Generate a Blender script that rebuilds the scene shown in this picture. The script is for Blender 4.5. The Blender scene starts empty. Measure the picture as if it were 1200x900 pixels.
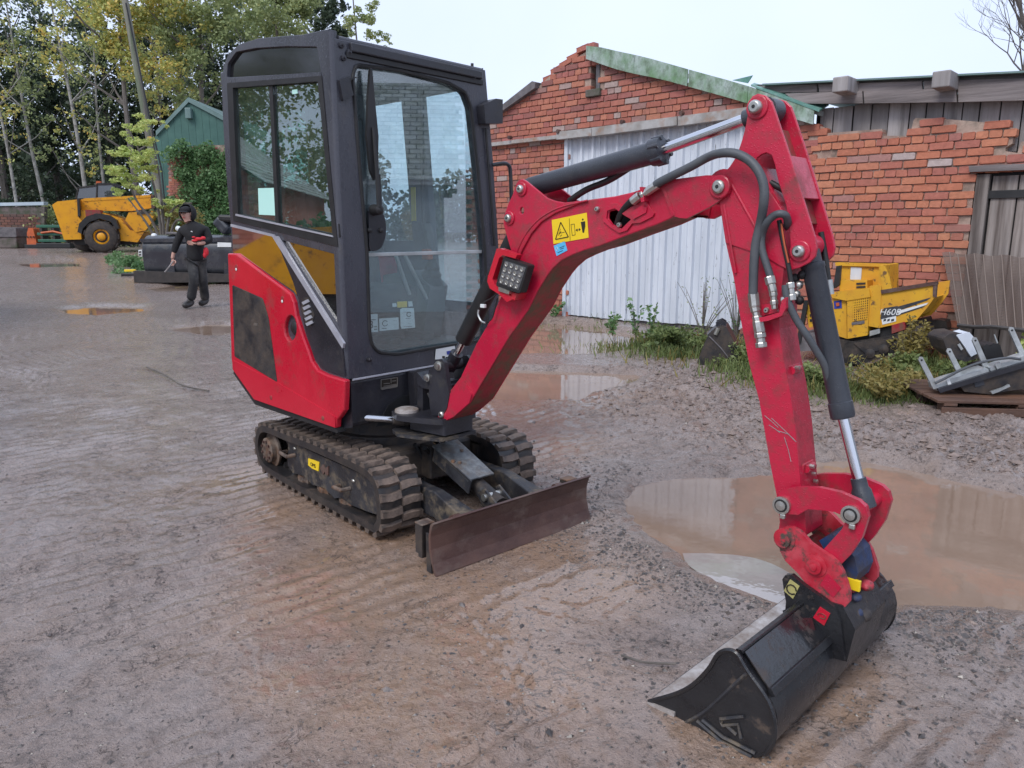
import bpy, bmesh, math, random
import numpy as np
from mathutils import Vector, Matrix
rnd = random.Random(7)
S = bpy.context.scene
COL = S.collection
# ---------------------------------------------------------------- camera
PITCH = math.radians(11.5); CAMH = 1.455; FPX = 876.0      # focal length in pixels of a 1200 px wide picture
cam_d = bpy.data.cameras.new('camera'); cam = bpy.data.objects.new('camera', cam_d); COL.objects.link(cam)
cam.location = (0, 0, CAMH); cam.rotation_euler = (math.pi/2 - PITCH, 0, 0)
cam_d.sensor_width = 36; cam_d.lens = FPX/1200*36; cam_d.clip_start = .05; cam_d.clip_end = 3000
S.camera = cam
S.render.resolution_x = 1024; S.render.resolution_y = 768
# ---------------------------------------------------------------- sky and sun (overcast)
SUN_EL, SUN_AZ = math.radians(48), math.radians(215)         # azimuth clockwise from +Y: behind the camera, to the left
W = bpy.data.worlds.new('World'); S.world = W; W.use_nodes = True
nt = W.node_tree; nt.nodes.clear()
wo = nt.nodes.new('ShaderNodeOutputWorld'); bg = nt.nodes.new('ShaderNodeBackground'); bg.inputs[1].default_value = .1
sky = nt.nodes.new('ShaderNodeTexSky'); sky.sky_type = 'NISHITA'; sky.sun_disc = False
sky.sun_elevation = SUN_EL; sky.sun_rotation = SUN_AZ; sky.air_density = 1; sky.dust_density = 3; sky.ozone_density = 1
tc = nt.nodes.new('ShaderNodeTexCoord')
nz = nt.nodes.new('ShaderNodeTexNoise'); nz.inputs['Scale'].default_value = 1.6; nz.inputs['Detail'].default_value = 5
nt.links.new(tc.outputs['Generated'], nz.inputs['Vector'])
cr = nt.nodes.new('ShaderNodeValToRGB')
cr.color_ramp.elements[0].position = .35; cr.color_ramp.elements[0].color = (.56, .65, .87, 1)
cr.color_ramp.elements[1].position = .7; cr.color_ramp.elements[1].color = (.67, .75, .93, 1)
nt.links.new(nz.outputs[0], cr.inputs[0])
sc_ = nt.nodes.new('ShaderNodeVectorMath'); sc_.operation = 'SCALE'; sc_.inputs['Scale'].default_value = 10.2
nt.links.new(cr.outputs[0], sc_.inputs[0])
mx = nt.nodes.new('ShaderNodeMixRGB'); mx.inputs[0].default_value = .93
nt.links.new(sky.outputs[0], mx.inputs[1]); nt.links.new(sc_.outputs[0], mx.inputs[2])
nt.links.new(mx.outputs[0], bg.inputs[0]); nt.links.new(bg.outputs[0], wo.inputs[0])
sl = bpy.data.lights.new('sun', 'SUN'); sl.energy = 1.5; sl.angle = math.radians(25); sl.color = (1, .97, .93)
sun = bpy.data.objects.new('sun', sl); COL.objects.link(sun)
sd = Vector((math.sin(SUN_AZ)*math.cos(SUN_EL), math.cos(SUN_AZ)*math.cos(SUN_EL), math.sin(SUN_EL)))
sun.rotation_euler = sd.to_track_quat('Z', 'Y').to_euler(); sun.location = (-8, -10, 20)
S.view_settings.view_transform = 'Standard'; S.view_settings.look = 'None'; S.view_settings.exposure = .50; S.view_settings.gamma = 1
S.cycles.max_bounces = 8; S.cycles.transparent_max_bounces = 16

# ---------------------------------------------------------------- measuring: a pixel of the photograph -> a point on a real plane
Cc = Vector((0, 0, CAMH)); cF = Vector((0, math.cos(PITCH), -math.sin(PITCH))); cU = Vector((0, math.sin(PITCH), math.cos(PITCH)))
def ray(px, py): return cF + Vector(((px-600)/FPX, 0, 0)) + cU*((450-py)/FPX)
def onplane(px, py, P, N):
    d = ray(px, py); return Cc + d*((P-Cc).dot(N)/d.dot(N))
def gz(x, y):
    t = y-4.5
    return .022*(math.log1p(math.exp(min(60, t*2)))/2)
def gpt(px, py, dz=0):
    d = ray(px, py); z = 0
    for _ in range(40):
        t = (z-CAMH)/d.z; p = Cc+d*t; z = z*.5+(gz(p.x, p.y)+dz)*.5
    return p
def fr(loc, deg): return Matrix.Translation(loc) @ Matrix.Rotation(math.radians(deg), 4, 'Z')
def onframe(M, axis, val):
    """returns f(px,py) -> local coordinates (2 free axes) on the plane axis=val of frame M"""
    N = (M.to_3x3() @ Vector([1 if i == axis else 0 for i in range(3)])); P = M @ Vector([val if i == axis else 0 for i in range(3)])
    Mi = M.inverted(); free = [i for i in range(3) if i != axis]
    def f(px, py):
        q = Mi @ onplane(px, py, P, N); return (q[free[0]], q[free[1]])
    return f
UC = fr((-.717, 4.173, 0), -48.7)       # undercarriage: x forward, y left, z up
HS = fr((-.717, 4.173, 0), -42.2)       # slewed house
foot = onplane(519.5, 485.3, Vector((0, 0, .58)), Vector((0, 0, 1)))
BM = fr((foot.x, foot.y, 0), -45)       # boom: x along the boom, y away from the camera, z up
w0 = gpt(667, 370)
WLM = fr((w0.x, w0.y, w0.z), -43.9)     # barn wall: x to the right along it, y into it

# ---------------------------------------------------------------- noise for terrain
def _h(ix, iy, s):
    n = (ix*374761393 + iy*668265263 + s*1442695041) & 0xFFFFFFFF
    n = ((n ^ (n >> 13))*1274126177) & 0xFFFFFFFF
    return ((n ^ (n >> 16)) & 0xFFFF)/65535.0
def vnoise(x, y, s=0):
    ix = np.floor(x).astype(np.int64); iy = np.floor(y).astype(np.int64); fx = x-ix; fy = y-iy
    fx = fx*fx*(3-2*fx); fy = fy*fy*(3-2*fy)
    a = _h(ix, iy, s); b = _h(ix+1, iy, s); c = _h(ix, iy+1, s); d = _h(ix+1, iy+1, s)
    return (a*(1-fx)+b*fx)*(1-fy)+(c*(1-fx)+d*fx)*fy
def fbm(x, y, s=0, o=4):
    r = 0; a = .5
    for i in range(o): r = r+a*vnoise(x*2**i+i*17.3, y*2**i-i*9.1, s+i); a *= .5
    return r

# ---------------------------------------------------------------- mesh building
WM = {}
def wm(o): return WM.get(o.name, Matrix.Identity(4)) if o else Matrix.Identity(4)
def tag(o, label=None, cat=None, group=None, kind=None):
    if label: o['label'] = label
    if cat: o['category'] = cat
    if group: o['group'] = group
    if kind: o['kind'] = kind
    return o
def thing(name, M, label, cat, group=None):
    o = bpy.data.objects.new(name, None); COL.objects.link(o); o.matrix_world = M; o.empty_display_size = .2
    WM[o.name] = M.copy(); tag(o, label, cat, group); return o
def newobj(name, me, parent=None):
    o = bpy.data.objects.new(name, me); COL.objects.link(o)
    if parent: o.parent = parent
    WM[o.name] = wm(parent).copy() if parent else Matrix.Identity(4)
    return o
class MB:
    def __init__(s): s.v = []; s.f = []; s.sm = []
    def add(s, vs, fs, smooth=False):
        b = len(s.v); s.v += [tuple(v) for v in vs]; s.f += [tuple(i+b for i in f) for f in fs]; s.sm += [smooth]*len(fs); return s
    def box(s, a, b, M=None):
        vs = [(x, y, z) for x in (a[0], b[0]) for y in (a[1], b[1]) for z in (a[2], b[2])]
        if M: vs = [M @ Vector(v) for v in vs]
        return s.add(vs, [(0, 1, 3, 2), (4, 6, 7, 5), (0, 4, 5, 1), (2, 3, 7, 6), (0, 2, 6, 4), (1, 5, 7, 3)])
    def prism(s, poly, a, b, axis=1, M=None, smooth=False):
        """poly of 2D points in the two free axes, extruded along axis from a to b"""
        n = len(poly); vs = []
        for t in (a, b):
            for p in poly:
                v = [0, 0, 0]; k = [i for i in range(3) if i != axis]; v[k[0]] = p[0]; v[k[1]] = p[1]; v[axis] = t
                vs.append(M @ Vector(v) if M else tuple(v))
        s.add(vs, [tuple(range(n)), tuple(range(2*n-1, n-1, -1))])
        s.add(vs, [(i, i+n, (i+1) % n+n, (i+1) % n) for i in range(n)], smooth); return s
    def tube(s, pts, r, seg=10, cap=True, smooth=True):
        pts = [Vector(p) for p in pts]; n = len(pts); rs = r if isinstance(r, (list, tuple)) else [r]*n
        vs = []; up = None
        for i, p in enumerate(pts):
            t = (pts[min(i+1, n-1)]-pts[max(i-1, 0)]).normalized()
            if up is None: up = t.orthogonal().normalized()
            up = (up - t*up.dot(t)); up = up.normalized() if up.length > 1e-6 else t.orthogonal().normalized()
            q = t.cross(up)
            for k in range(seg):
                a = 2*math.pi*k/seg; vs.append(p+(up*math.cos(a)+q*math.sin(a))*rs[i])
        fs = [(i*seg+k, i*seg+(k+1) % seg, (i+1)*seg+(k+1) % seg, (i+1)*seg+k) for i in range(n-1) for k in range(seg)]
        s.add(vs, fs, smooth)
        if cap: s.add(vs[:seg], [tuple(range(seg-1, -1, -1))]); s.add(vs[-seg:], [tuple(range(seg))])
        return s
    def cyl(s, a, b, r, seg=20, r2=None, smooth=True): return s.tube([a, b], [r, r2 if r2 is not None else r], seg, True, smooth)
    def lathe(s, a, axis, prof, seg=24, smooth=True):
        """prof: (distance along axis, radius)"""
        a = Vector(a); axis = Vector(axis).normalized(); u = axis.orthogonal().normalized(); w = axis.cross(u); vs = []
        for d, r in prof:
            for k in range(seg):
                t = 2*math.pi*k/seg; vs.append(a+axis*d+(u*math.cos(t)+w*math.sin(t))*r)
        n = len(prof)
        s.add(vs, [(i*seg+k, i*seg+(k+1) % seg, (i+1)*seg+(k+1) % seg, (i+1)*seg+k) for i in range(n-1) for k in range(seg)], smooth)
        s.add(vs[:seg], [tuple(range(seg-1, -1, -1))]); s.add(vs[-seg:], [tuple(range(seg))]); return s
    def grid(s, fn, nu, nv, smooth=True):
        vs = [fn(i/nu, j/nv) for i in range(nu+1) for j in range(nv+1)]
        return s.add(vs, [(i*(nv+1)+j, (i+1)*(nv+1)+j, (i+1)*(nv+1)+j+1, i*(nv+1)+j+1) for i in range(nu) for j in range(nv)], smooth)
    def sphere(s, c, r, nu=10, nv=7):
        c = Vector(c); r = Vector(r) if not isinstance(r, (int, float)) else Vector((r, r, r))
        vs = [c+Vector((0, 0, r.z))]+[c+Vector((r.x*math.sin(math.pi*j/nv)*math.cos(2*math.pi*i/nu), r.y*math.sin(math.pi*j/nv)*math.sin(2*math.pi*i/nu), r.z*math.cos(math.pi*j/nv))) for j in range(1, nv) for i in range(nu)]+[c-Vector((0, 0, r.z))]
        fs = [(0, 1+i, 1+(i+1) % nu) for i in range(nu)]
        fs += [(1+(j)*nu+i, 1+(j+1)*nu+i, 1+(j+1)*nu+(i+1) % nu, 1+j*nu+(i+1) % nu) for j in range(nv-2) for i in range(nu)]
        L = len(vs)-1; fs += [(L, 1+(nv-2)*nu+(i+1) % nu, 1+(nv-2)*nu+i) for i in range(nu)]
        return s.add(vs, fs, True)
    def mesh(s, name, mat, T=None, bevel=0, fix=True):
        me = bpy.data.meshes.new(name)
        vs = [T @ Vector(v) for v in s.v] if T is not None else s.v
        me.from_pydata(vs, [], s.f); me.polygons.foreach_set('use_smooth', s.sm); me.materials.append(mat)
        if fix:
            bm = bmesh.new(); bm.from_mesh(me); bmesh.ops.recalc_face_normals(bm, faces=bm.faces); bm.to_mesh(me); bm.free()
        me.update()
        if any(s.sm) and not all(len(f) > 40 for f in s.f): me.set_sharp_from_angle(angle=math.radians(38))
        return me
    def build(s, name, mat, parent=None, M=None, bevel=0, seg=2, label=None, kind=None):
        T = None
        if M is not None: T = wm(parent).inverted() @ M if parent else M
        o = newobj(name, s.mesh(name, mat, T), parent)
        if bevel:
            b = o.modifiers.new('bevel', 'BEVEL'); b.width = bevel; b.segments = seg; b.limit_method = 'ANGLE'; b.angle_limit = math.radians(35); b.harden_normals = False
        if label: o['label'] = label
        if kind: o['kind'] = kind
        return o
def slab(name, poly, holes, a, b, mat, parent, M, axis=1, bevel=0, label=None):
    """flat plate with holes: filled 2D outline extruded along axis"""
    bm = bmesh.new(); k = [i for i in range(3) if i != axis]; edges = []
    for lp in [poly]+list(holes):
        vs = []
        for p in lp:
            v = [0, 0, 0]; v[k[0]] = p[0]; v[k[1]] = p[1]; v[axis] = a; vs.append(bm.verts.new(v))
        edges += [bm.edges.new((vs[i], vs[(i+1) % len(vs)])) for i in range(len(vs))]
    g = bmesh.ops.triangle_fill(bm, use_beauty=True, use_dissolve=False, edges=edges)
    fs = [x for x in g['geom'] if isinstance(x, bmesh.types.BMFace)]
    e = bmesh.ops.extrude_face_region(bm, geom=fs)
    for x in e['geom']:
        if isinstance(x, bmesh.types.BMVert): x.co[axis] = b
    bmesh.ops.recalc_face_normals(bm, faces=bm.faces)
    bmesh.ops.dissolve_limit(bm, angle_limit=.01, verts=bm.verts, edges=bm.edges)
    bmesh.ops.transform(bm, matrix=wm(parent).inverted() @ M if parent else M, verts=bm.verts)
    me = bpy.data.meshes.new(name); bm.to_mesh(me); bm.free(); me.materials.append(mat)
    o = newobj(name, me, parent)
    if bevel:
        m = o.modifiers.new('bevel', 'BEVEL'); m.width = bevel; m.segments = 2; m.limit_method = 'ANGLE'; m.angle_limit = math.radians(35)
    if label: o['label'] = label
    return o
def circ(c, r, n=16, a0=0, a1=2*math.pi):
    return [(c[0]+r*math.cos(a0+(a1-a0)*i/n), c[1]+r*math.sin(a0+(a1-a0)*i/n)) for i in range(n)]
def rpoly(pts, r, n=3):
    """round the corners of a 2D polygon"""
    out = []; N = len(pts)
    for i in range(N):
        p0, p1, p2 = [Vector(pts[j % N]).to_2d() for j in (i-1, i, i+1)]
        rr = r[i] if isinstance(r, (list, tuple)) else r
        d0 = (p0-p1); d1 = (p2-p1); q = min(rr, d0.length*.45, d1.length*.45); a = p1+d0.normalized()*q; b = p1+d1.normalized()*q
        for k in range(n+1):
            t = k/n; out.append(tuple(a*(1-t)**2+p1*2*t*(1-t)+b*t*t))
    return out
def smooth_path(pts, n=6):
    P = [Vector(p) for p in pts]; P = [P[0]*2-P[1]]+P+[P[-1]*2-P[-2]]; out = []
    for i in range(1, len(P)-2):
        for k in range(n):
            t = k/n; a, b, c, d = P[i-1], P[i], P[i+1], P[i+2]
            out.append(.5*((2*b)+(c-a)*t+(2*a-5*b+4*c-d)*t*t+(3*b-a-3*c+d)*t**3))
    out.append(P[-2]); return out
def text_obj(name, body, mat, parent, M, size, ext=.0006, shear=0, align='CENTER'):
    cu = bpy.data.curves.new(name, 'FONT'); cu.body = body; cu.size = size; cu.extrude = ext; cu.align_x = align; cu.align_y = 'CENTER'; cu.shear = shear
    o = bpy.data.objects.new(name, cu); COL.objects.link(o); me = bpy.data.meshes.new_from_object(o); bpy.data.objects.remove(o)
    me.materials.clear(); me.materials.append(mat); me.transform(wm(parent).inverted() @ M if parent else M)
    return newobj(name, me, parent)
# ---------------------------------------------------------------- materials
def sc(r, g, b):
    f = lambda c: (c/255/12.92 if c/255 <= .04045 else ((c/255+.055)/1.055)**2.4)
    return (f(r), f(g), f(b), 1)
def NN(nt, t, **kw):
    n = nt.nodes.new(t)
    for k, v in kw.items(): setattr(n, k, v)
    return n
def pm(name, c1, c2=None, scale=6, rough=.5, rough2=None, metal=0, bump=0, bscale=40, detail=6, dirt=None, dirt_amt=.4, dirt_scale=4, coat=0, stretch=None, spec=.5, lo=.4, hi=.65, rnd_amt=0, world=False, dsoft=.12, drops=0):
    m = bpy.data.materials.new(name); m.use_nodes = True; nt = m.node_tree; b = nt.nodes['Principled BSDF']; L = nt.links.new
    tc = NN(nt, 'ShaderNodeTexCoord'); src = tc.outputs['Object']
    if world: src = NN(nt, 'ShaderNodeNewGeometry').outputs['Position']
    if stretch:
        mp = NN(nt, 'ShaderNodeMapping'); mp.inputs['Scale'].default_value = stretch; L(src, mp.inputs[0]); src = mp.outputs[0]
    n1 = NN(nt, 'ShaderNodeTexNoise'); n1.inputs['Scale'].default_value = scale; n1.inputs['Detail'].default_value = detail; n1.inputs['Roughness'].default_value = .62; L(src, n1.inputs['Vector'])
    r1 = NN(nt, 'ShaderNodeMapRange'); r1.inputs['From Min'].default_value = lo; r1.inputs['From Max'].default_value = hi; L(n1.outputs[0], r1.inputs[0])
    col = NN(nt, 'ShaderNodeMixRGB'); col.inputs[1].default_value = c1; col.inputs[2].default_value = c2 or c1; L(r1.outputs[0], col.inputs[0]); cout = col.outputs[0]
    rough_out = None
    if rnd_amt:
        oi = NN(nt, 'ShaderNodeObjectInfo'); gi = NN(nt, 'ShaderNodeNewGeometry'); ad = NN(nt, 'ShaderNodeMath', operation='ADD'); L(oi.outputs['Random'], ad.inputs[0]); L(gi.outputs['Random Per Island'], ad.inputs[1])
        fr_ = NN(nt, 'ShaderNodeMath', operation='FRACT'); L(ad.outputs[0], fr_.inputs[0])
        hv = NN(nt, 'ShaderNodeHueSaturation'); mr = NN(nt, 'ShaderNodeMapRange'); mr.inputs['To Min'].default_value = 1-rnd_amt; mr.inputs['To Max'].default_value = 1+rnd_amt
        L(fr_.outputs[0], mr.inputs[0]); L(mr.outputs[0], hv.inputs['Value']); L(cout, hv.inputs['Color']); cout = hv.outputs[0]
    r = NN(nt, 'ShaderNodeMapRange'); r.inputs['To Min'].default_value = rough; r.inputs['To Max'].default_value = rough if rough2 is None else rough2; L(n1.outputs[0], r.inputs[0]); r.inputs['From Min'].default_value = .3; r.inputs['From Max'].default_value = .7
    rout = r.outputs[0]
    if dirt:
        n2 = NN(nt, 'ShaderNodeTexNoise'); n2.inputs['Scale'].default_value = dirt_scale; n2.inputs['Detail'].default_value = 9; n2.inputs['Roughness'].default_value = .7; L(src, n2.inputs['Vector'])
        mr = NN(nt, 'ShaderNodeMapRange'); mr.inputs['From Min'].default_value = 1-dirt_amt-dsoft+.03; mr.inputs['From Max'].default_value = 1-dirt_amt+dsoft; L(n2.outputs[0], mr.inputs[0])
        mr.inputs['From Min'].default_value = .78-dirt_amt*.6-dsoft; mr.inputs['From Max'].default_value = .78-dirt_amt*.6+dsoft
        dm = NN(nt, 'ShaderNodeMixRGB'); dm.inputs[2].default_value = dirt; L(mr.outputs[0], dm.inputs[0]); L(cout, dm.inputs[1]); cout = dm.outputs[0]
        rm = NN(nt, 'ShaderNodeMixRGB'); rm.inputs[2].default_value = (.75, .75, .75, 1); L(mr.outputs[0], rm.inputs[0]); L(rout, rm.inputs[1]); rout = rm.outputs[0]
    L(cout, b.inputs['Base Color']); L(rout, b.inputs['Roughness']); b.inputs['Metallic'].default_value = metal
    b.inputs['Specular IOR Level'].default_value = spec; b.inputs['Coat Weight'].default_value = coat; b.inputs['Coat Roughness'].default_value = .08
    if bump:
        n3 = NN(nt, 'ShaderNodeTexNoise'); n3.inputs['Scale'].default_value = bscale; n3.inputs['Detail'].default_value = 8; n3.inputs['Roughness'].default_value = .65; L(src, n3.inputs['Vector'])
        bp = NN(nt, 'ShaderNodeBump'); bp.inputs['Strength'].default_value = bump; bp.inputs['Distance'].default_value = .01; L(n3.outputs[0], bp.inputs['Height']); 
        nrm = bp.outputs[0]
        if drops:
            vr = NN(nt, 'ShaderNodeTexVoronoi'); vr.inputs['Scale'].default_value = drops; L(src, vr.inputs['Vector'])
            vm = NN(nt, 'ShaderNodeMapRange'); vm.inputs['From Min'].default_value = .0; vm.inputs['From Max'].default_value = .32; vm.inputs['To Min'].default_value = 1; vm.inputs['To Max'].default_value = 0; L(vr.outputs['Distance'], vm.inputs[0])
            b2 = NN(nt, 'ShaderNodeBump'); b2.inputs['Strength'].default_value = .5; b2.inputs['Distance'].default_value = .002; L(vm.outputs[0], b2.inputs['Height']); L(nrm, b2.inputs['Normal']); nrm = b2.outputs[0]
        L(nrm, b.inputs['Normal'])
    return m
M = {}
mud = (.15, .105, .078, 1)
M['red'] = pm('red_paint', (.50, .008, .028, 1), (.56, .014, .036, 1), 3, .22, .38, bump=.03, bscale=60, dirt=(.22, .05, .04, 1), dirt_amt=.20, dirt_scale=7, coat=.25, drops=110)
M['redboom'] = pm('red_boom_paint', (.44, .008, .038, 1), (.52, .014, .048, 1), 2.5, .25, .42, bump=.05, bscale=50, dirt=(.20, .04, .04, 1), dirt_amt=.30, dirt_scale=11, coat=.15, drops=110)
M['cover'] = pm('scuffed_grey_black_steel', (.10, .105, .11, 1), (.20, .21, .215, 1), 30, .3, .5, metal=.3, bump=.2, dirt=(.16, .12, .09, 1), dirt_amt=.3, dirt_scale=14)
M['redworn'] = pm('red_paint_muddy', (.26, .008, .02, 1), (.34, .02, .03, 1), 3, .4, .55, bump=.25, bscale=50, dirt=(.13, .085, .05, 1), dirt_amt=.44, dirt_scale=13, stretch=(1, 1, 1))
M['redhitch'] = pm('worn_red_hitch', (.42, .012, .03, 1), (.5, .06, .08, 1), 12, .4, .6, bump=.15, bscale=60, dirt=(.07, .05, .04, 1), dirt_amt=.36, dirt_scale=22, dsoft=.06)
M['black'] = pm('black_wet_paint', (.018, .018, .023, 1), (.030, .030, .038, 1), 5, .28, .45, bump=.06, bscale=90, dirt=(.05, .045, .04, 1), dirt_amt=.2, dirt_scale=9, drops=140)
M['cab'] = pm('charcoal_cab_paint', (.050, .051, .064, 1), (.068, .069, .084, 1), 4, .18, .36, bump=.05, bscale=80, dirt=(.08, .075, .075, 1), dirt_amt=.15, dirt_scale=14, stretch=(1, 1, .4), drops=150)
M['blackrough'] = pm('black_muddy_steel', (.014, .014, .017, 1), (.028, .027, .030, 1), 6, .45, .65, bump=.35, bscale=40, dirt=(.07, .052, .04, 1), dirt_amt=.45, dirt_scale=8)
M['bucketblack'] = pm('wet_scuffed_black_bucket', (.010, .010, .012, 1), (.020, .020, .022, 1), 5, .16, .42, bump=.35, bscale=30, dirt=(.085, .06, .045, 1), dirt_amt=.22, dirt_scale=11, spec=.6, dsoft=.05)
M['rubber'] = pm('rubber', (.012, .012, .013, 1), (.022, .021, .022, 1), 8, .5, .6, bump=.1, bscale=80)
M['track'] = pm('muddy_track_rubber', (.030, .026, .024, 1), (.10, .075, .06, 1), 9, .40, .62, bump=.4, bscale=60, dirt=(.19, .14, .11, 1), dirt_amt=.5, dirt_scale=12)
M['trackedge'] = pm('wet_black_track_edge', (.016, .016, .018, 1), (.04, .034, .03, 1), 7, .28, .5, bump=.2, bscale=50, dirt=(.09, .065, .05, 1), dirt_amt=.28, dirt_scale=9)
M['frame_dirty'] = pm('black_frame_with_mud', (.02, .02, .024, 1), (.04, .04, .045, 1), 6, .4, .6, bump=.3, bscale=60, dirt=(.16, .125, .085, 1), dirt_amt=.33, dirt_scale=10, dsoft=.09)
M['rust'] = pm('rusty_blade_steel', (.060, .028, .024, 1), (.12, .062, .048, 1), 5, .36, .6, bump=.2, bscale=60, dirt=(.15, .11, .09, 1), dirt_amt=.28, dirt_scale=7, stretch=(1, .6, 1))
M['rustedge'] = pm('rusty_edges', (.05, .035, .03, 1), (.20, .10, .05, 1), 14, .5, .7, bump=.4, bscale=60, dirt=(.20, .16, .13, 1), dirt_amt=.4, dirt_scale=12)
M['chrome'] = pm('chrome_rod', (.62, .62, .64, 1), (.7, .7, .72, 1), 5, .12, .2, metal=1)
M['zinc'] = pm('zinc_fitting', (.55, .54, .50, 1), (.42, .41, .38, 1), 30, .28, .42, metal=.9, bump=.05, bscale=120)
M['galv'] = pm('galvanised_steel', (.38, .40, .40, 1), (.55, .57, .57, 1), 9, .35, .5, metal=.55, bump=.05)
M['lip'] = pm('bare_bucket_steel', (.40, .37, .35, 1), (.56, .54, .53, 1), 9, .32, .5, metal=.1, bump=.3, bscale=45, dirt=(.17, .12, .09, 1), dirt_amt=.42, dirt_scale=6)
M['cyl'] = pm('charcoal_cylinder_paint', (.032, .036, .046, 1), (.05, .055, .066, 1), 5, .3, .45, bump=.12, bscale=120, dirt=(.08, .07, .07, 1), dirt_amt=.15, drops=150)
M['hose'] = pm('grey_hose', (.060, .066, .074, 1), (.085, .09, .098, 1), 8, .45, .55, bump=.15, bscale=150)
M['blue'] = pm('worn_blue_hitch', (.01, .05, .17, 1), (.02, .03, .06, 1), 9, .35, .6, bump=.2, bscale=60, dirt=(.05, .04, .04, 1), dirt_amt=.4, dirt_scale=10)
M['yellowsign'] = pm('yellow_sticker', (.85, .60, .02, 1), (.80, .55, .02, 1), 6, .35)
M['ink'] = pm('black_ink', (.02, .015, .01, 1), None, 6, .5)
M['white'] = pm('white_print', (.74, .76, .76, 1), (.66, .68, .68, 1), 8, .4)
M['blue_st'] = pm('light_blue_sticker', (.10, .45, .75, 1), None, 6, .4)
M['navy'] = pm('navy_sticker', (.03, .05, .30, 1), None, 6, .4)
M['mint'] = pm('pale_paper', (.50, .80, .72, 1), (.46, .76, .68, 1), 5, .6)
M['trim'] = pm('grey_trim', (.30, .30, .34, 1), (.38, .38, .42, 1), 8, .3, bump=.05)
M['plastic'] = pm('grey_interior_plastic', (.09, .09, .095, 1), (.12, .12, .125, 1), 8, .55, bump=.1, bscale=90)
M['lining'] = pm('blue_grey_cab_lining', (.085, .095, .115, 1), (.11, .12, .14, 1), 6, .5, bump=.05)
M['seat'] = pm('dark_seat_cloth', (.025, .026, .028, 1), (.04, .04, .043, 1), 20, .8, bump=.2, bscale=120)
def glass(name, tint, rough=.0, alpha_dirt=.0, f0=.16):
    m = bpy.data.materials.new(name); m.use_nodes = True; nt = m.node_tree; nt.nodes.clear(); L = nt.links.new
    o = NN(nt, 'ShaderNodeOutputMaterial'); tr = NN(nt, 'ShaderNodeBsdfTransparent'); tr.inputs[0].default_value = tint
    gl = NN(nt, 'ShaderNodeBsdfGlossy'); gl.inputs['Roughness'].default_value = rough; gl.inputs[0].default_value = (1, 1, 1, 1)
    ge = NN(nt, 'ShaderNodeNewGeometry'); dt = NN(nt, 'ShaderNodeVectorMath', operation='DOT_PRODUCT'); L(ge.outputs['Incoming'], dt.inputs[0]); L(ge.outputs['Normal'], dt.inputs[1])
    ab = NN(nt, 'ShaderNodeMath', operation='ABSOLUTE'); L(dt.outputs['Value'], ab.inputs[0]); sb_ = NN(nt, 'ShaderNodeMath', operation='SUBTRACT'); sb_.inputs[0].default_value = 1; L(ab.outputs[0], sb_.inputs[1])
    pw_ = NN(nt, 'ShaderNodeMath', operation='POWER'); pw_.inputs[1].default_value = 5; L(sb_.outputs[0], pw_.inputs[0])
    mp = NN(nt, 'ShaderNodeMath', operation='MULTIPLY_ADD'); mp.inputs[1].default_value = 1-f0; mp.inputs[2].default_value = f0; L(pw_.outputs[0], mp.inputs[0]); mp.use_clamp = True
    mxs = NN(nt, 'ShaderNodeMixShader'); L(mp.outputs[0], mxs.inputs[0]); L(tr.outputs[0], mxs.inputs[1]); L(gl.outputs[0], mxs.inputs[2])
    out = mxs.outputs[0]
    if alpha_dirt:
        tc = NN(nt, 'ShaderNodeTexCoord'); n = NN(nt, 'ShaderNodeTexNoise'); n.inputs['Scale'].default_value = 5; n.inputs['Detail'].default_value = 12; n.inputs['Roughness'].default_value = .75; L(tc.outputs['Object'], n.inputs['Vector'])
        v = NN(nt, 'ShaderNodeTexVoronoi'); v.inputs['Scale'].default_value = 75; L(tc.outputs['Object'], v.inputs['Vector'])
        vr = NN(nt, 'ShaderNodeMapRange'); vr.inputs['From Min'].default_value = .08; vr.inputs['From Max'].default_value = .2; vr.inputs['To Min'].default_value = .25; vr.inputs['To Max'].default_value = 0; L(v.outputs['Distance'], vr.inputs[0])
        r = NN(nt, 'ShaderNodeMapRange'); r.inputs['From Min'].default_value = .3; r.inputs['From Max'].default_value = .75; r.inputs['To Min'].default_value = 0; r.inputs['To Max'].default_value = alpha_dirt; L(n.outputs[0], r.inputs[0])
        a = NN(nt, 'ShaderNodeMath', operation='ADD'); a.use_clamp = True; L(r.outputs[0], a.inputs[0])
        vm = NN(nt, 'ShaderNodeMath', operation='MULTIPLY'); L(vr.outputs[0], vm.inputs[0]); L(n.outputs[0], vm.inputs[1]); L(vm.outputs[0], a.inputs[1])
        df = NN(nt, 'ShaderNodeBsdfDiffuse'); df.inputs[0].default_value = (.50, .60, .62, 1)
        m2 = NN(nt, 'ShaderNodeMixShader'); L(a.outputs[0], m2.inputs[0]); L(out, m2.inputs[1]); L(df.outputs[0], m2.inputs[2]); out = m2.outputs[0]
    L(out, o.inputs[0]); return m
M['glass'] = glass('wet_cab_glass', (.87, .94, .95, 1), 0, .10, .12)
M['sideglass'] = glass('green_tinted_side_glass', (.42, .62, .56, 1), 0, .06, .20)
M['darkglass'] = glass('dark_glass', (.10, .14, .14, 1), 0, .05, .14)
M['triglass'] = glass('film_coated_quarter_glass', (.10, .13, .13, 1), 0, .02, .52)
M['glossmuddy'] = pm('wet_black_plate_with_mud', (.012, .012, .014, 1), (.018, .018, .02, 1), 4, .05, .14, bump=.08, bscale=30, spec=.8, dirt=(.06, .045, .036, 1), dirt_amt=.32, dirt_scale=9, dsoft=.08)
M['film'] = pm('mirror_film_glass', (.82, .82, .76, 1), (.88, .88, .82, 1), 4, .03, .05, metal=1)
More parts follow.
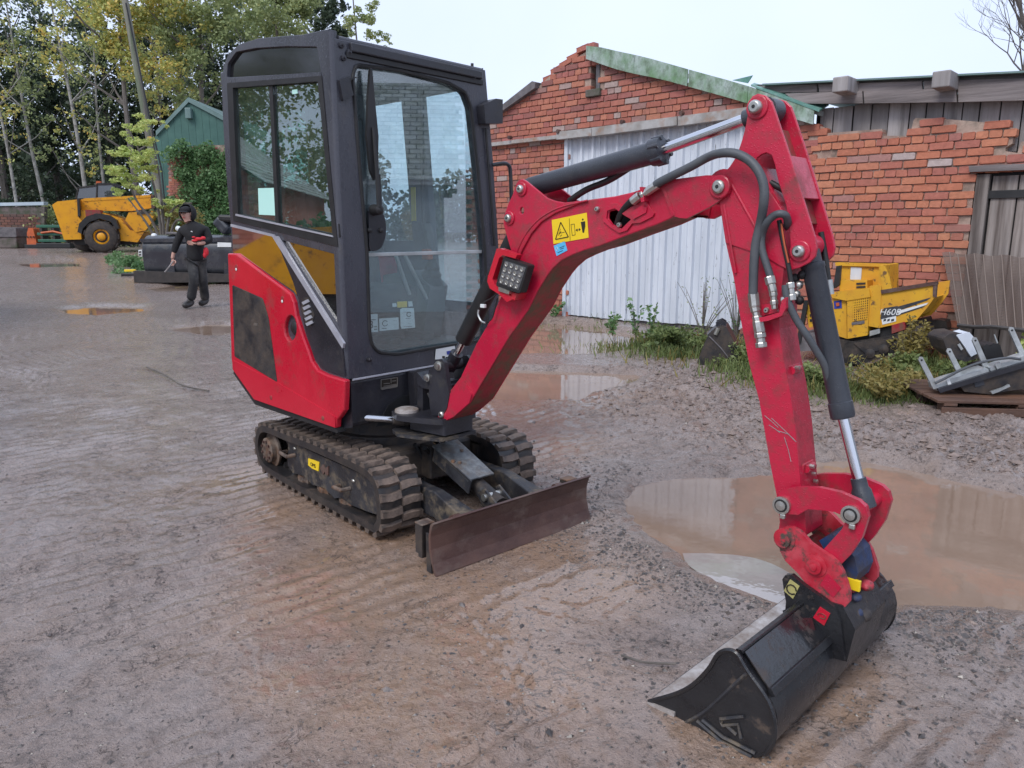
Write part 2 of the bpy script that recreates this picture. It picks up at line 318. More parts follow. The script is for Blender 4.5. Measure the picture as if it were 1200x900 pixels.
M['glossblack'] = pm('glossy_black_panel', (.012, .012, .014, 1), (.018, .018, .02, 1), 4, .06, .1, spec=.8)
# brick: colour differs from brick to brick
def brick_mat(name, ramp, rscale=1, moss=(.10, .11, .05, 1), moss_amt=.25):
    m = bpy.data.materials.new(name); m.use_nodes = True; nt = m.node_tree; b = nt.nodes['Principled BSDF']; L = nt.links.new
    oi = NN(nt, 'ShaderNodeObjectInfo'); gi = NN(nt, 'ShaderNodeNewGeometry'); ad = NN(nt, 'ShaderNodeMath', operation='ADD'); L(oi.outputs['Random'], ad.inputs[0]); L(gi.outputs['Random Per Island'], ad.inputs[1])
    f = NN(nt, 'ShaderNodeMath', operation='FRACT'); L(ad.outputs[0], f.inputs[0])
    r = NN(nt, 'ShaderNodeValToRGB'); L(f.outputs[0], r.inputs[0]); e = r.color_ramp.elements
    for i, (p, c) in enumerate(ramp):
        if i < 2: e[i].position = p; e[i].color = c
        else: x = e.new(p); x.color = c
    n = NN(nt, 'ShaderNodeTexNoise'); n.inputs['Scale'].default_value = 22; n.inputs['Detail'].default_value = 8; n.inputs['Roughness'].default_value = .7; L(gi.outputs['Position'], n.inputs['Vector'])
    hv = NN(nt, 'ShaderNodeHueSaturation'); mr = NN(nt, 'ShaderNodeMapRange'); mr.inputs['To Min'].default_value = .55; mr.inputs['To Max'].default_value = 1.45; L(n.outputs[0], mr.inputs[0]); L(mr.outputs[0], hv.inputs['Value']); L(r.outputs[0], hv.inputs['Color'])
    n2 = NN(nt, 'ShaderNodeTexNoise'); n2.inputs['Scale'].default_value = 1.1; n2.inputs['Detail'].default_value = 9; n2.inputs['Roughness'].default_value = .7; L(gi.outputs['Position'], n2.inputs['Vector'])
    m2 = NN(nt, 'ShaderNodeMapRange'); m2.inputs['From Min'].default_value = .52; m2.inputs['From Max'].default_value = .78; m2.inputs['To Max'].default_value = moss_amt*2.2; L(n2.outputs[0], m2.inputs[0]); m2.clamp = True
    mx = NN(nt, 'ShaderNodeMixRGB'); L(m2.outputs[0], mx.inputs[0]); L(hv.outputs[0], mx.inputs[1]); mx.inputs[2].default_value = moss
    L(mx.outputs[0], b.inputs['Base Color']); b.inputs['Roughness'].default_value = .82
    bp = NN(nt, 'ShaderNodeBump'); bp.inputs['Strength'].default_value = .6; bp.inputs['Distance'].default_value = .008; L(n.outputs[0], bp.inputs['Height']); L(bp.outputs[0], b.inputs['Normal']); return m
M['brick'] = brick_mat('old_red_brick', [(0, (.33, .11, .08, 1)), (.25, (.39, .135, .09, 1)), (.5, (.43, .165, .105, 1)), (.72, (.36, .12, .10, 1)), (.92, (.25, .10, .085, 1)), (.985, (.38, .29, .26, 1))])
M['brickb'] = brick_mat('orange_red_brick', [(0, (.38, .125, .08, 1)), (.3, (.46, .165, .095, 1)), (.55, (.50, .20, .115, 1)), (.75, (.42, .145, .10, 1)), (.97, (.34, .12, .095, 1)), (.998, (.42, .34, .32, 1))], moss_amt=.12)
M['brickdark'] = brick_mat('dark_mossy_brick', [(0, (.13, .06, .05, 1)), (.5, (.19, .085, .06, 1)), (.8, (.12, .07, .06, 1))], moss_amt=.4)
M['mortar'] = pm('lime_mortar', (.42, .31, .25, 1), (.28, .18, .145, 1), 5, .9, bump=.6, bscale=60, dirt=(.10, .09, .07, 1), dirt_amt=.3, world=True)
M['wood'] = pm('weathered_grey_wood', (.36, .335, .33, 1), (.20, .18, .175, 1), 9, .8, bump=.7, bscale=30, stretch=(1, 1, .06), rnd_amt=.22, dirt=(.08, .07, .065, 1), dirt_amt=.22, dirt_scale=6, lo=.3, hi=.7)
M['woodh'] = pm('weathered_fascia_wood', (.31, .27, .265, 1), (.16, .135, .13, 1), 9, .8, bump=.7, bscale=30, stretch=(.06, .06, 1), rnd_amt=.15, dirt=(.06, .05, .05, 1), dirt_amt=.35, dirt_scale=6, lo=.3, hi=.7)
M['doorwood'] = pm('brown_grey_door_wood', (.33, .285, .26, 1), (.10, .078, .068, 1), 16, .8, bump=.8, bscale=30, stretch=(1, 1, .05), rnd_amt=.3, dirt=(.28, .26, .25, 1), dirt_amt=.25, dirt_scale=5, lo=.35, hi=.65)
M['pallet'] = pm('wet_brown_pallet_wood', (.15, .075, .045, 1), (.055, .035, .03, 1), 6, .45, .7, bump=.6, bscale=30, stretch=(.3, .3, 1), rnd_amt=.4, lo=.3, hi=.7)
M['darkwood'] = pm('dark_wet_timber', (.035, .032, .032, 1), (.06, .052, .048, 1), 8, .5, bump=.5, bscale=30)
M['whitesheet'] = pm('flaking_white_corrugated_sheet', (.54, .58, .64, 1), (.63, .67, .73, 1), 2.5, .5, .65, bump=.15, bscale=30, dirt=(.22, .23, .25, 1), dirt_amt=.24, dirt_scale=9, stretch=(2.2, 2.2, .45), dsoft=.03)
M['verge'] = pm('mossy_verge_sheet', (.38, .46, .43, 1), (.14, .25, .13, 1), 3.2, .75, bump=.4, bscale=30, dirt=(.09, .12, .08, 1), dirt_amt=.32, dirt_scale=8, stretch=(1.2, 1.2, .8))
M['greentop'] = pm('green_flashing', (.10, .24, .20, 1), (.16, .32, .27, 1), 6, .35, .5, bump=.1, dirt=(.3, .33, .32, 1), dirt_amt=.2, dirt_scale=14)
M['greyboard'] = pm('grey_barge_board', (.16, .145, .15, 1), (.09, .085, .09, 1), 8, .8, bump=.5, bscale=30)
M['rail'] = pm('grey_painted_rail', (.40, .39, .38, 1), (.27, .25, .23, 1), 5, .65, bump=.3, dirt=(.28, .14, .07, 1), dirt_amt=.28, dirt_scale=4)
M['greenshed'] = pm('dark_green_cladding', (.045, .12, .10, 1), (.06, .145, .12, 1), 3, .5, bump=.1, rnd_amt=.06)
M['greenroof'] = pm('pale_green_roof_sheet', (.12, .19, .18, 1), (.16, .24, .23, 1), 3, .45)
M['yellow'] = pm('yellow_machine_paint', (.72, .33, .008, 1), (.64, .27, .01, 1), 3, .35, .5, bump=.06, dirt=(.12, .06, .025, 1), dirt_amt=.28, dirt_scale=6, dsoft=.06)
M['yellow2'] = pm('chipped_yellow_dumper_paint', (.66, .36, .02, 1), (.58, .28, .02, 1), 4, .45, .6, bump=.1, dirt=(.16, .085, .03, 1), dirt_amt=.30, dirt_scale=13, dsoft=.03)
M['tyre'] = pm('tyre_rubber', (.030, .026, .025, 1), (.065, .05, .042, 1), 9, .7, .8, bump=.3, bscale=50)
M['tank'] = pm('wet_black_plastic_tank', (.040, .043, .052, 1), (.055, .06, .070, 1), 2.5, .16, .35, bump=.05, bscale=20, dirt=(.06, .055, .05, 1), dirt_amt=.22, dirt_scale=3, spec=.7)
M['orange'] = pm('orange_paint', (.55, .12, .03, 1), (.4, .08, .03, 1), 5, .5)
M['green'] = pm('dark_green_paint', (.02, .12, .07, 1), (.03, .09, .06, 1), 5, .5)
M['slate'] = pm('lichen_slate', (.34, .38, .38, 1), (.50, .54, .52, 1), 4, .6, bump=.2, rnd_amt=.3, dirt=(.12, .15, .10, 1), dirt_amt=.35)
M['pvc'] = pm('pale_blue_grey_wall', (.42, .50, .56, 1), (.50, .58, .62, 1), 2, .6)
M['concrete'] = pm('dark_old_concrete', (.16, .13, .12, 1), (.09, .075, .07, 1), 3, .85, bump=.4, dirt=(.05, .07, .03, 1), dirt_amt=.35, dirt_scale=3)
def leafmat(name, cols, transl=.35):
    m = bpy.data.materials.new(name); m.use_nodes = True; nt = m.node_tree; nt.nodes.clear(); L = nt.links.new
    g = NN(nt, 'ShaderNodeNewGeometry'); r = NN(nt, 'ShaderNodeValToRGB'); e = r.color_ramp.elements
    for i, c in enumerate(cols):
        p = i/(len(cols)-1)
        if i < 2: e[i].position = p if i == 0 else 1/(len(cols)-1); e[i].color = c
        else: x = e.new(p); x.color = c
    n = NN(nt, 'ShaderNodeTexNoise'); n.inputs['Scale'].default_value = .9; n.inputs['Detail'].default_value = 4; L(g.outputs['Position'], n.inputs['Vector'])
    mm = NN(nt, 'ShaderNodeMixRGB'); mm.inputs[0].default_value = .45; L(g.outputs['Random Per Island'], mm.inputs[1]); 
    mr = NN(nt, 'ShaderNodeMapRange'); mr.inputs['From Min'].default_value = .3; mr.inputs['From Max'].default_value = .7; L(n.outputs[0], mr.inputs[0]); L(mr.outputs[0], mm.inputs[2]); L(mm.outputs[0], r.inputs[0])
    p = NN(nt, 'ShaderNodeBsdfPrincipled'); p.inputs['Roughness'].default_value = .55; L(r.outputs[0], p.inputs['Base Color'])
    t = NN(nt, 'ShaderNodeBsdfTranslucent'); L(r.outputs[0], t.inputs[0]); ms = NN(nt, 'ShaderNodeMixShader'); ms.inputs[0].default_value = transl
    L(p.outputs[0], ms.inputs[1]); L(t.outputs[0], ms.inputs[2]); o = NN(nt, 'ShaderNodeOutputMaterial'); L(ms.outputs[0], o.inputs[0]); return m
M['leaf_dark'] = leafmat('dark_evergreen_leaf', [(.03, .05, .032, 1), (.05, .078, .045, 1), (.07, .10, .058, 1), (.11, .13, .06, 1)])
M['leaf_yellow'] = leafmat('yellow_autumn_leaf', [(.60, .34, .07, 1), (.68, .54, .14, 1), (.50, .52, .16, 1), (.30, .36, .12, 1), (.72, .42, .09, 1)])
M['leaf_olive'] = leafmat('olive_leaf', [(.14, .19, .08, 1), (.25, .31, .13, 1), (.38, .43, .19, 1), (.52, .49, .17, 1)])
M['leaf_fresh'] = leafmat('pale_yellow_green_leaf', [(.34, .46, .12, 1), (.46, .56, .17, 1), (.58, .62, .22, 1), (.58, .52, .14, 1)])
M['leaf_ivy'] = leafmat('ivy_leaf', [(.06, .13, .05, 1), (.11, .22, .08, 1), (.18, .31, .13, 1), (.28, .40, .20, 1)])
M['leaf_weed'] = leafmat('weed_leaf', [(.09, .13, .045, 1), (.16, .21, .07, 1), (.23, .28, .10, 1), (.32, .31, .12, 1)])
M['leaf_brown'] = leafmat('yellow_brown_bush_leaf', [(.14, .10, .03, 1), (.28, .22, .06, 1), (.34, .29, .10, 1), (.18, .20, .06, 1)])
M['bark'] = pm('grey_bark', (.16, .14, .125, 1), (.08, .07, .06, 1), 6, .85, bump=.6, bscale=20, stretch=(1, 1, .3))
M['birch'] = pm('pale_birch_bark', (.36, .35, .32, 1), (.16, .15, .14, 1), 5, .8, bump=.3, bscale=20)
M['pole'] = pm('weathered_pole_wood', (.26, .24, .20, 1), (.14, .125, .11, 1), 6, .8, bump=.5, stretch=(1, 1, .1), dirt=(.10, .14, .08, 1), dirt_amt=.4)
M['cloth'] = pm('black_hoodie_cloth', (.010, .010, .012, 1), (.018, .018, .02, 1), 8, .9, bump=.4, bscale=12)
M['trousers'] = pm('dark_work_trousers', (.022, .023, .026, 1), (.045, .046, .048, 1), 5, .85, bump=.4, bscale=14, dirt=(.12, .11, .10, 1), dirt_amt=.3, dirt_scale=4)
M['boots'] = pm('muddy_black_boots', (.02, .018, .018, 1), (.05, .04, .035, 1), 9, .5)
M['skin'] = pm('skin', (.50, .28, .22, 1), (.56, .33, .26, 1), 8, .5)
M['redcloth'] = pm('red_glove_cloth', (.62, .02, .03, 1), (.5, .015, .03, 1), 9, .7)
# ---------------------------------------------------------------- ground sheet and puddles
def gpoly(pts): return [(p.x, p.y) for p in (gpt(*q) for q in pts)]
PUD = [
 ('big', [(733,582),(748,566),(790,556),(860,554),(905,548),(945,531),(1000,534),(1060,543),(1120,556),(1200,572),(1290,592),(1300,690),(1200,704),(1130,697),(1060,694),(1000,700),(930,697),(880,680),(835,664),(800,642),(765,622),(742,602)], .16),
 ('mid', [(560,462),(572,438),(600,428),(650,429),(700,431),(745,434),(752,442),(700,456),(672,466),(620,465)], .13),
 ('far', [(585,425),(600,385),(640,371),(700,375),(745,388),(742,402),(738,406),(690,412),(640,411),(600,412)], .13),
 ('left', [(8,307),(30,301),(75,300),(102,306),(88,311),(40,312)], .5),
 ('orange', [(70,361),(105,356),(168,357),(160,363),(112,367),(82,365)], .3),
 ('side', [(212,383),(240,377),(300,378),(300,389),(235,389)], .3),
 ('tank', [(172,336),(205,331),(236,332),(230,339),(190,340)], .3)]
for i, (n, p, w) in enumerate(PUD): PUD[i] = (n, gpoly(p), w)
def sdist(px, py, poly):
    d = np.full(px.shape, 1e9); inside = np.zeros(px.shape, bool); n = len(poly)
    for i in range(n):
        ax, ay = poly[i]; bx, by = poly[(i+1) % n]; ex, ey = bx-ax, by-ay
        t = np.clip(((px-ax)*ex+(py-ay)*ey)/(ex*ex+ey*ey), 0, 1)
        d = np.minimum(d, np.hypot(px-ax-t*ex, py-ay-t*ey))
        c = ((ay > py) != (by > py)) & (px < (bx-ax)*(py-ay)/((by-ay) if by != ay else 1e-9)+ax); inside ^= c
    return np.where(inside, -d, d)
PZ = {n: min(gz(*q) for q in p)-.026 for n, p, w in PUD}
def blobs(x, y, L):
    r = np.zeros(x.shape)
    for px, py, rad in L:
        c = gpt(px, py); r = np.maximum(r, np.exp(-((x-c.x)**2+(y-c.y)**2)/rad**2))
    return r
ts = [(380,700,.5),(450,620,.5),(520,720,.5),(620,700,.4),(700,690,.3),(450,800,.4),(640,800,.35),(300,560,.35),(340,600,.35),(400,650,.35),(470,680,.4),(560,690,.35),(430,720,.35),(520,740,.3),(640,650,.25),(300,640,.2),(860,860,.22),(900,890,.25),(980,820,.2),(600,480,.7),(690,470,.6),(1000,790,.15),(820,850,.18),(640,520,.4),(520,860,.25),(330,800,.2)]
churn_l = [(790,470,.8),(850,470,.8),(900,500,.7),(960,520,.7),(1020,515,.8),(1100,530,.7),(1170,540,.7),(1150,500,.6),(830,440,.8),(760,440,.5)]
bank_l = [(700,600,.22),(740,640,.2),(800,670,.18),(860,690,.15),(700,560,.3),(1080,720,.2),(1120,740,.2)]
def ground_z(x, y, full=False):
    z = .022*(np.log1p(np.exp(np.minimum(60, (y-4.5)*2)))/2); z = np.where(y > 27, z, z)
    far = np.clip((np.hypot(x, y)-25)/60, 0, 1)
    ch = blobs(x, y, churn_l); bk = blobs(x, y, bank_l)
    a = fbm(x*1.1, y*1.1, 3, 3)-.44; b = fbm(x*6, y*6, 11, 4)-.47; c = fbm(x*24, y*24, 23, 3)-.44
    rid = 1-np.abs(2*fbm(x*9+y*3, y*9, 31, 3)-.9)
    # track cleat prints: short ridges along the direction the machine drove
    u = x*math.cos(math.radians(-48.7))+y*math.sin(math.radians(-48.7)); v = -x*math.sin(math.radians(-48.7))+y*math.cos(math.radians(-48.7))
    prints = np.sin(u*2*math.pi/.105+3*b)*np.clip(fbm(x*2.2, y*2.2, 41, 2)-.30, 0, .3)*.030
    # tyre ruts running up the yard to the left
    rut = np.sin((x*.93+y*.35)*2*math.pi/.16+4*a)*np.clip(fbm(x*.8, y*.8, 51, 2)-.38, 0, .3)*.018
    n = a*.030+b*.013+c*.009+prints+rut*(y < 30)+ch*(b*.14+(rid-.5)*.09+.02)+bk*(b*.03+.015)
    n = n*(1-far)-.008
    fu = np.clip(1.15-np.abs((x+.717)*math.cos(math.radians(-48.7))+(y-4.173)*math.sin(math.radians(-48.7)))/.75, 0, 1)*np.clip(1.2-np.abs(-(x+.717)*math.sin(math.radians(-48.7))+(y-4.173)*math.cos(math.radians(-48.7)))/.62, 0, 1)
    fm = np.clip(fu*5, 0, 1); n = n*(1-fm)+np.clip(n*.4+.004, -.004, .012)*fm
    bm_ = blobs(x, y, [(560,665,.28),(620,645,.28),(680,618,.25),(830,840,.20),(880,875,.18),(930,850,.18),(980,800,.2),(1030,755,.2)]); bm_ = np.clip(bm_*1.6, 0, 1); n = n*(1-bm_)+np.clip(n*.5+.003, -.004, .012)*bm_
    z = z+n
    wet = np.zeros(x.shape)
    NP = {}
    for name, p, w in PUD:
        pp = np.array(p); m = (x > pp[:, 0].min()-2) & (x < pp[:, 0].max()+2) & (y > pp[:, 1].min()-2) & (y < pp[:, 1].max()+2)
        if not m.any(): continue
        d = np.full(x.shape, 9.); d[m] = sdist(x[m], y[m], p)
        d = d+(fbm(x*3, y*3, 61, 3)-.45)*w*1.1
        rim = np.clip((4*w-d)/(2*w), 0, 1); z = z+(np.maximum(n, -.006)-n)*rim; n = np.maximum(n, -.006)*rim+n*(1-rim)
        t = np.clip((w-d)/(2*w), 0, 1); t = t*t*(3-2*t)
        z = z*(1-t)+(PZ[name]-.045)*t+ (n*.3)*t
        wet = np.maximum(wet, np.clip((w*2-d)/(2*w), 0, 1))
    if full: return z, wet, ch, bk, n
    return z
def gzf(x, y): return float(ground_z(np.array([float(x)]), np.array([float(y)]))[0])
ys = np.concatenate([np.arange(1120, 640, -2.2), np.arange(640, 400, -1.25), np.arange(400, 292, -1.0), np.array([291, 289, 287, 285, 283, 281, 279.5, 278, 276.8, 275.8, 275, 274.3])])
phi = np.arctan((ys-450)/FPX)+PITCH; rr = CAMH/np.tan(phi); rr = np.concatenate([[.02, .2, .45, .7, .9], rr])
th = np.concatenate([np.linspace(-180, -48, 34)[:-1], np.degrees(np.arctan(np.linspace(-math.tan(math.radians(48)), math.tan(math.radians(48)), 860))), np.linspace(48, 180, 34)[1:-1]])
A, R_ = np.meshgrid(np.radians(th), rr); R_ = R_/np.maximum(.35, np.cos(np.clip(A, -1.2, 1.2)))*1.0
GX = (np.sin(A)*R_); GY = np.cos(A)*R_
gzv, gwet, gch, gbk, gn = ground_z(GX.ravel(), GY.ravel(), True)
nr, nc = GX.shape
co = np.stack([GX.ravel(), GY.ravel(), gzv], 1)
ii = (np.arange(nr-1)[:, None]*nc+np.arange(nc)[None, :]); jj = (np.arange(nr-1)[:, None]*nc+(np.arange(nc)[None, :]+1) % nc)
quads = np.stack([ii, jj, jj+nc, ii+nc], 2).reshape(-1, 4)
me = bpy.data.meshes.new('ground'); me.vertices.add(len(co)); me.vertices.foreach_set('co', co.ravel())
me.loops.add(quads.size); me.loops.foreach_set('vertex_index', quads.ravel().astype(np.int32)); me.polygons.add(len(quads))
me.polygons.foreach_set('loop_start', np.arange(0, quads.size, 4, dtype=np.int32)); me.polygons.foreach_set('use_smooth', np.ones(len(quads), bool)); me.update(calc_edges=True)
tan = np.clip(blobs(GX.ravel(), GY.ravel(), ts)*1.1-.1+(fbm(GX.ravel()*2, GY.ravel()*2, 71, 4)-.45)*.9, 0, 1)
at = me.color_attributes.new('soil', 'FLOAT_COLOR', 'POINT')
low = np.clip(.5-gn*22, 0, 1)
at.data.foreach_set('color', np.stack([tan, gwet, low, np.clip(gch+gbk, 0, 1)], 1).ravel().astype(np.float32))
gm = bpy.data.materials.new('wet_yard_mud'); gm.use_nodes = True; nt = gm.node_tree; b = nt.nodes['Principled BSDF']; L = nt.links.new
va = NN(nt, 'ShaderNodeVertexColor', layer_name='soil'); sp = NN(nt, 'ShaderNodeSeparateColor'); L(va.outputs[0], sp.inputs[0])
gp = NN(nt, 'ShaderNodeNewGeometry')
def gnoise(s, d=8, r=.65, dist=0):
    n = NN(nt, 'ShaderNodeTexNoise'); n.inputs['Scale'].default_value = s; n.inputs['Detail'].default_value = d; n.inputs['Roughness'].default_value = r; n.inputs['Distortion'].default_value = dist; L(gp.outputs['Position'], n.inputs['Vector']); return n.outputs[0]
def mrange(src, a, b_, c=0, d=1):
    n = NN(nt, 'ShaderNodeMapRange'); n.inputs['From Min'].default_value = a; n.inputs['From Max'].default_value = b_; n.inputs['To Min'].default_value = c; n.inputs['To Max'].default_value = d; L(src, n.inputs[0]); return n.outputs[0]
def mixc(f_, a, b_):
    n = NN(nt, 'ShaderNodeMixRGB')
    for i, s in enumerate((f_, a, b_)):
        if isinstance(s, tuple): n.inputs[i].default_value = s
        elif isinstance(s, (int, float)): n.inputs[i].default_value = s
        else: L(s, n.inputs[i])
    return n.outputs[0]
def mth(op, a, b_):
    n = NN(nt, 'ShaderNodeMath', operation=op); n.use_clamp = False
    for i, s in enumerate((a, b_)):
        if isinstance(s, (int, float)): n.inputs[i].default_value = s
        else: L(s, n.inputs[i])
    return n.outputs[0]
nA = gnoise(1.3, 6); nB = gnoise(17, 10, .68, .35); nC = gnoise(120, 7, .7, .3); nD = gnoise(5.0, 5, .55, 1.0); nE = gnoise(3.6, 7, .6, .8); nF = gnoise(11, 6, .6, 1.0); nG = gnoise(62, 5, .7, .5)
v2 = NN(nt, 'ShaderNodeTexVoronoi'); v2.inputs['Scale'].default_value = 21; v2.inputs['Randomness'].default_value = 1; L(gp.outputs['Position'], v2.inputs['Vector'])
pit = mth('MULTIPLY', mrange(v2.outputs['Distance'], .09, .24, 1, 0), mrange(gnoise(2.3, 5), .46, .56, 0, 1))
base = mixc(mrange(nA, .35, .65), (.30, .226, .192, 1), (.375, .298, .262, 1))
crk = mth('MULTIPLY', mrange(mth('ABSOLUTE', mth('SUBTRACT', nF, .5), 0), 0, .022, 1, 0), mrange(nE, .50, .60, 0, 1))
base = mixc(mrange(nB, .48, .66, 0, .8), base, (.185, .140, .118, 1))
base = mixc(mth('MULTIPLY', sp.outputs[0], mrange(nB, .3, .7, .55, 1)), base, (.33, .205, .125, 1))
base = mixc(mth('MULTIPLY', sp.outputs[1], .35), base, (.28, .20, .15, 1))
base = mixc(mrange(nG, .57, .64, 0, .75), base, (.055, .042, .035, 1))
base = mixc(mrange(nG, .36, .28, 0, .7), base, (.46, .42, .40, 1))  # white wet sparkles painted into the mud colour
base = mixc(mth('MULTIPLY', pit, .7), base, (.06, .045, .038, 1))
base = mixc(mth('MULTIPLY', crk, .8), base, (.045, .034, .028, 1))
L(base, b.inputs['Base Color'])
rg = mrange(nB, .38, .62, .13, .50); rg = mth('MULTIPLY', rg, mrange(sp.outputs[2], .2, .8, 1.15, .62)); rg = mth('MULTIPLY', rg, mrange(sp.outputs[0], 0, 1, 1.0, .55)); L(rg, b.inputs['Roughness'])
b.inputs['Specular IOR Level'].default_value = .5
L(mth('MAXIMUM', mrange(nE, .35, .6, .75, .3), sp.outputs[0]), b.inputs['Coat Weight']); L(mrange(sp.outputs[0], 0, 1, .20, .10), b.inputs['Coat Roughness']); b.inputs['Coat IOR'].default_value = 1.55
vo = NN(nt, 'ShaderNodeTexVoronoi'); vo.inputs['Scale'].default_value = 55; L(gp.outputs['Position'], vo.inputs['Vector'])
hsum = mth('ADD', mth('MULTIPLY', nB, 1.1), mth('MULTIPLY', nC, .42)); hsum = mth('ADD', hsum, mth('MULTIPLY', vo.outputs['Distance'], .08)); hsum = mth('ADD', hsum, mth('MULTIPLY', nD, .5)); hsum = mth('SUBTRACT', hsum, mth('MULTIPLY', crk, .3)); hsum = mth('SUBTRACT', hsum, mth('MULTIPLY', pit, .3)); hsum = mth('ADD', hsum, mth('MULTIPLY', nG, .6))
sx = NN(nt, 'ShaderNodeVectorMath', operation='DISTANCE'); L(gp.outputs['Position'], sx.inputs[0]); sx.inputs[1].default_value = (-.717, 4.173, 0)
ring = mth('SINE', mth('ADD', mth('MULTIPLY', sx.outputs['Value'], 95), mth('MULTIPLY', nD, 26)), 0)
hsum = mth('ADD', hsum, mth('MULTIPLY', mth('MULTIPLY', ring, sp.outputs[0]), mrange(nE, .4, .6, .10, .02)))
bp = NN(nt, 'ShaderNodeBump'); bp.inputs['Distance'].default_value = .034; L(hsum, bp.inputs['Height']); L(mrange(sp.outputs[0], 0, 1, .85, .6), bp.inputs['Strength']); L(bp.outputs[0], b.inputs['Normal'])
me.materials.append(gm); ground = newobj('ground', me); tag(ground, kind='structure')
# water
wmat = bpy.data.materials.new('muddy_puddle_water'); wmat.use_nodes = True; nt = wmat.node_tree; b = nt.nodes['Principled BSDF']; L = nt.links.new
b.inputs['Roughness'].default_value = .015; b.inputs['IOR'].default_value = 1.55; b.inputs['Specular IOR Level'].default_value = .6
gp = NN(nt, 'ShaderNodeNewGeometry'); base = mixc(mrange(gnoise(.9, 5), .35, .65), (.24, .165, .12, 1), (.30, .215, .16, 1)); L(base, b.inputs['Base Color'])
bp = NN(nt, 'ShaderNodeBump'); bp.inputs['Strength'].default_value = .06; bp.inputs['Distance'].default_value = .01; L(gnoise(9, 3), bp.inputs['Height']); L(bp.outputs[0], b.inputs['Normal'])
for name, p, w in PUD:
    q = []
    for i in range(len(p)):
        a, b_, c = Vector(p[i-1]), Vector(p[i]), Vector(p[(i+1) % len(p)]); d = (c-a).normalized(); nn_ = Vector((d.y, -d.x)); tst = b_+nn_*.02
        if sdist(np.array([tst.x]), np.array([tst.y]), p)[0] < 0: nn_ = -nn_
        q.append(tuple(b_+nn_*w*1.1))
    me = bpy.data.meshes.new('puddle'); me.from_pydata([(x, y, PZ[name]) for x, y in q], [], [tuple(range(len(q)))]); me.materials.append(wmat); me.update()
    o = newobj('puddle', me); tag(o, kind='structure')
cw_m = wmat.copy(); cw_m.name = 'shallow_water_sky_sheen'; cb_ = cw_m.node_tree.nodes['Principled BSDF']; cb_.inputs['IOR'].default_value = 1.85
for l_ in list(cb_.inputs['Base Color'].links): cw_m.node_tree.links.remove(l_)
cb_.inputs['Base Color'].default_value = (.33, .29, .265, 1)  # shallow margin: paler base colour helps imitate the bright sky reflection
cp_pts = [gpt(*q) for q in [(800,643),(828,643),(862,645),(890,650),(917,661),(935,676),(938,710),(905,706),(868,694),(830,672),(806,656)]]; cxm = sum((q for q in cp_pts), Vector())/len(cp_pts)
me = bpy.data.meshes.new('puddle'); me.from_pydata([tuple(v.to_2d())+(PZ['big']+.004,) for v in smooth_path([(q.x, q.y, 0) for q in cp_pts+cp_pts[:1]], 4)[:-1]], [], [tuple(range(4*len(cp_pts)))]); me.materials.append(cw_m); me.update(); tag(newobj('puddle', me), kind='structure')
# stones and mud crumbs: nobody could count them
def scatter_stones(name, pts, sizes, mat, seed=1):
    g = np.random.default_rng(seed); base = np.array([(1,0,0),(-1,0,0),(0,1,0),(0,-1,0),(0,0,1),(0,0,-1)], float); F = np.array([(0,2,4),(2,1,4),(1,3,4),(3,0,4),(2,0,5),(1,2,5),(3,1,5),(0,3,5)])
    n = len(pts); P = np.array(pts); r = np.array(sizes)[:, None, None]; a = g.uniform(0, 6.28, n); ca, sa = np.cos(a), np.sin(a)
    v = base[None]*g.uniform(.55, 1.2, (n, 6, 1))*np.array([1.2, .8, .55]); x = v[..., 0]*ca[:, None]-v[..., 1]*sa[:, None]; y = v[..., 0]*sa[:, None]+v[..., 1]*ca[:, None]
    v = np.stack([x, y, v[..., 2]], 2)*r+P[:, None, :]
    f = (F[None]+np.arange(n)[:, None, None]*6).reshape(-1, 3)
    me = bpy.data.meshes.new(name); me.from_pydata(v.reshape(-1, 3).tolist(), [], f.tolist()); me.materials.append(mat); o = newobj(name, me); return o
g = np.random.default_rng(5); pts = []; sz = []
for (px, py, rad) in bank_l*2+[(760,760,.6),(600,720,.7),(760,560,.7),(900,770,.5),(1120,800,.4)]+churn_l:
    c = gpt(px, py)
    for _ in range(300):
        x, y = c.x+g.normal(0, rad*.8), c.y+g.normal(0, rad*.8); pts.append((x, y)); sz.append(abs(g.normal(0, 1))*.0055+.003)
for _ in range(4500):
    py = g.uniform(300, 1000); c = gpt(g.uniform(-60, 1260), py); pts.append((c.x, c.y)); sz.append((abs(g.normal(0, 1))*.003+.0015)*(1+c.y*.06))
pts = np.array(pts); zz, wt, _, _, _ = ground_z(pts[:, 0], pts[:, 1], True); keep = wt < .62
M['stone'] = pm('wet_stones', (.07, .062, .058, 1), (.15, .125, .11, 1), 30, .3, rnd_amt=.5, world=True)
P3 = np.column_stack([pts, zz])[keep]; tag(scatter_stones('gravel', P3.tolist(), np.array(sz)[keep], M['stone'], 3), kind='stuff')
pts = []; sz = []
for (px, py, rad) in churn_l:
    c = gpt(px, py)
    for _ in range(330): pts.append((c.x+g.normal(0, rad*.6), c.y+g.normal(0, rad*.55))); sz.append(abs(g.normal(0, 1))*.013+.008)
for (px, py, rad) in bank_l:
    c = gpt(px, py)
    for _ in range(60): pts.append((c.x+g.normal(0, rad*.7), c.y+g.normal(0, rad*.7))); sz.append(abs(g.normal(0, 1))*.006+.004)
pts = np.array(pts); zz, wt, _, _, _ = ground_z(pts[:, 0], pts[:, 1], True); keep = wt < .62
M['clod'] = pm('mud_clods', (.22, .165, .138, 1), (.13, .094, .078, 1), 20, .35, .6, bump=.4, bscale=40, world=True, rnd_amt=.2)
tag(scatter_stones('mud_clods', np.column_stack([pts, zz-.002])[keep].tolist(), np.array(sz)[keep], M['clod'], 4), kind='stuff')
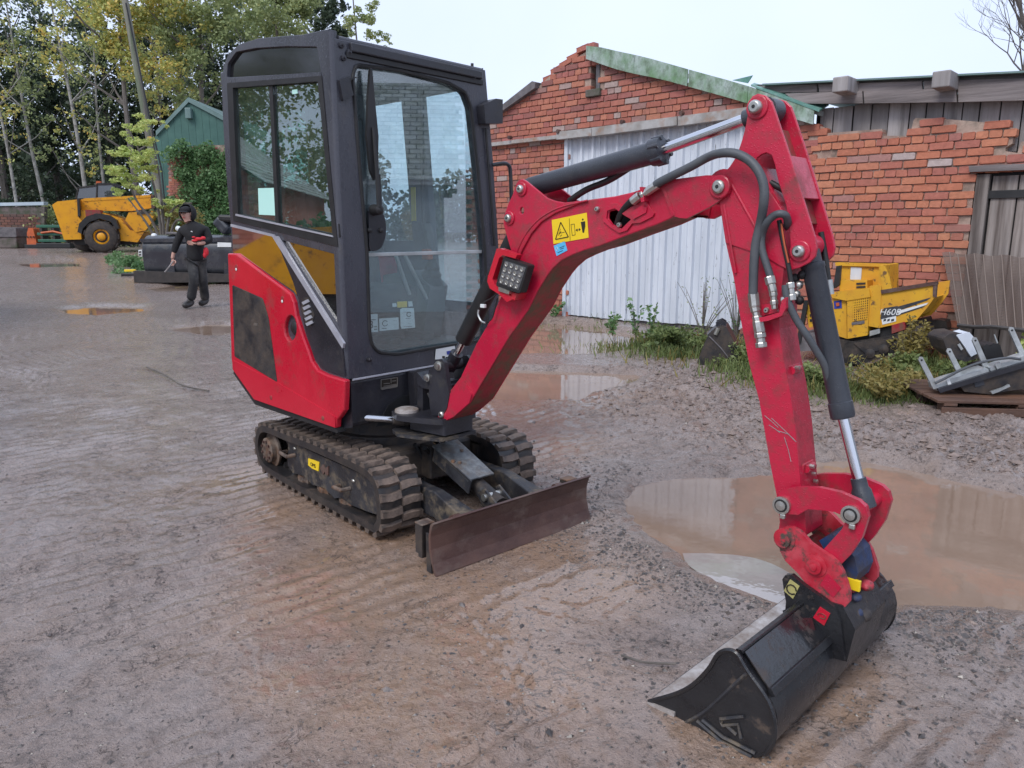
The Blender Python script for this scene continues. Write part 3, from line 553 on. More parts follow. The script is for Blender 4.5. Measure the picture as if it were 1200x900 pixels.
# ---------------------------------------------------------------- brick barn and outbuilding
wl = onframe(WLM, 1, 0)
def P2(pts, f): return [f(*p) for p in pts]
def inpoly(x, y, poly):
    c = False; n = len(poly)
    for i in range(n):
        ax, ay = poly[i]; bx, by = poly[(i+1) % n]
        if (ay > y) != (by > y) and x < (bx-ax)*(y-ay)/(by-ay)+ax: c = not c
    return c
CH = abs(wl(1135, 230)[1]-wl(1135, 230+9.8)[1]); BL = CH*2.85; JT = CH*.11
print('course', CH, 'brick', BL)
def brick_mesh(w, seed, mat):
    r = random.Random(seed); h = CH-JT; d = .1
    vs = []
    # front face slightly pillowed and chipped
    def j(a): return r.uniform(-a, a)
    fx = [0, .06*w, .94*w, w]; m = MB(); c = h*.14
    out = [(c*.7, 0), (w-c*.7, 0), (w, c), (w, h-c), (w-c, h), (c*.9, h), (0, h-c*.8), (0, c*.8)]
    out = [(x+j(.006), z+j(.004)) for x, z in out]
    y0 = -.004+j(.003)
    vs = [(x, .012, z) for x, z in out]+[(x*.97+.015*w, y0+j(.003), z*.92+.04*h) for x, z in out]+[(x, d, z) for x, z in out]
    n = len(out); fs = [tuple(range(n, 2*n))]+[(i, (i+1) % n, n+(i+1) % n, n+i) for i in range(n)]+[(2*n+i, 2*n+(i+1) % n, (i+1) % n, i) for i in range(n)]
    m.add(vs, fs); return m.mesh('brick', mat)
def lay_bricks(root, region, holes, zmin, zmax, smin, smax, mat, nmax=300, skip=.006, vis=None, seedo=0):
    """bricks whose centre lies in region; the nearest nmax become objects, the rest one joined part"""
    r = random.Random(11+seedo); full = [brick_mesh(BL-JT, 100+i, mat) for i in range(7)]; half = [brick_mesh(BL*.5-JT, 200+i, mat) for i in range(4)]
    rows = []; k = 0; z = zmin
    while z < zmax:
        english = (k % 4 == 3)          # every fourth course is headers
        step = BL*.5 if english else BL; s = smin-(BL*.25 if english else (BL*.5 if k % 2 else 0))-BL; wob = r.uniform(-.003, .003)
        while s < smax:
            L_ = step
            cs, cz = s+L_/2, z+CH/2
            if inpoly(cs, cz, region) and not any(inpoly(cs, cz, h) or (inpoly(s+.02, cz, h) and inpoly(s+L_*.8, cz, h)) for h in holes) and r.random() > skip:
                rows.append((s, z+wob+r.uniform(-.002, .002), english))
            s += L_
        z += CH; k += 1
    near = sorted(rows, key=lambda q: ((WLM @ Vector((q[0], 0, q[1])))-Cc).length if (vis is None or vis(q[0], q[1])) else 1e6)
    acc = MB()
    for i, (s, z, e) in enumerate(near):
        me = r.choice(half if e else full); y = -.006+r.uniform(-.004, .003); rz = r.uniform(-.004, .004)
        if i < nmax:
            o = bpy.data.objects.new('brick', me); COL.objects.link(o); o.parent = root; o.location = (s, y, z); o.rotation_euler = (0, rz, rz)
        else:
            b = len(acc.v); acc.v += [(v.co.x+s, v.co.y+y, v.co.z+z) for v in me.vertices]; acc.f += [tuple(x+b for x in p.vertices) for p in me.polygons]; acc.sm += [False]*len(me.polygons)
    if acc.v: acc.build('brickwork', mat, root, kind='stuff')
    return len(rows)
# --- gable barn
barn = thing('brick_barn', WLM, 'old red brick barn gable with flaking white sliding door and mossy green verge', 'barn')
sL, sX = wl(560, 300)[0], wl(945, 200)[0]
gab = [(sL, -.25)]+[wl(*p) for p in [(566,148),(583,132),(600,121),(631,101),(646,87),(660,76),(674,68),(692,57),(720,70),(780,92),(860,112),(925,137),(958,146)]]
gab += [(wl(958, 146)[0], -.25)]
slot = [wl(*p) for p in [(692,77),(703,74),(703,106),(692,107)]]
dl = wl(665, 150)[0]; dr = wl(892, 150)[0]; dtop = wl(740, 149)[1]
print('door', dl, dr, dtop, 'sX', sX)
doorhole = [(dl, -.3), (dr, -.3), (dr, dtop), (dl, dtop)]
slab('wall', gab, [slot, [(dl, -.2), (dr, -.2), (dr, dtop-.02), (dl, dtop-.02)]], .012, .32, M['mortar'], barn, WLM)
MB().box((sL, .012, -.3), (wl(958, 146)[0], .32, -.26)).build('wall_footing', M['mortar'], barn)
lay_bricks(barn, gab, [slot, doorhole], -.1, gab[9][1]+.5, sL, wl(958, 146)[0], M['brick'], vis=lambda s, z: (s < dl and z > .6) or z > dtop)
# loose bricks at the raked edge
for i, (px, py, a) in enumerate([(664,76,.3),(671,68,.25),(677,63,-.2),(684,58,.2),(652,83,.3),(641,92,.2),(690,55,.1)]):
    s, z = wl(px, py); o = bpy.data.objects.new('brick', bpy.data.meshes['brick']); COL.objects.link(o); o.parent = barn; o.location = (s-BL*.5, -.01+.03*(i % 3), z-CH*.5); o.rotation_euler = (0, -a, .1*a)
MB().box((slot[0][0], .10, slot[0][1]), (slot[1][0], .3, slot[1][1]+.1)).build('slot_back', M['rubber'], barn)
q = [wl(*p) for p in [(699,76),(703,75),(703,105),(699,106)]]; MB().prism(q, -.01, .2).build('slot_jamb', M['greyboard'], barn)
s, z = wl(690, 106); MB().box((s-.02, -.06, z-.10), (s+.24, .1, z), None).build('slot_sill', M['concrete'], barn, bevel=.01)
# left barge board
q = [wl(*p) for p in [(578,138),(582,132),(628,96),(632,97),(631,104),(584,137)]]; MB().prism(q, -.09, .3).build('barge_board', M['greyboard'], barn, bevel=.006)
# green verge band with folded top
vt = [(692,55),(706,56),(722,60),(760,68),(820,85),(875,100),(960,129)]; vb = [(958,147),(920,136),(877,121),(820,105),(780,94),(735,85),(705,75),(691,70)]
ns = 4; T = [wl(*p) for p in vt]; Bm = [wl(*p) for p in reversed(vb)]
xs = np.linspace(T[0][0], T[-1][0], ns+1)
def at(L_, s):
    for (a, b) in zip(L_[:-1], L_[1:]):
        if s <= b[0]: return a[1]+(b[1]-a[1])*(s-a[0])/(b[0]-a[0]+1e-9)
    return L_[-1][1]
for i in range(ns):
    a, b = xs[i], xs[i+1]-.012; y = -.10-.012*(i % 2); q = [(a+(b-a)*t, at(T, a+(b-a)*t)) for t in (0, .33, .66, 1)]+[(a+(b-a)*t, at(Bm, a+(b-a)*t)) for t in (1, .66, .33, 0)]
    MB().prism(q, y, y+.02).build('verge_board', M['verge'], barn, bevel=.003)
# folded sheet seen from above, from the verge back over the lean-to
f0 = lambda px, py, y: onframe(WLM, 1, y)(px, py)
a = f0(880, 99, -.12); b_ = f0(960, 129, -.12); c = f0(971.5, 121.5, .25); d = f0(884, 97, .35)
MB().add([(a[0], -.12, a[1]), (b_[0], -.12, b_[1]), (c[0], .25, c[1]), (d[0], .35, d[1]), (a[0], -.12, a[1]-.02), (b_[0], -.12, b_[1]-.02), (c[0], .25, c[1]-.02), (d[0], .35, d[1]-.02)], [(0, 1, 2, 3), (7, 6, 5, 4), (0, 4, 5, 1), (1, 5, 6, 2), (2, 6, 7, 3), (3, 7, 4, 0)]).build('verge_flashing', M['greentop'], barn)
a = f0(858, 94, .1); b_ = f0(876, 97.5, .1); c = f0(884, 89, .15)
MB().prism([a, b_, c], .1, .115).build('loose_flashing', M['greentop'], barn)
# roof slopes behind the gable
ap = wl(697, 56); l0 = wl(578, 136); r0 = wl(960, 129)
MB().add([(ap[0], .02, ap[1]), (ap[0], 9, ap[1]), (r0[0], 9, r0[1]), (r0[0], .02, r0[1]), (ap[0], .02, ap[1]-.06), (ap[0], 9, ap[1]-.06), (r0[0], 9, r0[1]-.06), (r0[0], .02, r0[1]-.06)], [(0, 3, 2, 1), (4, 5, 6, 7), (0, 1, 5, 4), (1, 2, 6, 5), (2, 3, 7, 6), (3, 0, 4, 7)]).build('roof', M['slate'], barn)
l1 = wl(655, 80)
MB().add([(l1[0], .15, l1[1]-.05), (l1[0], 9, l1[1]-.05), (l0[0], 9, l0[1]), (l0[0], .15, l0[1]), (l1[0], .15, l1[1]-.12), (l1[0], 9, l1[1]-.12), (l0[0], 9, l0[1]-.06), (l0[0], .15, l0[1]-.06)], [(0, 1, 2, 3), (7, 6, 5, 4), (0, 4, 5, 1), (1, 5, 6, 2), (2, 6, 7, 3), (3, 7, 4, 0)]).build('roof', M['slate'], barn)
# sliding door: corrugated sheets
dp = []; s = dl+.02; pw = abs(wl(683, 200)[0]-wl(670, 200)[0]); door = MB(); n = 0
edges = np.arange(dl+.02, dr, pw)
zt = dtop-.03; z0 = .03
panels = [list(edges[i:i+4]) for i in range(0, len(edges)-1, 3)]
for pi, E_ in enumerate(panels):
    m = MB(); y = .05+(.012 if pi % 2 else 0); top = zt+rnd.uniform(-.02, .01); bt = z0+rnd.uniform(-.03, .04); prof = []
    for e0, e1 in zip(E_[:-1], E_[1:]):
        w = e1-e0; prof += [(e0, y), (e0+.06*w, y-.045), (e0+.22*w, y-.045), (e0+.28*w, y), (e0+.62*w, y), (e0+.64*w, y-.012), (e0+.68*w, y-.012), (e0+.70*w, y)]
    if len(E_) < 2: continue
    prof += [(E_[-1]+.02, y)]
    vs = [(a_, b__, bt) for a_, b__ in prof]+[(a_, b__, top) for a_, b__ in prof]+[(a_, b__+.006, bt) for a_, b__ in prof]+[(a_, b__+.006, top) for a_, b__ in prof]; k = len(prof)
    m.add(vs, [(i, i+1, k+i+1, k+i) for i in range(k-1)]+[(2*k+i, 3*k+i, 3*k+i+1, 2*k+i+1) for i in range(k-1)]+[(0, k, 3*k, 2*k), (k-1, 3*k-1, 4*k-1, 2*k-1)])
    m.build('door_sheet', M['whitesheet'], barn)
MB().box((dl-.02, .09, -.1), (dr+.1, .12, dtop)).build('door_backing', M['greyboard'], barn)
MB().box((dl-.035, -.03, -.05), (dl+.03, .07, dtop)).build('door_edge', M['whitesheet'], barn, bevel=.004)
# door track: rail and timber
a = wl(574, 168.5); b_ = wl(662, 158.5)
h = .075
for (p0, p1, hh, y0, y1, nm, mm) in [((570,168.8), (604,165), 4.2, -.10, 0, 'door_rail', 'rail'), ((605,164.8), (661,158.8), 4.2, -.12, 0, 'door_rail', 'rail'), ((659,155.5), (700,150.8), 9, -.14, 0, 'door_header', 'rail'), ((701,150.6), (800,137.8), 10, -.15, 0, 'door_header', 'rail'), ((801,137.6), (893,125.5), 11, -.14, 0, 'door_header', 'rail')]:
    A0 = wl(*p0); B0 = wl(*p1); A1 = wl(p0[0], p0[1]+hh); B1 = wl(p1[0], p1[1]+hh)
    MB().prism([A0, B0, B1, A1], y0, y1).build(nm, M[mm], barn, bevel=.008)
for px, py in [(604,162),(661,155),(736,144),(805,134)]:
    s, z = wl(px, py); MB().cyl((s, -.16, z), (s, -.10, z), .03, 8).build('rail_bolt', M['rust'], barn)
# --- outbuilding to the right
WRM = fr((w0.x, w0.y, w0.z), -43.9)
outb = thing('brick_outbuilding', WRM, 'orange red brick outbuilding with crumbling wall top under grey weatherboards', 'outbuilding')
sA = wl(958, 150)[0]; sE = wl(1330, 150)[0]
top = [wl(*p) for p in [(958,147),(966,149),(967,156),(1033,151),(1035,159),(1066,159),(1070,141),(1073,138),(1104,139),(1163,144),(1188,150),(1186,168),(1178,173),(1178,177),(1192,179),(1196,166),(1240,160),(1330,158)]]
doorx = wl(1139, 240)[0]; doort = wl(1139, 200)[1]
wreg = [(sA, -.3)]+top+[(sE, -.3)]
dh = [(doorx, -.2), (sE+.1, -.2), (sE+.1, doort), (doorx, doort)]
wallpoly = [(sA, -.3)]+top+[(sE, doort), (doorx, doort), (doorx, -.3)]
slab('wall', wallpoly, [], .012, .3, M['mortar'], outb, WRM)
lay_bricks(outb, wreg, [dh], -.1+CH*.37, top[8][1]+.2, sA+.01, sE, M['brickb'], vis=lambda s, z: z > .45 and s < wl(1200, 150)[0], seedo=3)
# weatherboards, set back
zt = wl(1080, 119)[1]+.06; s = sA-.03; bw = abs(wl(1063, 130)[0]-wl(1041, 130)[0])
while s < sE-.3:
    w = bw*rnd.uniform(.8, 1.2); y = .14+rnd.uniform(-.012, .012); zb = wl(1050, 185)[1]
    MB().box((s, y, zb), (s+w-.012, y+.02, zt+rnd.uniform(-.01, .02))).build('weatherboard', M['wood'], outb, bevel=.003); s += w
MB().box((sA-.1, .19, .5), (sE, .22, zt)).build('wall_lining', M['rubber'], outb)
# fascia planks, gutter sheet, rafter ends (all slope slightly down to the right)
def sloped(name, pts, y0, y1, mat, bev=.006): MB().prism([f0(px, py, y0) for px, py in pts], y0, y1).build(name, M[mat], outb, bevel=bev)
sloped('fascia_board', [(884,101),(957,99),(957,107.5),(890,109)], -.02, .02, 'woodh')
sloped('fascia_board', [(959,99),(1080,95),(1081,106),(960,107.5)], -.02, .02, 'woodh')
sloped('fascia_board', [(1083,95),(1260,90),(1260,101),(1083,106)], -.03, .01, 'woodh')
sloped('fascia_board', [(920,109.5),(1010,106.5),(1011,121),(935,121.5)], -.05, -.01, 'woodh')
sloped('fascia_board', [(1012,107),(1120,103.5),(1121,119.5),(1013,121)], -.045, -.005, 'woodh')
sloped('fascia_board', [(1123,103.5),(1260,99),(1260,116),(1123,119.5)], -.05, -.01, 'woodh')
sloped('gutter_board', [(880,99.5),(1260,81),(1260,90.2),(884,101)], -.02, .03, 'darkwood')
a = f0(895, 98.5, -.06); b_ = f0(1270, 80.0, -.06)
MB().add([(a[0], -.10, a[1]), (b_[0], -.10, b_[1]), (b_[0], 5, b_[1]+.04), (a[0], 5, a[1]+.04), (a[0], -.10, a[1]-.018), (b_[0], -.10, b_[1]-.018), (b_[0], 5, b_[1]+.02), (a[0], 5, a[1]+.02)], [(0, 1, 2, 3), (7, 6, 5, 4), (0, 4, 5, 1), (1, 5, 6, 2), (2, 6, 7, 3), (3, 7, 4, 0)]).build('roof', M['greenroof'], outb)
for (px, py) in [(986, 98.5), (1104, 92.5)]:
    s, z = f0(px, py, -.3); MB().box((s-.085, -.34, z-.085), (s+.085, .1, z+.075), None).build('rafter_end', M['wood'], outb, bevel=.012)
s0, z0_ = f0(1135, 194.5, -.06); s1, z1_ = f0(1300, 187, -.06)
MB().prism([f0(1135,194.5,-.06), f0(1300,187.5,-.06), f0(1300,195,-.06), f0(1136,201.5,-.06)], -.06, .1).build('door_lintel', M['woodh'], outb, bevel=.008)
# plank door
MB().box((doorx+.01, .0, -.1), (doorx+.13, .1, doort-.04)).build('door_frame', M['doorwood'], outb, bevel=.006)
s = doorx+.15
while s < sE-.2:
    w = rnd.uniform(.20, .27); MB().box((s, .06+rnd.uniform(-.006, .006), -.05), (s+w-.012, .09, doort-.06)).build('door_plank', M['doorwood'], outb, bevel=.004); s += w
z = wl(1170, 227)[1]; MB().box((doorx+.06, .035, z-.045), (doorx+1.1, .052, z+.035)).build('door_hinge', M['rubber'], outb, bevel=.003)
MB().box((doorx, .11, -.1), (sE, .14, doort)).build('door_backing', M['rubber'], outb)
# ---------------------------------------------------------------- mesh sheet leaning on the wall by the door
mesh_mat = bpy.data.materials.new('brown_debris_mesh'); mesh_mat.use_nodes = True; nt = mesh_mat.node_tree; nt.nodes.clear(); L = nt.links.new
o_ = NN(nt, 'ShaderNodeOutputMaterial'); ms = NN(nt, 'ShaderNodeMixShader'); tr = NN(nt, 'ShaderNodeBsdfTransparent'); df = NN(nt, 'ShaderNodeBsdfPrincipled'); df.inputs['Base Color'].default_value = (.10, .066, .052, 1); df.inputs['Roughness'].default_value = .6
gp = NN(nt, 'ShaderNodeTexCoord'); wv = NN(nt, 'ShaderNodeTexWave'); wv.bands_direction = 'Z'; wv.inputs['Scale'].default_value = 22; wv.inputs['Distortion'].default_value = .3; L(gp.outputs['Object'], wv.inputs['Vector'])
r_ = NN(nt, 'ShaderNodeMapRange'); r_.inputs['From Min'].default_value = .2; r_.inputs['From Max'].default_value = .8; r_.inputs['To Min'].default_value = .55; r_.inputs['To Max'].default_value = .85; L(wv.outputs[0], r_.inputs[0]); L(r_.outputs[0], ms.inputs[0]); L(tr.outputs[0], ms.inputs[1]); L(df.outputs[0], ms.inputs[2]); L(ms.outputs[0], o_.inputs[0])
wb = gpt(1150, 392); 
mp = thing('mesh_panel', WLM, 'brown see-through mesh sheet with pale upright wires leaning against brick wall and plank door', 'mesh panel')
tlc = f0(1104, 296, -.12); trc = f0(1290, 305, -.12); brc = f0(1290, 392, -.45); blc = f0(1122, 381, -.45); mlc = f0(1098, 333, -.30)
def mpt(u, v):   # u along, v down
    tx = (tlc[0]+(trc[0]-tlc[0])*u, -.12, tlc[1]+(trc[1]-tlc[1])*u); bx = (blc[0]+(brc[0]-blc[0])*u, -.45, blc[1]+(brc[1]-blc[1])*u)
    return Vector(tx)*(1-v)+Vector(bx)*v+Vector((0, .02*math.sin(u*21), .01*math.sin(u*33)))
m = MB(); m.grid(lambda u, v: mpt(u, v), 40, 8); m.build('mesh_sheet', mesh_mat, mp)
M['wire'] = pm('pale_wire', (.20, .155, .13, 1), None, 5, .5)
for i in range(17):
    u = (i+.35)/17; MB().tube([mpt(u+.03*(1-v)*1, v)+Vector((0, -.012, 0)) for v in (0, .25, .5, .75, 1)], .0055, 5).build('upright_wire', M['wire'], mp)
MB().tube([mpt(u, 1)+Vector((0, -.01, 0)) for u in np.linspace(0, 1, 9)], .022, 6).build('bottom_bar', M['darkwood'], mp)
# ---------------------------------------------------------------- mini excavator
EXM = fr((-.717, 4.173, 0), -42.2)
EX = thing('mini_excavator', EXM, 'red and charcoal mini excavator with enclosed cab, rusty blade and grading bucket', 'excavator')
ut = onframe(UC, 1, -.49)
# --- tracks
def track(side):
    """side -1 = near the camera"""
    yo, yi = (-.49, -.262) if side < 0 else (.49, .262)
    px = [(440,630),(446,625),(449,614),(448,588),(444,568),(437,554),(425,543),(400,531),(360,514),(330,503),(314,496.5),(305,495),(299,502),(297,520),(301,540),(308,553),(318,561),(345,577),(380,597),(415,616)]
    P = [ut(*p) for p in px]; P = [(x, max(z, .004)) for x, z in P]
    path = [v.to_2d() for v in smooth_path([(x, z, 0) for x, z in P+P[:1]], 5)][:-1]
    # resample evenly
    L_ = [0]
    for i in range(len(path)): L_.append(L_[-1]+(path[(i+1) % len(path)]-path[i]).length)
    tot = L_[-1]
    def at_(t):
        t %= tot
        for i in range(len(path)):
            if L_[i+1] >= t:
                f_ = (t-L_[i])/(L_[i+1]-L_[i]+1e-9); return path[i].lerp(path[(i+1) % len(path)], f_)
    n = 96; ring = [at_(tot*i/n) for i in range(n)]
    cen = sum(ring, Vector((0, 0)))/n
    def nrm(i):
        t = ring[(i+1) % n]-ring[i-1]; q = Vector((t.y, -t.x)).normalized(); return q if q.dot(ring[i]-cen) > 0 else -q
    N_ = [nrm(i) for i in range(n)]
    lug = .019
    m = MB(); prof = [(yo*.998, -.060), (yo, -.052), (yo, -lug-.002), (yo*.985, -lug), (yi, -lug), (yi, -.055)]
    vs = [(ring[i].x+N_[i].x*d, y, ring[i].y+N_[i].y*d) for i in range(n) for y, d in prof]; k = len(prof)
    m.add(vs, [(i*k+j, i*k+(j+1) % k, ((i+1) % n)*k+(j+1) % k, ((i+1) % n)*k+j) for i in range(n) for j in range(k)], True)
    band = m.build('crawler_track', M['trackedge'], EX, M=UC)
    # tread lugs
    nl = 42; w = yi-yo; s = 1 if w > 0 else -1
    def lugmesh(v):
        r = random.Random(v); q = MB(); a = .040; L0 = abs(w)*.49
        q.add([(-.024, 0, -.004), (.020, 0, -.004), (.014, 0, lug), (-.016, 0, lug), (-.016, L0*.5, -.004), (.026, L0*.5, -.004), (.021, L0*.5, lug+r.uniform(0, .004)), (-.012, L0*.5, lug), (-.024, L0, -.004), (.024, L0, -.004), (.016, L0, lug-.003), (-.018, L0, lug-.004)],
              [(0, 1, 2, 3), (0, 4, 5, 1), (1, 5, 6, 2), (2, 6, 7, 3), (3, 7, 4, 0), (4, 8, 9, 5), (5, 9, 10, 6), (6, 10, 11, 7), (7, 11, 8, 4), (8, 11, 10, 9)])
        return q.mesh('track_lug', M['track'])
    meshes = [lugmesh(side*10+i) for i in range(3)]
    T0 = wm(band).inverted() @ UC
    for i in range(nl):
        for half in (0, 1):
            t = tot*(i+(.5 if half else 0))/nl; p = at_(t); q = at_(t+.02); tv = (q-p).normalized(); nv = Vector((tv.y, -tv.x))
            if nv.dot(p-cen) < 0: nv = -nv
            X = Vector((tv.x, 0, tv.y)); Z = Vector((nv.x, 0, nv.y)); Y = Z.cross(X)
            yy = (yo if half == 0 else yi) ; base = Vector((p.x-nv.x*lug, 0, p.y-nv.y*lug))
            out = 1 if (half == 0) == (s > 0) else -1      # direction in which the lug extends
            Yv = Vector((0, out, 0)); Xv = Yv.cross(Z)
            Mx = Matrix((( Xv.x, Yv.x, Z.x, base.x), (Xv.y, Yv.y, Z.y, yy), (Xv.z, Yv.z, Z.z, base.z), (0, 0, 0, 1)))
            o = bpy.data.objects.new('track_lug', meshes[(i+half) % 3]); COL.objects.link(o); o.parent = band; o.matrix_local = T0 @ Mx
    # frame inside the track
    yf = -.455 if side < 0 else .455; uf = onframe(UC, 1, -.455)
    fp = [(338,517),(400,545),(420,554),(433,560),(441,572),(443,590),(442,603),(432,600),(412,592),(400,583),(392,584),(380,572),(366,568),(356,558),(343,554),(337,545)]
    q = [uf(*p) for p in fp]; sy = -1 if side < 0 else 1
    fo = MB().prism(q, sy*.455, sy*.41).build('track_frame', M['frame_dirty'], EX, M=UC, bevel=.006)
    q2 = [(x, z) for x, z in [(-.42, .13), (.46, .13), (.48, .30), (-.42, .33)]]; MB().prism(q2, sy*.42, sy*.28).build('inner_frame', M['blackrough'], fo, M=UC)
    c = uf(316, 527)
    MB().lathe((c[0], sy*.42, c[1]), (0, sy, 0), [(0, .095), (.01, .105), (.02, .105), (.022, .075), (.05, .075), (.055, .068), (.056, 0.01)], 24).build('drive_motor', M['rustedge'], fo, M=UC)
    m = MB()
    for i in range(11):
        a = 2*math.pi*i/11; ca, sa = math.cos(a), math.sin(a)
        m.prism([(c[0]+.10*math.cos(a+d)*r, c[1]+.10*math.sin(a+d)*r) for d, r in ((-.2, 1), (-.1, 1.4), (.1, 1.4), (.2, 1))], sy*.36, sy*.385)
    m.build('sprocket', M['blackrough'], fo, M=UC)
    for i in range(9):
        a = 2*math.pi*i/9; MB().cyl((c[0]+.055*math.cos(a), sy*.473, c[1]+.055*math.sin(a)), (c[0]+.055*math.cos(a), sy*.484, c[1]+.055*math.sin(a)), .008, 6).build('motor_bolt', M['rust'], fo, M=UC)
    for p in [(352,563),(375,577),(401,591)]:
        a = uf(*p); MB().lathe((a[0], sy*.28, .075), (0, sy, 0), [(0, .055), (.13, .055), (.14, .065), (.16, .065), (.165, .03), (.175, .028), (.176, .005)], 18).build('track_roller', M['rustedge'], fo, M=UC)
    MB().lathe((.50, sy*.29, .20), (0, sy, 0), [(0, .15), (.10, .15), (.11, .13), (.12, .05), (.121, .005)], 24).build('idler_wheel', M['blackrough'], fo, M=UC)
    m = MB()   # drive teeth cast inside the track
    for i in range(44):
        p = at_(tot*i/44); qv = at_(tot*i/44+.02); tv = (qv-p).normalized(); nv = Vector((tv.y, -tv.x)); nv = -nv if nv.dot(p-cen) < 0 else nv
        b = p-nv*.06; t_ = b-nv*.032
        for yy in (sy*.345, sy*.405):
            m.add([(b.x-tv.x*.016, yy-.012, b.y-tv.y*.016), (b.x+tv.x*.016, yy-.012, b.y+tv.y*.016), (b.x+tv.x*.016, yy+.012, b.y+tv.y*.016), (b.x-tv.x*.016, yy+.012, b.y-tv.y*.016), (t_.x, yy-.008, t_.y), (t_.x, yy+.008, t_.y)], [(0, 1, 2, 3), (0, 4, 1), (1, 4, 5, 2), (2, 5, 3), (3, 5, 4, 0)])
    m.build('drive_teeth', M['trackedge'], band, M=UC, kind='stuff')
    if side < 0:
        for p, q_ in [((336,529),(346,533)), ((399,569),(411,572))]:
            a = uf(*p); b = uf(*q_)
            MB().tube([(a[0], -.455, a[1]), (a[0]+.01, -.50, a[1]+.004), (b[0]-.01, -.50, b[1]-.004), (b[0], -.455, b[1])], .011, 8).build('tie_down_hook', M['rustedge'], fo, M=UC)
        q = [uf(*p) for p in [(362,537),(367,538.5),(375,541.5),(374,552),(367,549),(362,545)]]; st = MB().prism(q, -.460, -.4555).build('yellow_sticker', M['yellowsign'], fo, M=UC)
        a = uf(368, 545); Tt = UC @ Matrix.Translation((a[0], -.4612, a[1])) @ Matrix.Rotation(math.pi/2, 4, 'X')
        text_obj('sticker_lettering', 'OMS', M['ink'], fo, Tt, .030)
        q = [uf(*p) for p in [(376,548),(380,544),(382,549),(386,546),(386,557),(383,556),(382,552),(380,556)]]; MB().prism(q, -.462, -.455).build('stamped_plate', M['rust'], fo, M=UC)
        for p in [(343,528),(411,566)]:
            a = uf(*p); MB().sphere((a[0]+.03, -.458, a[1]+.02), (.014, .006, .009)).build('paint_chip', M['zinc'], fo, M=UC)
track(-1); track(1)
# --- undercarriage centre
uc = MB(); uc.box((-.38, -.27, .17), (.44, .27, .34)); uc.build('undercarriage_frame', M['blackrough'], EX, M=UC, bevel=.02)
MB().lathe((0, 0, .34), (0, 0, 1), [(0, .33), (.04, .33), (.045, .30), (.12, .30), (.125, .05)], 36).build('slew_ring', M['blackrough'], EX, M=UC)
# --- blade
bl = MB(); pr = [(1.150, 0.0), (1.128, .05), (1.112, .11), (1.112, .17), (1.126, .222), (1.140, .236), (1.128, .240), (1.112, .226), (1.098, .17), (1.098, .11), (1.114, .05), (1.136, .0)]
bl.prism(pr, -.489, .489); blade = bl.build('dozer_blade', M['rust'], EX, M=UC, bevel=.002)
for s in (-1, 1):
    MB().box((1.075, s*.484-.004, .0), (1.11, s*.484+.004, .18)).build('blade_end_plate', M['blackrough'], blade, M=UC, bevel=.002)
    MB().prism([(.99, .06), (1.04, .06), (1.04, .190), (1.03, .196), (.99, .196)], s*.45-.035, s*.45-.027).build('extension_bracket', M['blackrough'], blade, M=UC, bevel=.002)
    MB().prism([(.99, .06), (1.04, .06), (1.04, .196), (.99, .196)], s*.45+.027, s*.45+.035).build('extension_bracket', M['blackrough'], blade, M=UC, bevel=.002)
    MB().box((.985, s*.45-.035, .196), (1.045, s*.45+.035, .203)).build('bracket_top', M['rustedge'], blade, M=UC, bevel=.003)
    MB().box((1.0, s*.45-.03, .04), (1.03, s*.45+.03, .19)).build('bracket_back', M['blackrough'], blade, M=UC, bevel=.003)
    MB().cyl((1.07, s*.30, .19), (1.07, s*.34, .19), .028, 12).build('bracket_pin', M['rust'], blade, M=UC)
    arm = MB(); 
    arm.add([(x, y, z) for x, hw in ((.40, .03), (.80, .028), (1.0, .045), (1.11, .09)) for y in (s*.22-hw, s*.22+hw) for z in ((.10 if x < 1 else .04), (.235 if x < .9 else .19))], [(0, 1, 3, 2)]+[f_ for k in range(3) for f_ in ((4*k, 4*k+4, 4*k+5, 4*k+1), (4*k+2, 4*k+3, 4*k+7, 4*k+6), (4*k, 4*k+2, 4*k+6, 4*k+4), (4*k+1, 4*k+5, 4*k+7, 4*k+3))]+[(12, 14, 15, 13)])
    arm.build('blade_arm', M['frame_dirty'], blade, M=UC, bevel=.006)
# blade ram with cover plate
MB().box((.42, -.07, .18), (.52, .07, .36)).build('ram_bracket', M['blackrough'], blade, M=UC, bevel=.01)
MB().cyl((.50, -.02, .37), (.72, -.015, .30), .018, 14).build('ram_rod', M['chrome'], blade, M=UC)
MB().cyl((.50, .03, .37), (.72, .03, .30), .012, 12).build('ram_rod', M['chrome'], blade, M=UC)
MB().cyl((.60, 0, .29), (1.0, 0, .16), .042, 18).build('ram_barrel', M['blackrough'], blade, M=UC)
def tilted(x0, z0, x1, z1, y0, y1, t):
    d = Vector((x1-x0, z1-z0)).normalized(); n = Vector((-d.y, d.x))*t; return [(x0, z0), (x1, z1), (x1+n.x, z1+n.y), (x0+n.x, z0+n.y)]
MB().prism(tilted(.56, .375, .86, .262, 0, 0, .012), -.085, .075).build('ram_cover', M['cover'], blade, M=UC, bevel=.004)
MB().prism(tilted(.56, .30, .86, .20, 0, 0, .075), -.085, -.078).build('ram_cover_side', M['frame_dirty'], blade, M=UC, bevel=.003)
for x, y in ((.66, .03), (.74, -.045), (.72, -.07)):
    MB().cyl((x, y, .377-(x-.56)*.377+.009), (x, y, .377-(x-.56)*.377+.021), .010, 6).build('cover_bolt', M['rustedge'], blade, M=UC)
for y in (-.045, .045): MB().prism([(.88, .20), (.94, .24), (1.11, .14), (1.11, .05), (.95, .12)], y-.005, y+.005).build('ram_lug', M['frame_dirty'], blade, M=UC, bevel=.002)
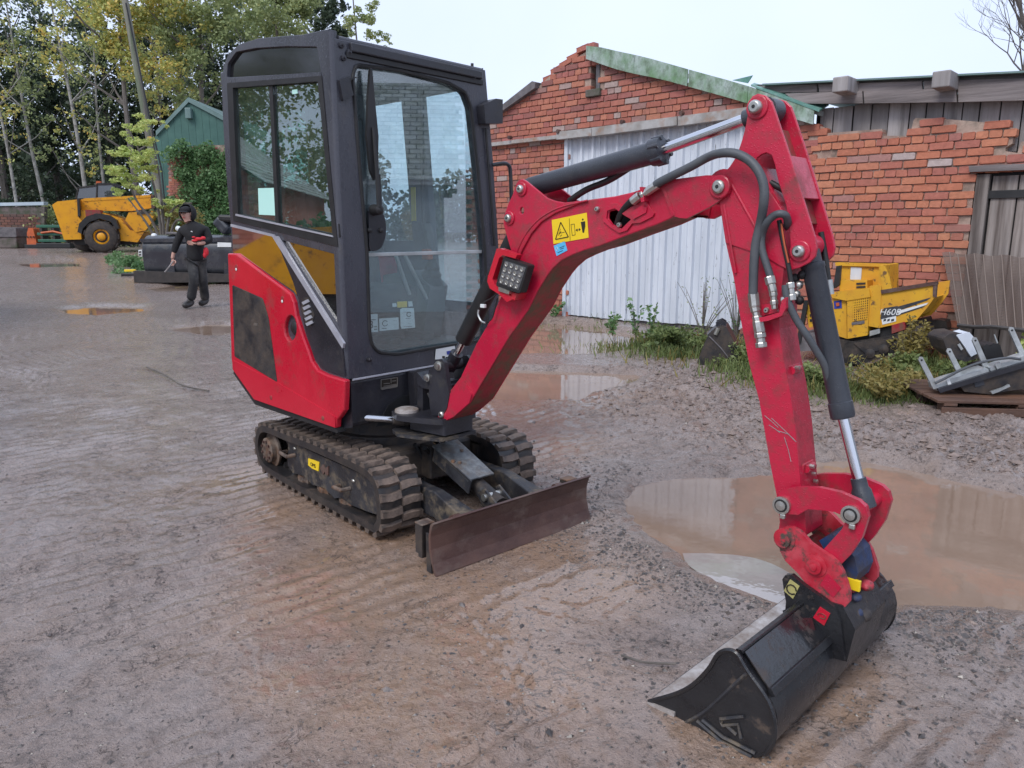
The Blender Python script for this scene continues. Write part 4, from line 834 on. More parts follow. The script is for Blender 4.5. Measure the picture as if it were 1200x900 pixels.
MB().cyl((.95, -.065, .20), (.95, .06, .20), .018, 14).build('ram_pin', M['zinc'], blade, M=UC)
# hoses down to the undercarriage
for k, (pts, r) in enumerate([([(498,525,.10),(506,534,.05),(517,545,.02),(512,530,-.02),(515,521,.05)], 3), ([(486,520,0),(494,535,0),(503,548,0),(512,552,0),(515,545,0),(516,530,0)], 3), ([(516,538,0),(520,549,0),(530,551,0),(536,545,0)], 3)]):
    P = []
    for x, y, d in pts:
        q = onplane(x, y, UC @ Vector((.42+d, -.12, 0)), UC.to_3x3() @ Vector((1, -.3, 0))); P.append(q)
    MB().tube(smooth_path(P, 6), .012, 8).build('hydraulic_hose', M['rubber'], EX, M=Matrix.Identity(4))

# --- house: deck, red bodywork
hs = onframe(HS, 1, -.495); hf = onframe(HS, 0, .322)
deck = MB().prism([(-.75, .70), (-.75, .60), (-.535, .505), (.25, .482), (.322, .50), (.322, .742), (.0, .80), (-.72, .90)], -.47, .49).build('deck_frame', M['black'], EX, M=HS, bevel=.02)
side = [(271.3,296.7),(281,296.9),(340,340),(345,344),(349,354),(351.7,370),(360,395),(366,411),(370,423),(376.7,433),(386.7,438),(409,445),(408.5,462),(407.5,480),(403,487),(399,491.7),(398.3,501),(303,467.5),(277.5,432),(275.5,420),(274,367)]
q = [hs(*p) for p in side]
grl = [hs(*p) for p in [(277.5,333.5),(313.3,349.3),(320,372),(330,447),(280,417)]]
hole = [hs(*p) for p in [(345+7.0*math.cos(a), 384+15*math.sin(a)) for a in np.linspace(0, 2*math.pi, 17)[:-1]]]
redp = slab('side_cover', q, [hole], -.520, -.485, M['red'], EX, HS, bevel=.008)
MB().prism([(x, z) for x, z in [hs(*p) for p in [(277.5,432),(303,467.5),(398.3,501),(399,507),(302,473.5),(276.5,437)]]], -.512, -.46).build('skirt_strip', M['rubber'], EX, M=HS, bevel=.004)
cr = lambda p, a: [(x, z) for x, z in p]
g_ = slab('grille_panel', rpoly(grl, .012), [], -.5235, -.5195, M['blackrough'], redp, HS, bevel=.002)
MB().prism([hs(303.5, 377.5), hs(307.5, 378.5), hs(307, 381.5), hs(303, 380.5)], -.5255, -.523).build('grille_mark', M['zinc'], redp, M=HS)
# pressed crease: lower part of the cover bends inwards
cp = [hs(*p) for p in [(277.5,421),(333,449),(398,487),(398.3,500),(303,467),(278,432)]]
MB().prism(cp, -.5235, -.5195).build('lower_skirt', M['red'], redp, M=HS, bevel=.0035)
c = hs(345, 384)
MB().prism([(c[0]+math.cos(a)*.045, c[1]+math.sin(a)*.075) for a in np.linspace(0, 2*math.pi, 17)[:-1]], -.488, -.47).build('recess_back', M['red'], redp, M=HS)
MB().lathe((c[0]+.012, -.49, c[1]), (0, -1, 0), [(0, .033), (.012, .036), (.018, .028), (.02, .004)], 18).build('fuel_cap', M['rubber'], redp, M=HS)
for p in [(282,313),(336,350)]:
    a = hs(*p); MB().lathe((a[0], -.520, a[1]), (0, -1, 0), [(0, .015), (.002, .014), (.003, .004)], 14).build('panel_bolt', M['redworn'], redp, M=HS)
    MB().sphere((a[0], -.523, a[1]-.012), (.009, .002, .008)).build('paint_chip', M['white'], redp, M=HS)
for p in [(323,465),(384,489)]:
    a = hs(*p); MB().lathe((a[0], -.5235, a[1]), (0, -1, 0), [(0, .013), (.002, .012), (.004, .004)], 12).build('panel_bolt', M['redworn'], redp, M=HS)
# rear counterweight, rounded
cw = MB(); n = 14
def cwp(u, v):
    a = -math.pi/2+math.pi*u; z = .62+v*.66
    return (-.70-.22*math.cos(a)**.6 if math.cos(a) > 0 else -.70, .49*math.sin(a), z)
ring = [(-.70-.20*max(0, math.cos(a))**.5, .489*math.sin(a)) for a in np.linspace(-math.pi/2, math.pi/2, 15)]+[(-.45, .489), (-.45, -.489)]
cw.prism(ring, .60, 1.30, axis=2); cw.build('counterweight', M['red'], EX, M=HS, bevel=.03)
# --- cab
CF = .322
roofline = [(378,41),(355,40.6),(335,42),(303,45),(281,51.7),(268.5,63),(262,77)]
outl = [(360+2, 41)]+roofline[1:]+[(260.6,108.7),(261.5,140),(263.7,178),(266,210),(268.5,241.7),(271,264),(271.5,300)]
q = [hs(*p) for p in outl]; q = [(CF-.018, q[0][1]-.0)]+q[1:]+[(-.71, .80), (CF-.018, .745)]
winU = rpoly([hs(*p) for p in [(266,91),(267,75),(277,61),(300,56.5),(335,54.5),(372,55),(376.5,84.5)]], .012)
winS = rpoly([hs(*p) for p in [(268.5,99),(374.5,90),(393,284.5),(276.5,256)]], .02)
tri = [hs(*p) for p in [(331,281.5),(393,298),(396.5,380)]]
cabs = slab('cab_side_frame', q, [winU, winS, tri], -.497, -.45, M['cab'], EX, HS, bevel=.006)
# corner column (front right), rounded
col_ = MB(); z0c, z1c = .745, hs(360, 41)[1]
cp_ = [(CF-.0181, -.4975), (CF-.010, -.4955), (CF-.003, -.488), (CF, -.4785), (CF-.05, -.4785), (CF-.05, -.4975)]
col_.prism(cp_, z0c, z1c-.012, axis=2, smooth=True); col_.build('front_pillar', M['cab'], cabs, M=HS)
# front frame with windscreen opening
F0 = [(-.478, .745), (.52, .745), (.60, .95), (.598, 1.37), (.555, 1.85), (.497, 2.318), (.30, 2.319), (-.478, 2.319-.01)]
wsp = [(417,76),(470,83),(525,97),(545,108),(552,126),(560,200),(568,292),(572,396),(556,400),(510,407),(465,415),(444,413),(436,405),(433,390),(430,298),(420,180),(413,90)]
wso = rpoly([hf(*p) for p in wsp], .02)
front = slab('cab_front_frame', F0, [wso], CF-.05, CF, M['cab'], EX, HS, axis=0, bevel=.008)
gk = [Vector((CF+.002, a, b)) for a, b in wso]; MB().tube(gk+gk[:1], .009, 6, cap=False).build('windscreen_seal', M['rubber'], front, M=HS)
# left wall (leans out), rear wall, roof
lw = MB()
def lwall(name, yz0, yz1, x0, x1, mat, t=.03):
    (ya, za), (yb, zb) = yz0, yz1
    return MB().add([(x0, ya, za), (x1, ya, za), (x1, yb, zb), (x0, yb, zb), (x0, ya-t, za), (x1, ya-t, za), (x1, yb-t, zb), (x0, yb-t, zb)], [(0, 1, 2, 3), (7, 6, 5, 4), (0, 4, 5, 1), (1, 5, 6, 2), (2, 6, 7, 3), (3, 7, 4, 0)])
lwall('', (.52, .745), (.60, .97), -.70, CF-.051, 0).build('door_sill', M['cab'], front, M=HS)
dr_ = EX
for x0, x1 in ((.235, CF-.051), (-.345, -.165), (-.70, -.665)):
    lwall('', (.60, .97), (.497, 2.30), x0, x1, 0, .05).build('door_pillar', M['lining'], EX, M=HS, bevel=.008)
f_ = lambda z: .60-(z-.97)/(2.30-.97)*.103
lwall('', (.60, .97), (f_(1.40), 1.40), -.664, -.346, 0).build('rear_side_panel', M['lining'], EX, M=HS)
MB().tube(smooth_path([(-.20, .50, 1.95), (-.17, .455, 1.90), (-.17, .455, 1.55), (-.20, .50, 1.50)], 4), .010, 8).build('door_handle_bar', M['rubber'], EX, M=HS)
MB().box((-.26, .44, 1.52), (-.22, .445, 1.72)).build('yellow_label', M['yellowsign'], EX, M=HS)
for (za, zb) in ((.97, 1.04), (2.235, 2.30)):
    f_ = lambda z: .60-(z-.97)/(2.30-.97)*.103
    lwall('', (f_(za), za), (f_(zb), zb), -.664, .234, 0).build('door_rail', M['lining'], EX, M=HS)
lwall('', (.60-.0055, 1.04), (.505, 2.235), -.66, .23, 0, .005).build('door_glass', M['glass'], EX, M=HS)
# rear wall with window
slab('cab_rear_frame', [(-.495, .80), (.57, .80), (.49, 2.30), (-.495, 2.30)], [[(-.40, 1.35), (.42, 1.35), (.40, 2.15), (-.40, 2.15)]], -.71, -.66, M['cab'], EX, HS, axis=0, bevel=.01)
MB().box((-.69, -.41, 1.34), (-.685, .43, 2.16)).build('rear_glass', M['glass'], EX, M=HS)
rp = [hs(*p) for p in roofline]; rp = [(CF-.01, rp[0][1]+.0)]+rp+[(-.655, rp[-1][1]-.04), (-.50, 2.30), (CF-.01, 2.27)]
MB().prism(rp, -.445, .49).build('cab_roof', M['cab'], EX, M=HS, bevel=.012)
MB().prism([(-.30, 2.36), (.1, 2.34), (.1, 2.352), (-.30, 2.408)], -.30, .3).build('roof_hatch', M['rubber'], EX, M=HS, bevel=.01)
# front top trim: blind housing
MB().box((CF, -.40, 2.262), (CF+.022, .455, 2.303)).build('visor_rail', M['black'], front, M=HS, bevel=.006)
MB().box((CF, -.42, 2.235), (CF+.010, .47, 2.262)).build('rain_gutter', M['rubber'], front, M=HS, bevel=.003)
for p in [(399.5,53),(408.5,61.5),(402,68),(554,91)]:
    a = hf(*p); MB().lathe((CF, a[0], a[1]), (1, 0, 0), [(0, .014), (.010, .014), (.012, .006), (.02, .005)], 10).build('frame_bolt', M['black'], front, M=HS)
for p in [(431,421)]:
    a = hf(*p); MB().lathe((CF, a[0], a[1]), (1, 0, 0), [(0, .010), (.02, .012), (.026, .009), (.028, .002)], 12).build('rubber_stop', M['black'], front, M=HS)
a = hf(392.5, 37); MB().cyl((CF-.03, a[0], 2.30), (CF-.03, a[0], 2.345), .010, 8).build('roof_bolt', M['zinc'], front, M=HS)
a = hf(558, 79); MB().cyl((CF-.03, a[0], 2.30), (CF-.03, a[0], 2.345), .008, 8).build('roof_bolt', M['rubber'], front, M=HS)
# windscreen panes with the bar between them
wmid = hf(500, 296.5)[1]
def clipz(poly, z, keep_above):
    out = []
    for i in range(len(poly)):
        a, b = poly[i], poly[(i+1) % len(poly)]; ia = (a[1] > z) == keep_above; ib = (b[1] > z) == keep_above
        if ia: out.append(a)
        if ia != ib: t = (z-a[1])/(b[1]-a[1]); out.append((a[0]+(b[0]-a[0])*t, z))
    return out
MB().prism(clipz(wso, wmid, True), CF-.020, CF-.015, axis=0).build('upper_windscreen', M['glass'], front, M=HS)
MB().prism(clipz(wso, wmid, False), CF-.030, CF-.025, axis=0).build('lower_windscreen', M['glass'], front, M=HS)
a = hf(430, 297); b = hf(567, 297); MB().box((CF-.024, a[0]+.01, wmid-.010), (CF-.010, b[0]-.005, wmid+.008)).build('windscreen_bar', M['galv'], front, M=HS, bevel=.002)
# side windows: frame, divider, panes, trim
zz = lambda *p: [hs(*k) for k in p]
MB().prism(zz((266,92),(376.7,84.5),(377,89),(267,98)), -.500, -.46).build('window_rail', M['cab'], cabs, M=HS, bevel=.003)
MB().prism([(x, z) for x, z in winU], -.478, -.473).build('quarter_glass', M['glossblack'], cabs, M=HS)
MB().prism(zz((268.5,99),(318,96),(325,262),(276.5,256)), -.486, -.481).build('sliding_pane', M['sideglass'], cabs, M=HS)
MB().prism(zz((316,96),(376.5,90),(395.5,286),(323,267)), -.478, -.473).build('sliding_pane', M['sideglass'], cabs, M=HS)
MB().prism(zz((314,98),(318,97.5),(326,268),(322,267)), -.490, -.476).build('window_divider', M['rubber'], cabs, M=HS, bevel=.002)
for i in range(4):
    A = [(267,97.5),(378,89),(397,289),(274.5,258.5)]; B = [(274,103),(373.5,95.5),(391,276),(280,250.5)]
    MB().prism(zz(A[i], A[(i+1) % 4], B[(i+1) % 4], B[i]), -.501, -.482).build('window_frame', M['rubber'], cabs, M=HS, bevel=.0015)
MB().prism(zz((278,250.5),(391,275.8),(392,277.8),(278,252.8)), -.506, -.501).build('window_sill_strip', M['trim'], cabs, M=HS)
MB().prism(zz((301,220.5),(320.5,220),(321.5,252.5),(302,251.5)), -.4885, -.4865).build('paper_notice', M['mint'], cabs, M=HS)
MB().prism(zz((339,105),(345,104),(345.5,109),(339.5,110)), -.4805, -.4785).build('small_sticker', M['mint'], cabs, M=HS)
MB().prism(zz((394,263),(397,262),(398,278),(395,279)), -.495, -.482).build('window_catch', M['rubber'], cabs, M=HS, bevel=.003)
# gloss panel and dark side panel below the windows
MB().prism(zz((273.5,266),(324,278),(348,322),(352,350),(346,341),(282,297.5),(274.5,296)), -.5025, -.497).build('gloss_side_panel', M['film'], cabs, M=HS, bevel=.001)
MB().prism(zz((324,278),(402,400),(406,441),(388,435),(378,431),(371,421),(361,393),(352,352),(345,330)), -.5035, -.4975).build('lower_side_panel', M['black'], cabs, M=HS, bevel=.0015)
MB().prism(zz((330,279.5),(397,297.5),(403,398)), -.486, -.481).build('triangular_glass', M['triglass'], cabs, M=HS)
tr_ = MB().prism(zz((321.5,276),(328,277),(406,402),(404.5,408)), -.512, -.499).build('side_trim', M['trim'], cabs, M=HS, bevel=.003)
MB().prism(zz((272.5,262.5),(323.5,275),(324.5,278),(272.5,265.5)), -.507, -.499).build('side_trim', M['trim'], cabs, M=HS, bevel=.001)
m = MB(); MB().prism(rpoly(zz((357,349),(364,348),(371,369),(366,383),(360,379),(355,362)), .01), -.5060, -.503).build('vent', M['blackrough'], cabs, M=HS, bevel=.001)
for i in range(5):
    y = 353+i*6.2; x = 359.5+i*1.1; MB().prism(zz((x-3,y+1),(x+4,y-2.5),(x+6,y+.5),(x-1,y+4)), -.511, -.506).build('vent_fin', M['trim'], cabs, M=HS, bevel=.002)
# outer lamp at the rear left corner of the roof
a = hs(259, 95); MB().box((a[0]-.055, -.47, a[1]-.07), (a[0]-.018, -.40, a[1]+.05)).build('rear_lamp', M['galv'], cabs, M=HS, bevel=.01)
MB().box((a[0]-.03, -.46, a[1]+.02), (a[0]+.02, -.42, a[1]+.08)).build('lamp_bracket', M['rubber'], cabs, M=HS, bevel=.003)
# bracket on the front pillar
MB().prism([(y, z) for y, z in [hf(*p) for p in [(395,94),(406,90),(412,112),(400,119)]]], CF-.002, CF+.018, axis=0).build('mirror_bracket', M['black'], front, M=HS, bevel=.004)
q = [hf(*p) for p in [(407,92),(419,90),(408,95)]]
MB().prism(q, CF+.005, CF+.014, axis=0).build('wiper_stop', M['rubber'], front, M=HS)
q = [hf(*p) for p in [(558,124),(572,117),(580,118),(580,146),(560,146)]]; MB().prism(q, CF+.004, CF+.06, axis=0).build('lamp_bracket', M['black'], front, M=HS, bevel=.004)
q = [hf(*p) for p in [(572,118),(580,119),(581,145),(573,146)]]
# grab rail on the left
P = [hf(*p) for p in [(574,193.5),(582,192),(588,194),(590.5,202),(592,240),(594,285)]]; MB().tube(smooth_path([(CF+.02+.03*(i > 0), y, z) for i, (y, z) in enumerate(P)], 5), .011, 8).build('grab_rail', M['black'], front, M=HS)
for yy in ((566,110,577,285),): 
    A = hf(567.5, 150); B = hf(578, 288); MB().tube([(CF+.012, A[0], A[1]), (CF+.012, B[0], B[1])], .007, 6).build('drain_pipe', M['rubber'], front, M=HS)
# wiper
W0 = hf(436, 243); W1 = hf(429.5, 82)
MB().tube([(CF+.055, W0[0], W0[1]), (CF+.05, hf(434,200)[0], hf(434,200)[1]), (CF+.04, hf(431,150)[0], hf(431,150)[1])], [.012, .010, .006], 8).build('wiper_arm', M['rubber'], front, M=HS)
MB().prism([(y, z) for y, z in [hf(*p) for p in [(429,81),(431,81),(434.5,120),(438.5,160),(438,205),(434,212),(429,200),(425,160),(426.5,115)]]], CF+.018, CF+.034, axis=0).build('wiper_blade', M['rubber'], front, M=HS, bevel=.003)
MB().tube([(CF+.03, *hf(440,205)), (CF+.04, *hf(440,240))], .006, 6).build('wiper_link', M['rubber'], front, M=HS)
q = [hf(*p) for p in [(431,240),(444,243),(451,256),(452,275),(446,292),(432,296)]]; MB().prism(rpoly(q, .03), CF-.014, CF+.006, axis=0).build('wiper_motor_cover', M['black'], front, M=HS, bevel=.006)
for p in [(431.5,270),(445,270)]: a = hf(*p); MB().lathe((CF+.005, a[0], a[1]), (1, 0, 0), [(0, .012), (.012, .012), (.015, .003)], 10).build('cover_bolt', M['rubber'], front, M=HS)
a = hf(437, 246); MB().lathe((CF+.005, a[0], a[1]), (1, 0, 0), [(0, .028), (.05, .024), (.06, .01)], 14).build('wiper_pivot', M['rubber'], front, M=HS)
# decals seen in the lower windscreen
X = CF-.036
def decal(nm, pts, mat, x=X): return MB().prism([hf(*p) for p in pts], x, x+.0015, axis=0).build(nm, M[mat], front, M=HS)
decal('decal', [(436.5,369),(447.5,368.5),(448,389.5),(437,390.5)], 'white'); decal('decal', [(449.5,374),(472,372.5),(472.5,386.5),(450,388.5)], 'white')
decal('decal', [(474,363),(477,361.5),(490,361.5),(491.5,384.5),(476,386),(474.5,383)], 'white'); decal('warning_decal', [(470.5,354),(482,353.5),(482,360.5),(471,361)], 'yellowsign')
decal('decal', [(465,356),(469.5,355.8),(470,360),(465.2,360.3)], 'white'); decal('decal', [(483.5,353.8),(488,353.5),(489,359.5),(484,360)], 'white')
def ftext(nm, s, px, py, size, mat='ink', x=X+.004, ang=0, par=None):
    a = hf(px, py); T = HS @ Matrix.Translation((x, a[0], a[1])) @ Matrix.Rotation(math.pi/2, 4, 'Z') @ Matrix.Rotation(math.pi/2, 4, 'X'); return text_obj(nm, s, M[mat], par or front, T, size)
ftext('decal_number', '3', 440, 381.5, .055)
for (x0, y0, x1, y1) in [(440,375,445,375.8),(443.5,383,446.5,384),(443.5,386,446.5,387),(452,385.8,458,385),(466,376.5,470,376.2),(466,381,470,380.8),(466,384,470,383.8),(478,366.5,486,366),(480,374,486,373.5),(482,379.5,486,379.2),(478,383.5,488,383),(473,358,476,358),(478,359,481,358.8)]:
    MB().prism([hf(x0,y0),hf(x1,y0-.1),hf(x1,y1),hf(x0,y1+.1)], X+.0017, X+.003, axis=0).build('decal_print', M['ink'], front, M=HS)
for (px, py, r) in [(456,379.5,.014),(484,369,.012)]:
    a = hf(px, py); pts = [Vector((X+.003, a[0]+r*1.2*math.cos(t), a[1]+r*math.sin(t))) for t in np.linspace(.5, 5.9, 12)]; MB().tube(pts, .002, 4).build('decal_print', M['ink'], front, M=HS)
# --- interior
inn = MB(); inn.box((-.62, -.40, .80), (.25, .48, .84)); inn.build('cab_floor', M['plastic'], EX, M=HS)
seat = MB(); seat.box((-.42, -.20, 1.02), (.02, .26, 1.16)); so = seat.build('seat', M['seat'], EX, M=HS, bevel=.05, seg=3)
MB().prism([(-.46, 1.12), (-.34, 1.12), (-.42, 1.72), (-.52, 1.72)], -.20, .26).build('backrest', M['seat'], so, M=HS, bevel=.04, seg=3)
MB().prism([(-.50, 1.70), (-.42, 1.70), (-.46, 1.90), (-.53, 1.90)], -.10, .16).build('headrest', M['seat'], so, M=HS, bevel=.03, seg=3)
MB().box((-.40, -.16, .84), (-.05, .22, 1.02)).build('seat_base', M['seat'], so, M=HS, bevel=.02)
MB().tube([(-.51, -.1, 2.0), (-.51, -.1, 1.3)], .004, 4).build('seat_belt', M['orange'], so, M=HS)
for y, red in ((-.28, 0), (.31, 1)):
    cns = MB().prism([(-.30, .84), (.05, .84), (.12, 1.15), (-.02, 1.24), (-.30, 1.20)], y-.07, y+.07).build('console', M['plastic'], EX, M=HS, bevel=.02)
    MB().lathe((.05, y, 1.16), (.15, 0, 1), [(0, .075), (.02, .07), (.04, .055), (.06, .058), (.08, .042), (.10, .044), (.12, .028), (.15, .02)], 16).build('lever_boot', M['rubber'], cns, M=HS)
    MB().tube([(.07, y, 1.29), (.075, y-.01, 1.36), (.06, y-.015, 1.44), (.045, y-.02, 1.50)], [.014, .022, .026, .024], 10).build('joystick', M['plastic'], cns, M=HS)
MB().box((.03, .26, 1.30), (.09, .30, 1.36)).build('red_lock_lever', M['orange'], EX, M=HS, bevel=.008)
for p0, p1 in (((464,300),(480,345)), ((475,300),(500,350))):
    A = onframe(HS, 0, .15)(*p0); B = onframe(HS, 0, .12)(*p1); MB().tube([(.15, A[0], A[1]), (.12, B[0], B[1])], .010, 8).build('travel_lever', M['galv'], EX, M=HS)
for i in range(6): MB().box((.05+i*.03, -.25, .842), (.065+i*.03, .12, .856)).build('floor_mat_rib', M['seat'], EX, M=HS)
MB().box((.02, .12, .86), (.20, .20, .90)).build('travel_pedal', M['rubber'], EX, M=HS, bevel=.01)
MB().box((.02, -.12, .86), (.20, -.04, .90)).build('travel_pedal', M['rubber'], EX, M=HS, bevel=.01)
# inner rear pillars trim and mirror
MB().box((-.66, -.02, 1.30), (-.62, .10, 2.30)).build('rear_inner_pillar', M['plastic'], EX, M=HS, bevel=.02)
P = onframe(HS, 1, .48)
# --- front of the deck: plate, data plate, recess, swing bracket
MB().prism([hf(455,449) , hf(464,447), hf(464.5,455), hf(456,457.5)], CF+.001, CF+.003, axis=0).build('data_plate', M['black'], deck, M=HS)
dpq = [(445.8,445.5),(465,442.5),(465,453),(446,456.5)]
MB().prism([hf(*p) for p in dpq], CF+.001, CF+.0035, axis=0).build('data_plate', M['ink'], deck, M=HS)
for a_, b_ in (((446,445),(465,442.3)), ((446,456),(465,452.7)), ((446,445),(446,456)), ((465,442.3),(465,452.7)), ((457.5,443.5),(457.7,449)), ((449,452.5),(464,450)), ((449,449.5),(456,449)), ((459,446.5),(463.5,446))):
    MB().tube([(CF+.004, *hf(*a_)), (CF+.004, *hf(*b_))], .0022, 4).build('plate_print', M['zinc'], deck, M=HS)
q = [hf(*p) for p in [(446.5,454),(464.5,450.5),(464.5,453.5),(447,457)]]; MB().prism(q, CF+.0036, CF+.0046, axis=0).build('plate_print', M['zinc'], deck, M=HS)
q = [hf(*p) for p in [(455,474),(470,464),(500,461),(500,490),(440,500)]]; MB().prism(q, CF+.001, CF+.004, axis=0).build('deck_recess', M['rubber'], deck, M=HS)
MB().prism([hf(*p) for p in [(477,434),(486,433),(489,475),(480,478)]], CF+.002, CF+.05, axis=0).build('deck_rib', M['black'], deck, M=HS, bevel=.008)
MB().tube([(CF+.003, -.46, .740), (CF+.003, .3, .740)], .006, 6).build('deck_seam', M['trim'], deck, M=HS)
# king post of the boom swing
SWC = BM @ Vector((-.20, .07, 0))
nb = Vector((-.2, .07))
def swp(name, poly, z0, z1, mat, bev=.008): return MB().prism(poly, z0, z1, axis=2).build(name, M[mat], EX, M=BM, bevel=bev)
top_plate = [(-.32, -.02), (-.29, -.10), (-.20, -.135), (-.10, -.10), (.0, -.055), (.03, -.03), (.03, .19), (-.10, .20), (-.22, .19), (-.32, .12)]
sw = swp('swing_bracket', top_plate, .535, .562, 'black', .006)
MB().prism(top_plate, .452, .468, axis=2).build('lower_plate', M['frame_dirty'], sw, M=BM, bevel=.006)
MB().prism([(-.20, -.06), (.03, -.02), (.03, .17), (-.18, .18)], .478, .535, axis=2).build('bracket_core', M['black'], sw, M=BM, bevel=.01)
MB().lathe((-.235, -.045, .562), (0, 0, 1), [(0, .062), (.012, .060), (.018, .045), (.020, .005)], 18).build('pivot_cap', M['lip'], sw, M=BM)
bpl = onframe(BM, 1, -.01)
post = [bpl(*p) for p in [(505,487),(503,462),(504,448),(502,441),(503,434),(511,426),(513,421),(518,421),(521,425),(524,445),(527,462),(524,478),(519,487)]]
for n0, nm in ((-.012, 'post_plate'), (.150, 'post_plate')): MB().prism(post, n0, n0+.022).build(nm, M['black'], sw, M=BM, bevel=.005)
MB().prism([bpl(*p) for p in [(503,487),(503,466),(509,470),(512,487)]], .0, .16).build('post_web', M['black'], sw, M=BM)
# lug from the house to the post
lug_ = [bpl(*p) for p in [(486,436),(490,440),(495,447),(503,448),(514,449),(518,453),(517,463),(508,458),(493,455),(487,450)]]
MB().prism(lug_, .0, .14).build('house_lug', M['black'], sw, M=BM, bevel=.006)
MB().prism([bpl(*p) for p in [(484,455),(490,454),(490,486),(483,488)]], .02, .12).build('house_lug', M['black'], sw, M=BM, bevel=.006)
for (px, py, r) in [(514.5,428.5,.020),(501.5,442.5,.016)]:
    a = bpl(px, py); MB().lathe((a[0], -.012, a[1]), (0, -1, 0), [(0, r*1.2), (.006, r*1.2), (.008, r*.9), (.016, r*.85), (.017, r*.2)], 16).build('pin_head', M['zinc'], sw, M=BM)
# cable bundle between the lugs
for i in range(5):
    P_ = [bpl(495+i*1.5, 462+i*3), bpl(500+i*1.2, 470+i*2.5), bpl(510, 474+i*2)]; MB().tube(smooth_path([(x, .03+.015*i, z) for x, z in P_], 4), .011, 7).build('hydraulic_hose', M['rubber'], sw, M=BM)
# swing ram
A = onframe(HS, 0, .36)(434, 491.5); 
MB().tube([(.30, -.40, .535), BM.inverted() and (HS.inverted() @ (BM @ Vector((-.30, -.05, .505))))], .018, 12).build('swing_ram_rod', M['chrome'], EX, M=HS)
e1 = HS.inverted() @ (BM @ Vector((-.27, -.04, .505))); e0 = Vector((.30, -.40, .535)); 
MB().tube([e0.lerp(e1, .75), e1], .026, 12).build('swing_ram_eye', M['blackrough'], EX, M=HS)
# sticker on the front sill
q = [hf(*p) for p in [(510,409),(532,405),(532,420),(509,421)]]; MB().prism(q, CF+.005, CF+.008, axis=0).build('sill_sticker', M['white'], front, M=HS)
q = [hf(*p) for p in [(522,411.5),(528,410.5),(528,415),(522.5,415.5)]]; MB().prism(q, CF+.0085, CF+.0095, axis=0).build('sticker_print', M['navy'], front, M=HS)
for (x0, y0, x1, y1) in [(517,417,520,419.5),(521,418,523.5,420)]: MB().prism([hf(x0,y0),hf(x1,y0),hf(x1,y1),hf(x0,y1)], CF+.0085, CF+.0095, axis=0).build('sticker_print', M['ink'], front, M=HS)
# ---------------------------------------------------------------- boom, arm, bucket (all children of the excavator)
bp0 = onframe(BM, 1, 0); bq = lambda *P: [bp0(*p) for p in P]
def plate(name, pts, n0, n1, mat, parent, bevel=.004, rnd_=0, n_trace=None):
    f = onframe(BM, 1, n0 if n_trace is None else n_trace); q = [f(*p) for p in pts]
    if rnd_: q = rpoly(q, rnd_)
    return MB().prism(q, n0, n1).build(name, M[mat], parent, M=BM, bevel=bevel)
def pinhead(px, py, parent, r=.020, n=0, name='pin_head', mat='zinc', proud=.022, boss=True):
    a = onframe(BM, 1, n)(px, py)
    if boss: MB().lathe((a[0], n+.001, a[1]), (0, -1, 0), [(0, r*1.7), (.007, r*1.7), (.009, r*1.55)], 18).build('pin_boss', M['redboom'], parent, M=BM)
    MB().lathe((a[0], n, a[1]), (0, -1, 0), [(0, r), (proud-.006, r), (proud-.002, r*.85), (proud, r*.7)], 14).build(name, M[mat], parent, M=BM)
    MB().lathe((a[0], n-proud, a[1]), (0, -1, 0), [(0, r*.30), (.001, r*.28)], 8).build('grease_nipple', M['rubber'], parent, M=BM)
boomo = [(514,484),(515.5,476),(519,469),(522,465),(540,441.7),(543,435),(558,403),(575.7,373),(588,344.5),(601,309.7),(606,298),(613,280),(621,268),(632,256),(646,246),(665,239),(690,234),(720,230),(746,224),(770,219),(786,216),(800,224),(806,240),(803,255),(790,254),(770,263),(736.7,275),(703,288),(685,293),(670,299),(658,305),(648,314),(641.7,321.7),(630,340),(618.4,363.5),(593,400),(576.7,428),(556.7,461.7),(550,473),(533,488),(524,493),(517,490.5)]
exit_hole = bq((714,248),(722,246),(730,252),(740,258),(728,268),(718,263),(713,256))
BW = .160
def strip_surface():
    pass
boom = MB()
q = [bp0(*p) for p in boomo]
# near and far side plates, then the top and underside skins between them
near = slab('boom', q, [exit_hole], 0, .010, M['redboom'], EX, BM, bevel=.004)
slab('far_side_plate', q, [], BW-.010, BW, M['redboom'], near, BM, bevel=.004)
def skin(name, i0, i1, mat, inset=.003, t=.008):
    pts = [Vector(q[i % len(q)]) for i in range(i0, i1+1)]; cen = Vector(bp0(620, 320)); out = []
    for k, p in enumerate(pts):
        a = pts[max(k-1, 0)]; b = pts[min(k+1, len(pts)-1)]; d = (b-a).normalized(); n = Vector((-d.y, d.x))
        # inward normal: polygon is traced clockwise in the picture
        out.append((p, n))
    sgn = -1
    # decide the sign so that the offset point is inside
    p, n = out[len(out)//2]
    if not inpoly(p.x+n.x*.01, p.y+n.y*.01, q): n = -n; sgn = 1
    else: sgn = -1
    o1 = [tuple(p-n*sgn*inset) for p, n in out]; o2 = [tuple(p-n*sgn*(inset+t)) for p, n in out]
    m = MB(); k = len(o1); vs = [(x, y, z) for y in (.0102, BW-.0102) for (x, z) in o1]+[(x, y, z) for y in (.0102, BW-.0102) for (x, z) in o2]
    m.add(vs, [(i, i+1, k+i+1, k+i) for i in range(k-1)]+[(2*k+i, 3*k+i, 3*k+i+1, 2*k+i+1) for i in range(k-1)], True)
    return m.build(name, M[mat], near, M=BM)
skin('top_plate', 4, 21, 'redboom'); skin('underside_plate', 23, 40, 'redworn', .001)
MB().prism(bq((716,246),(740,250),(735,270),(714,262)), .06, .07).build('exit_inside', M['rubber'], near, M=BM)
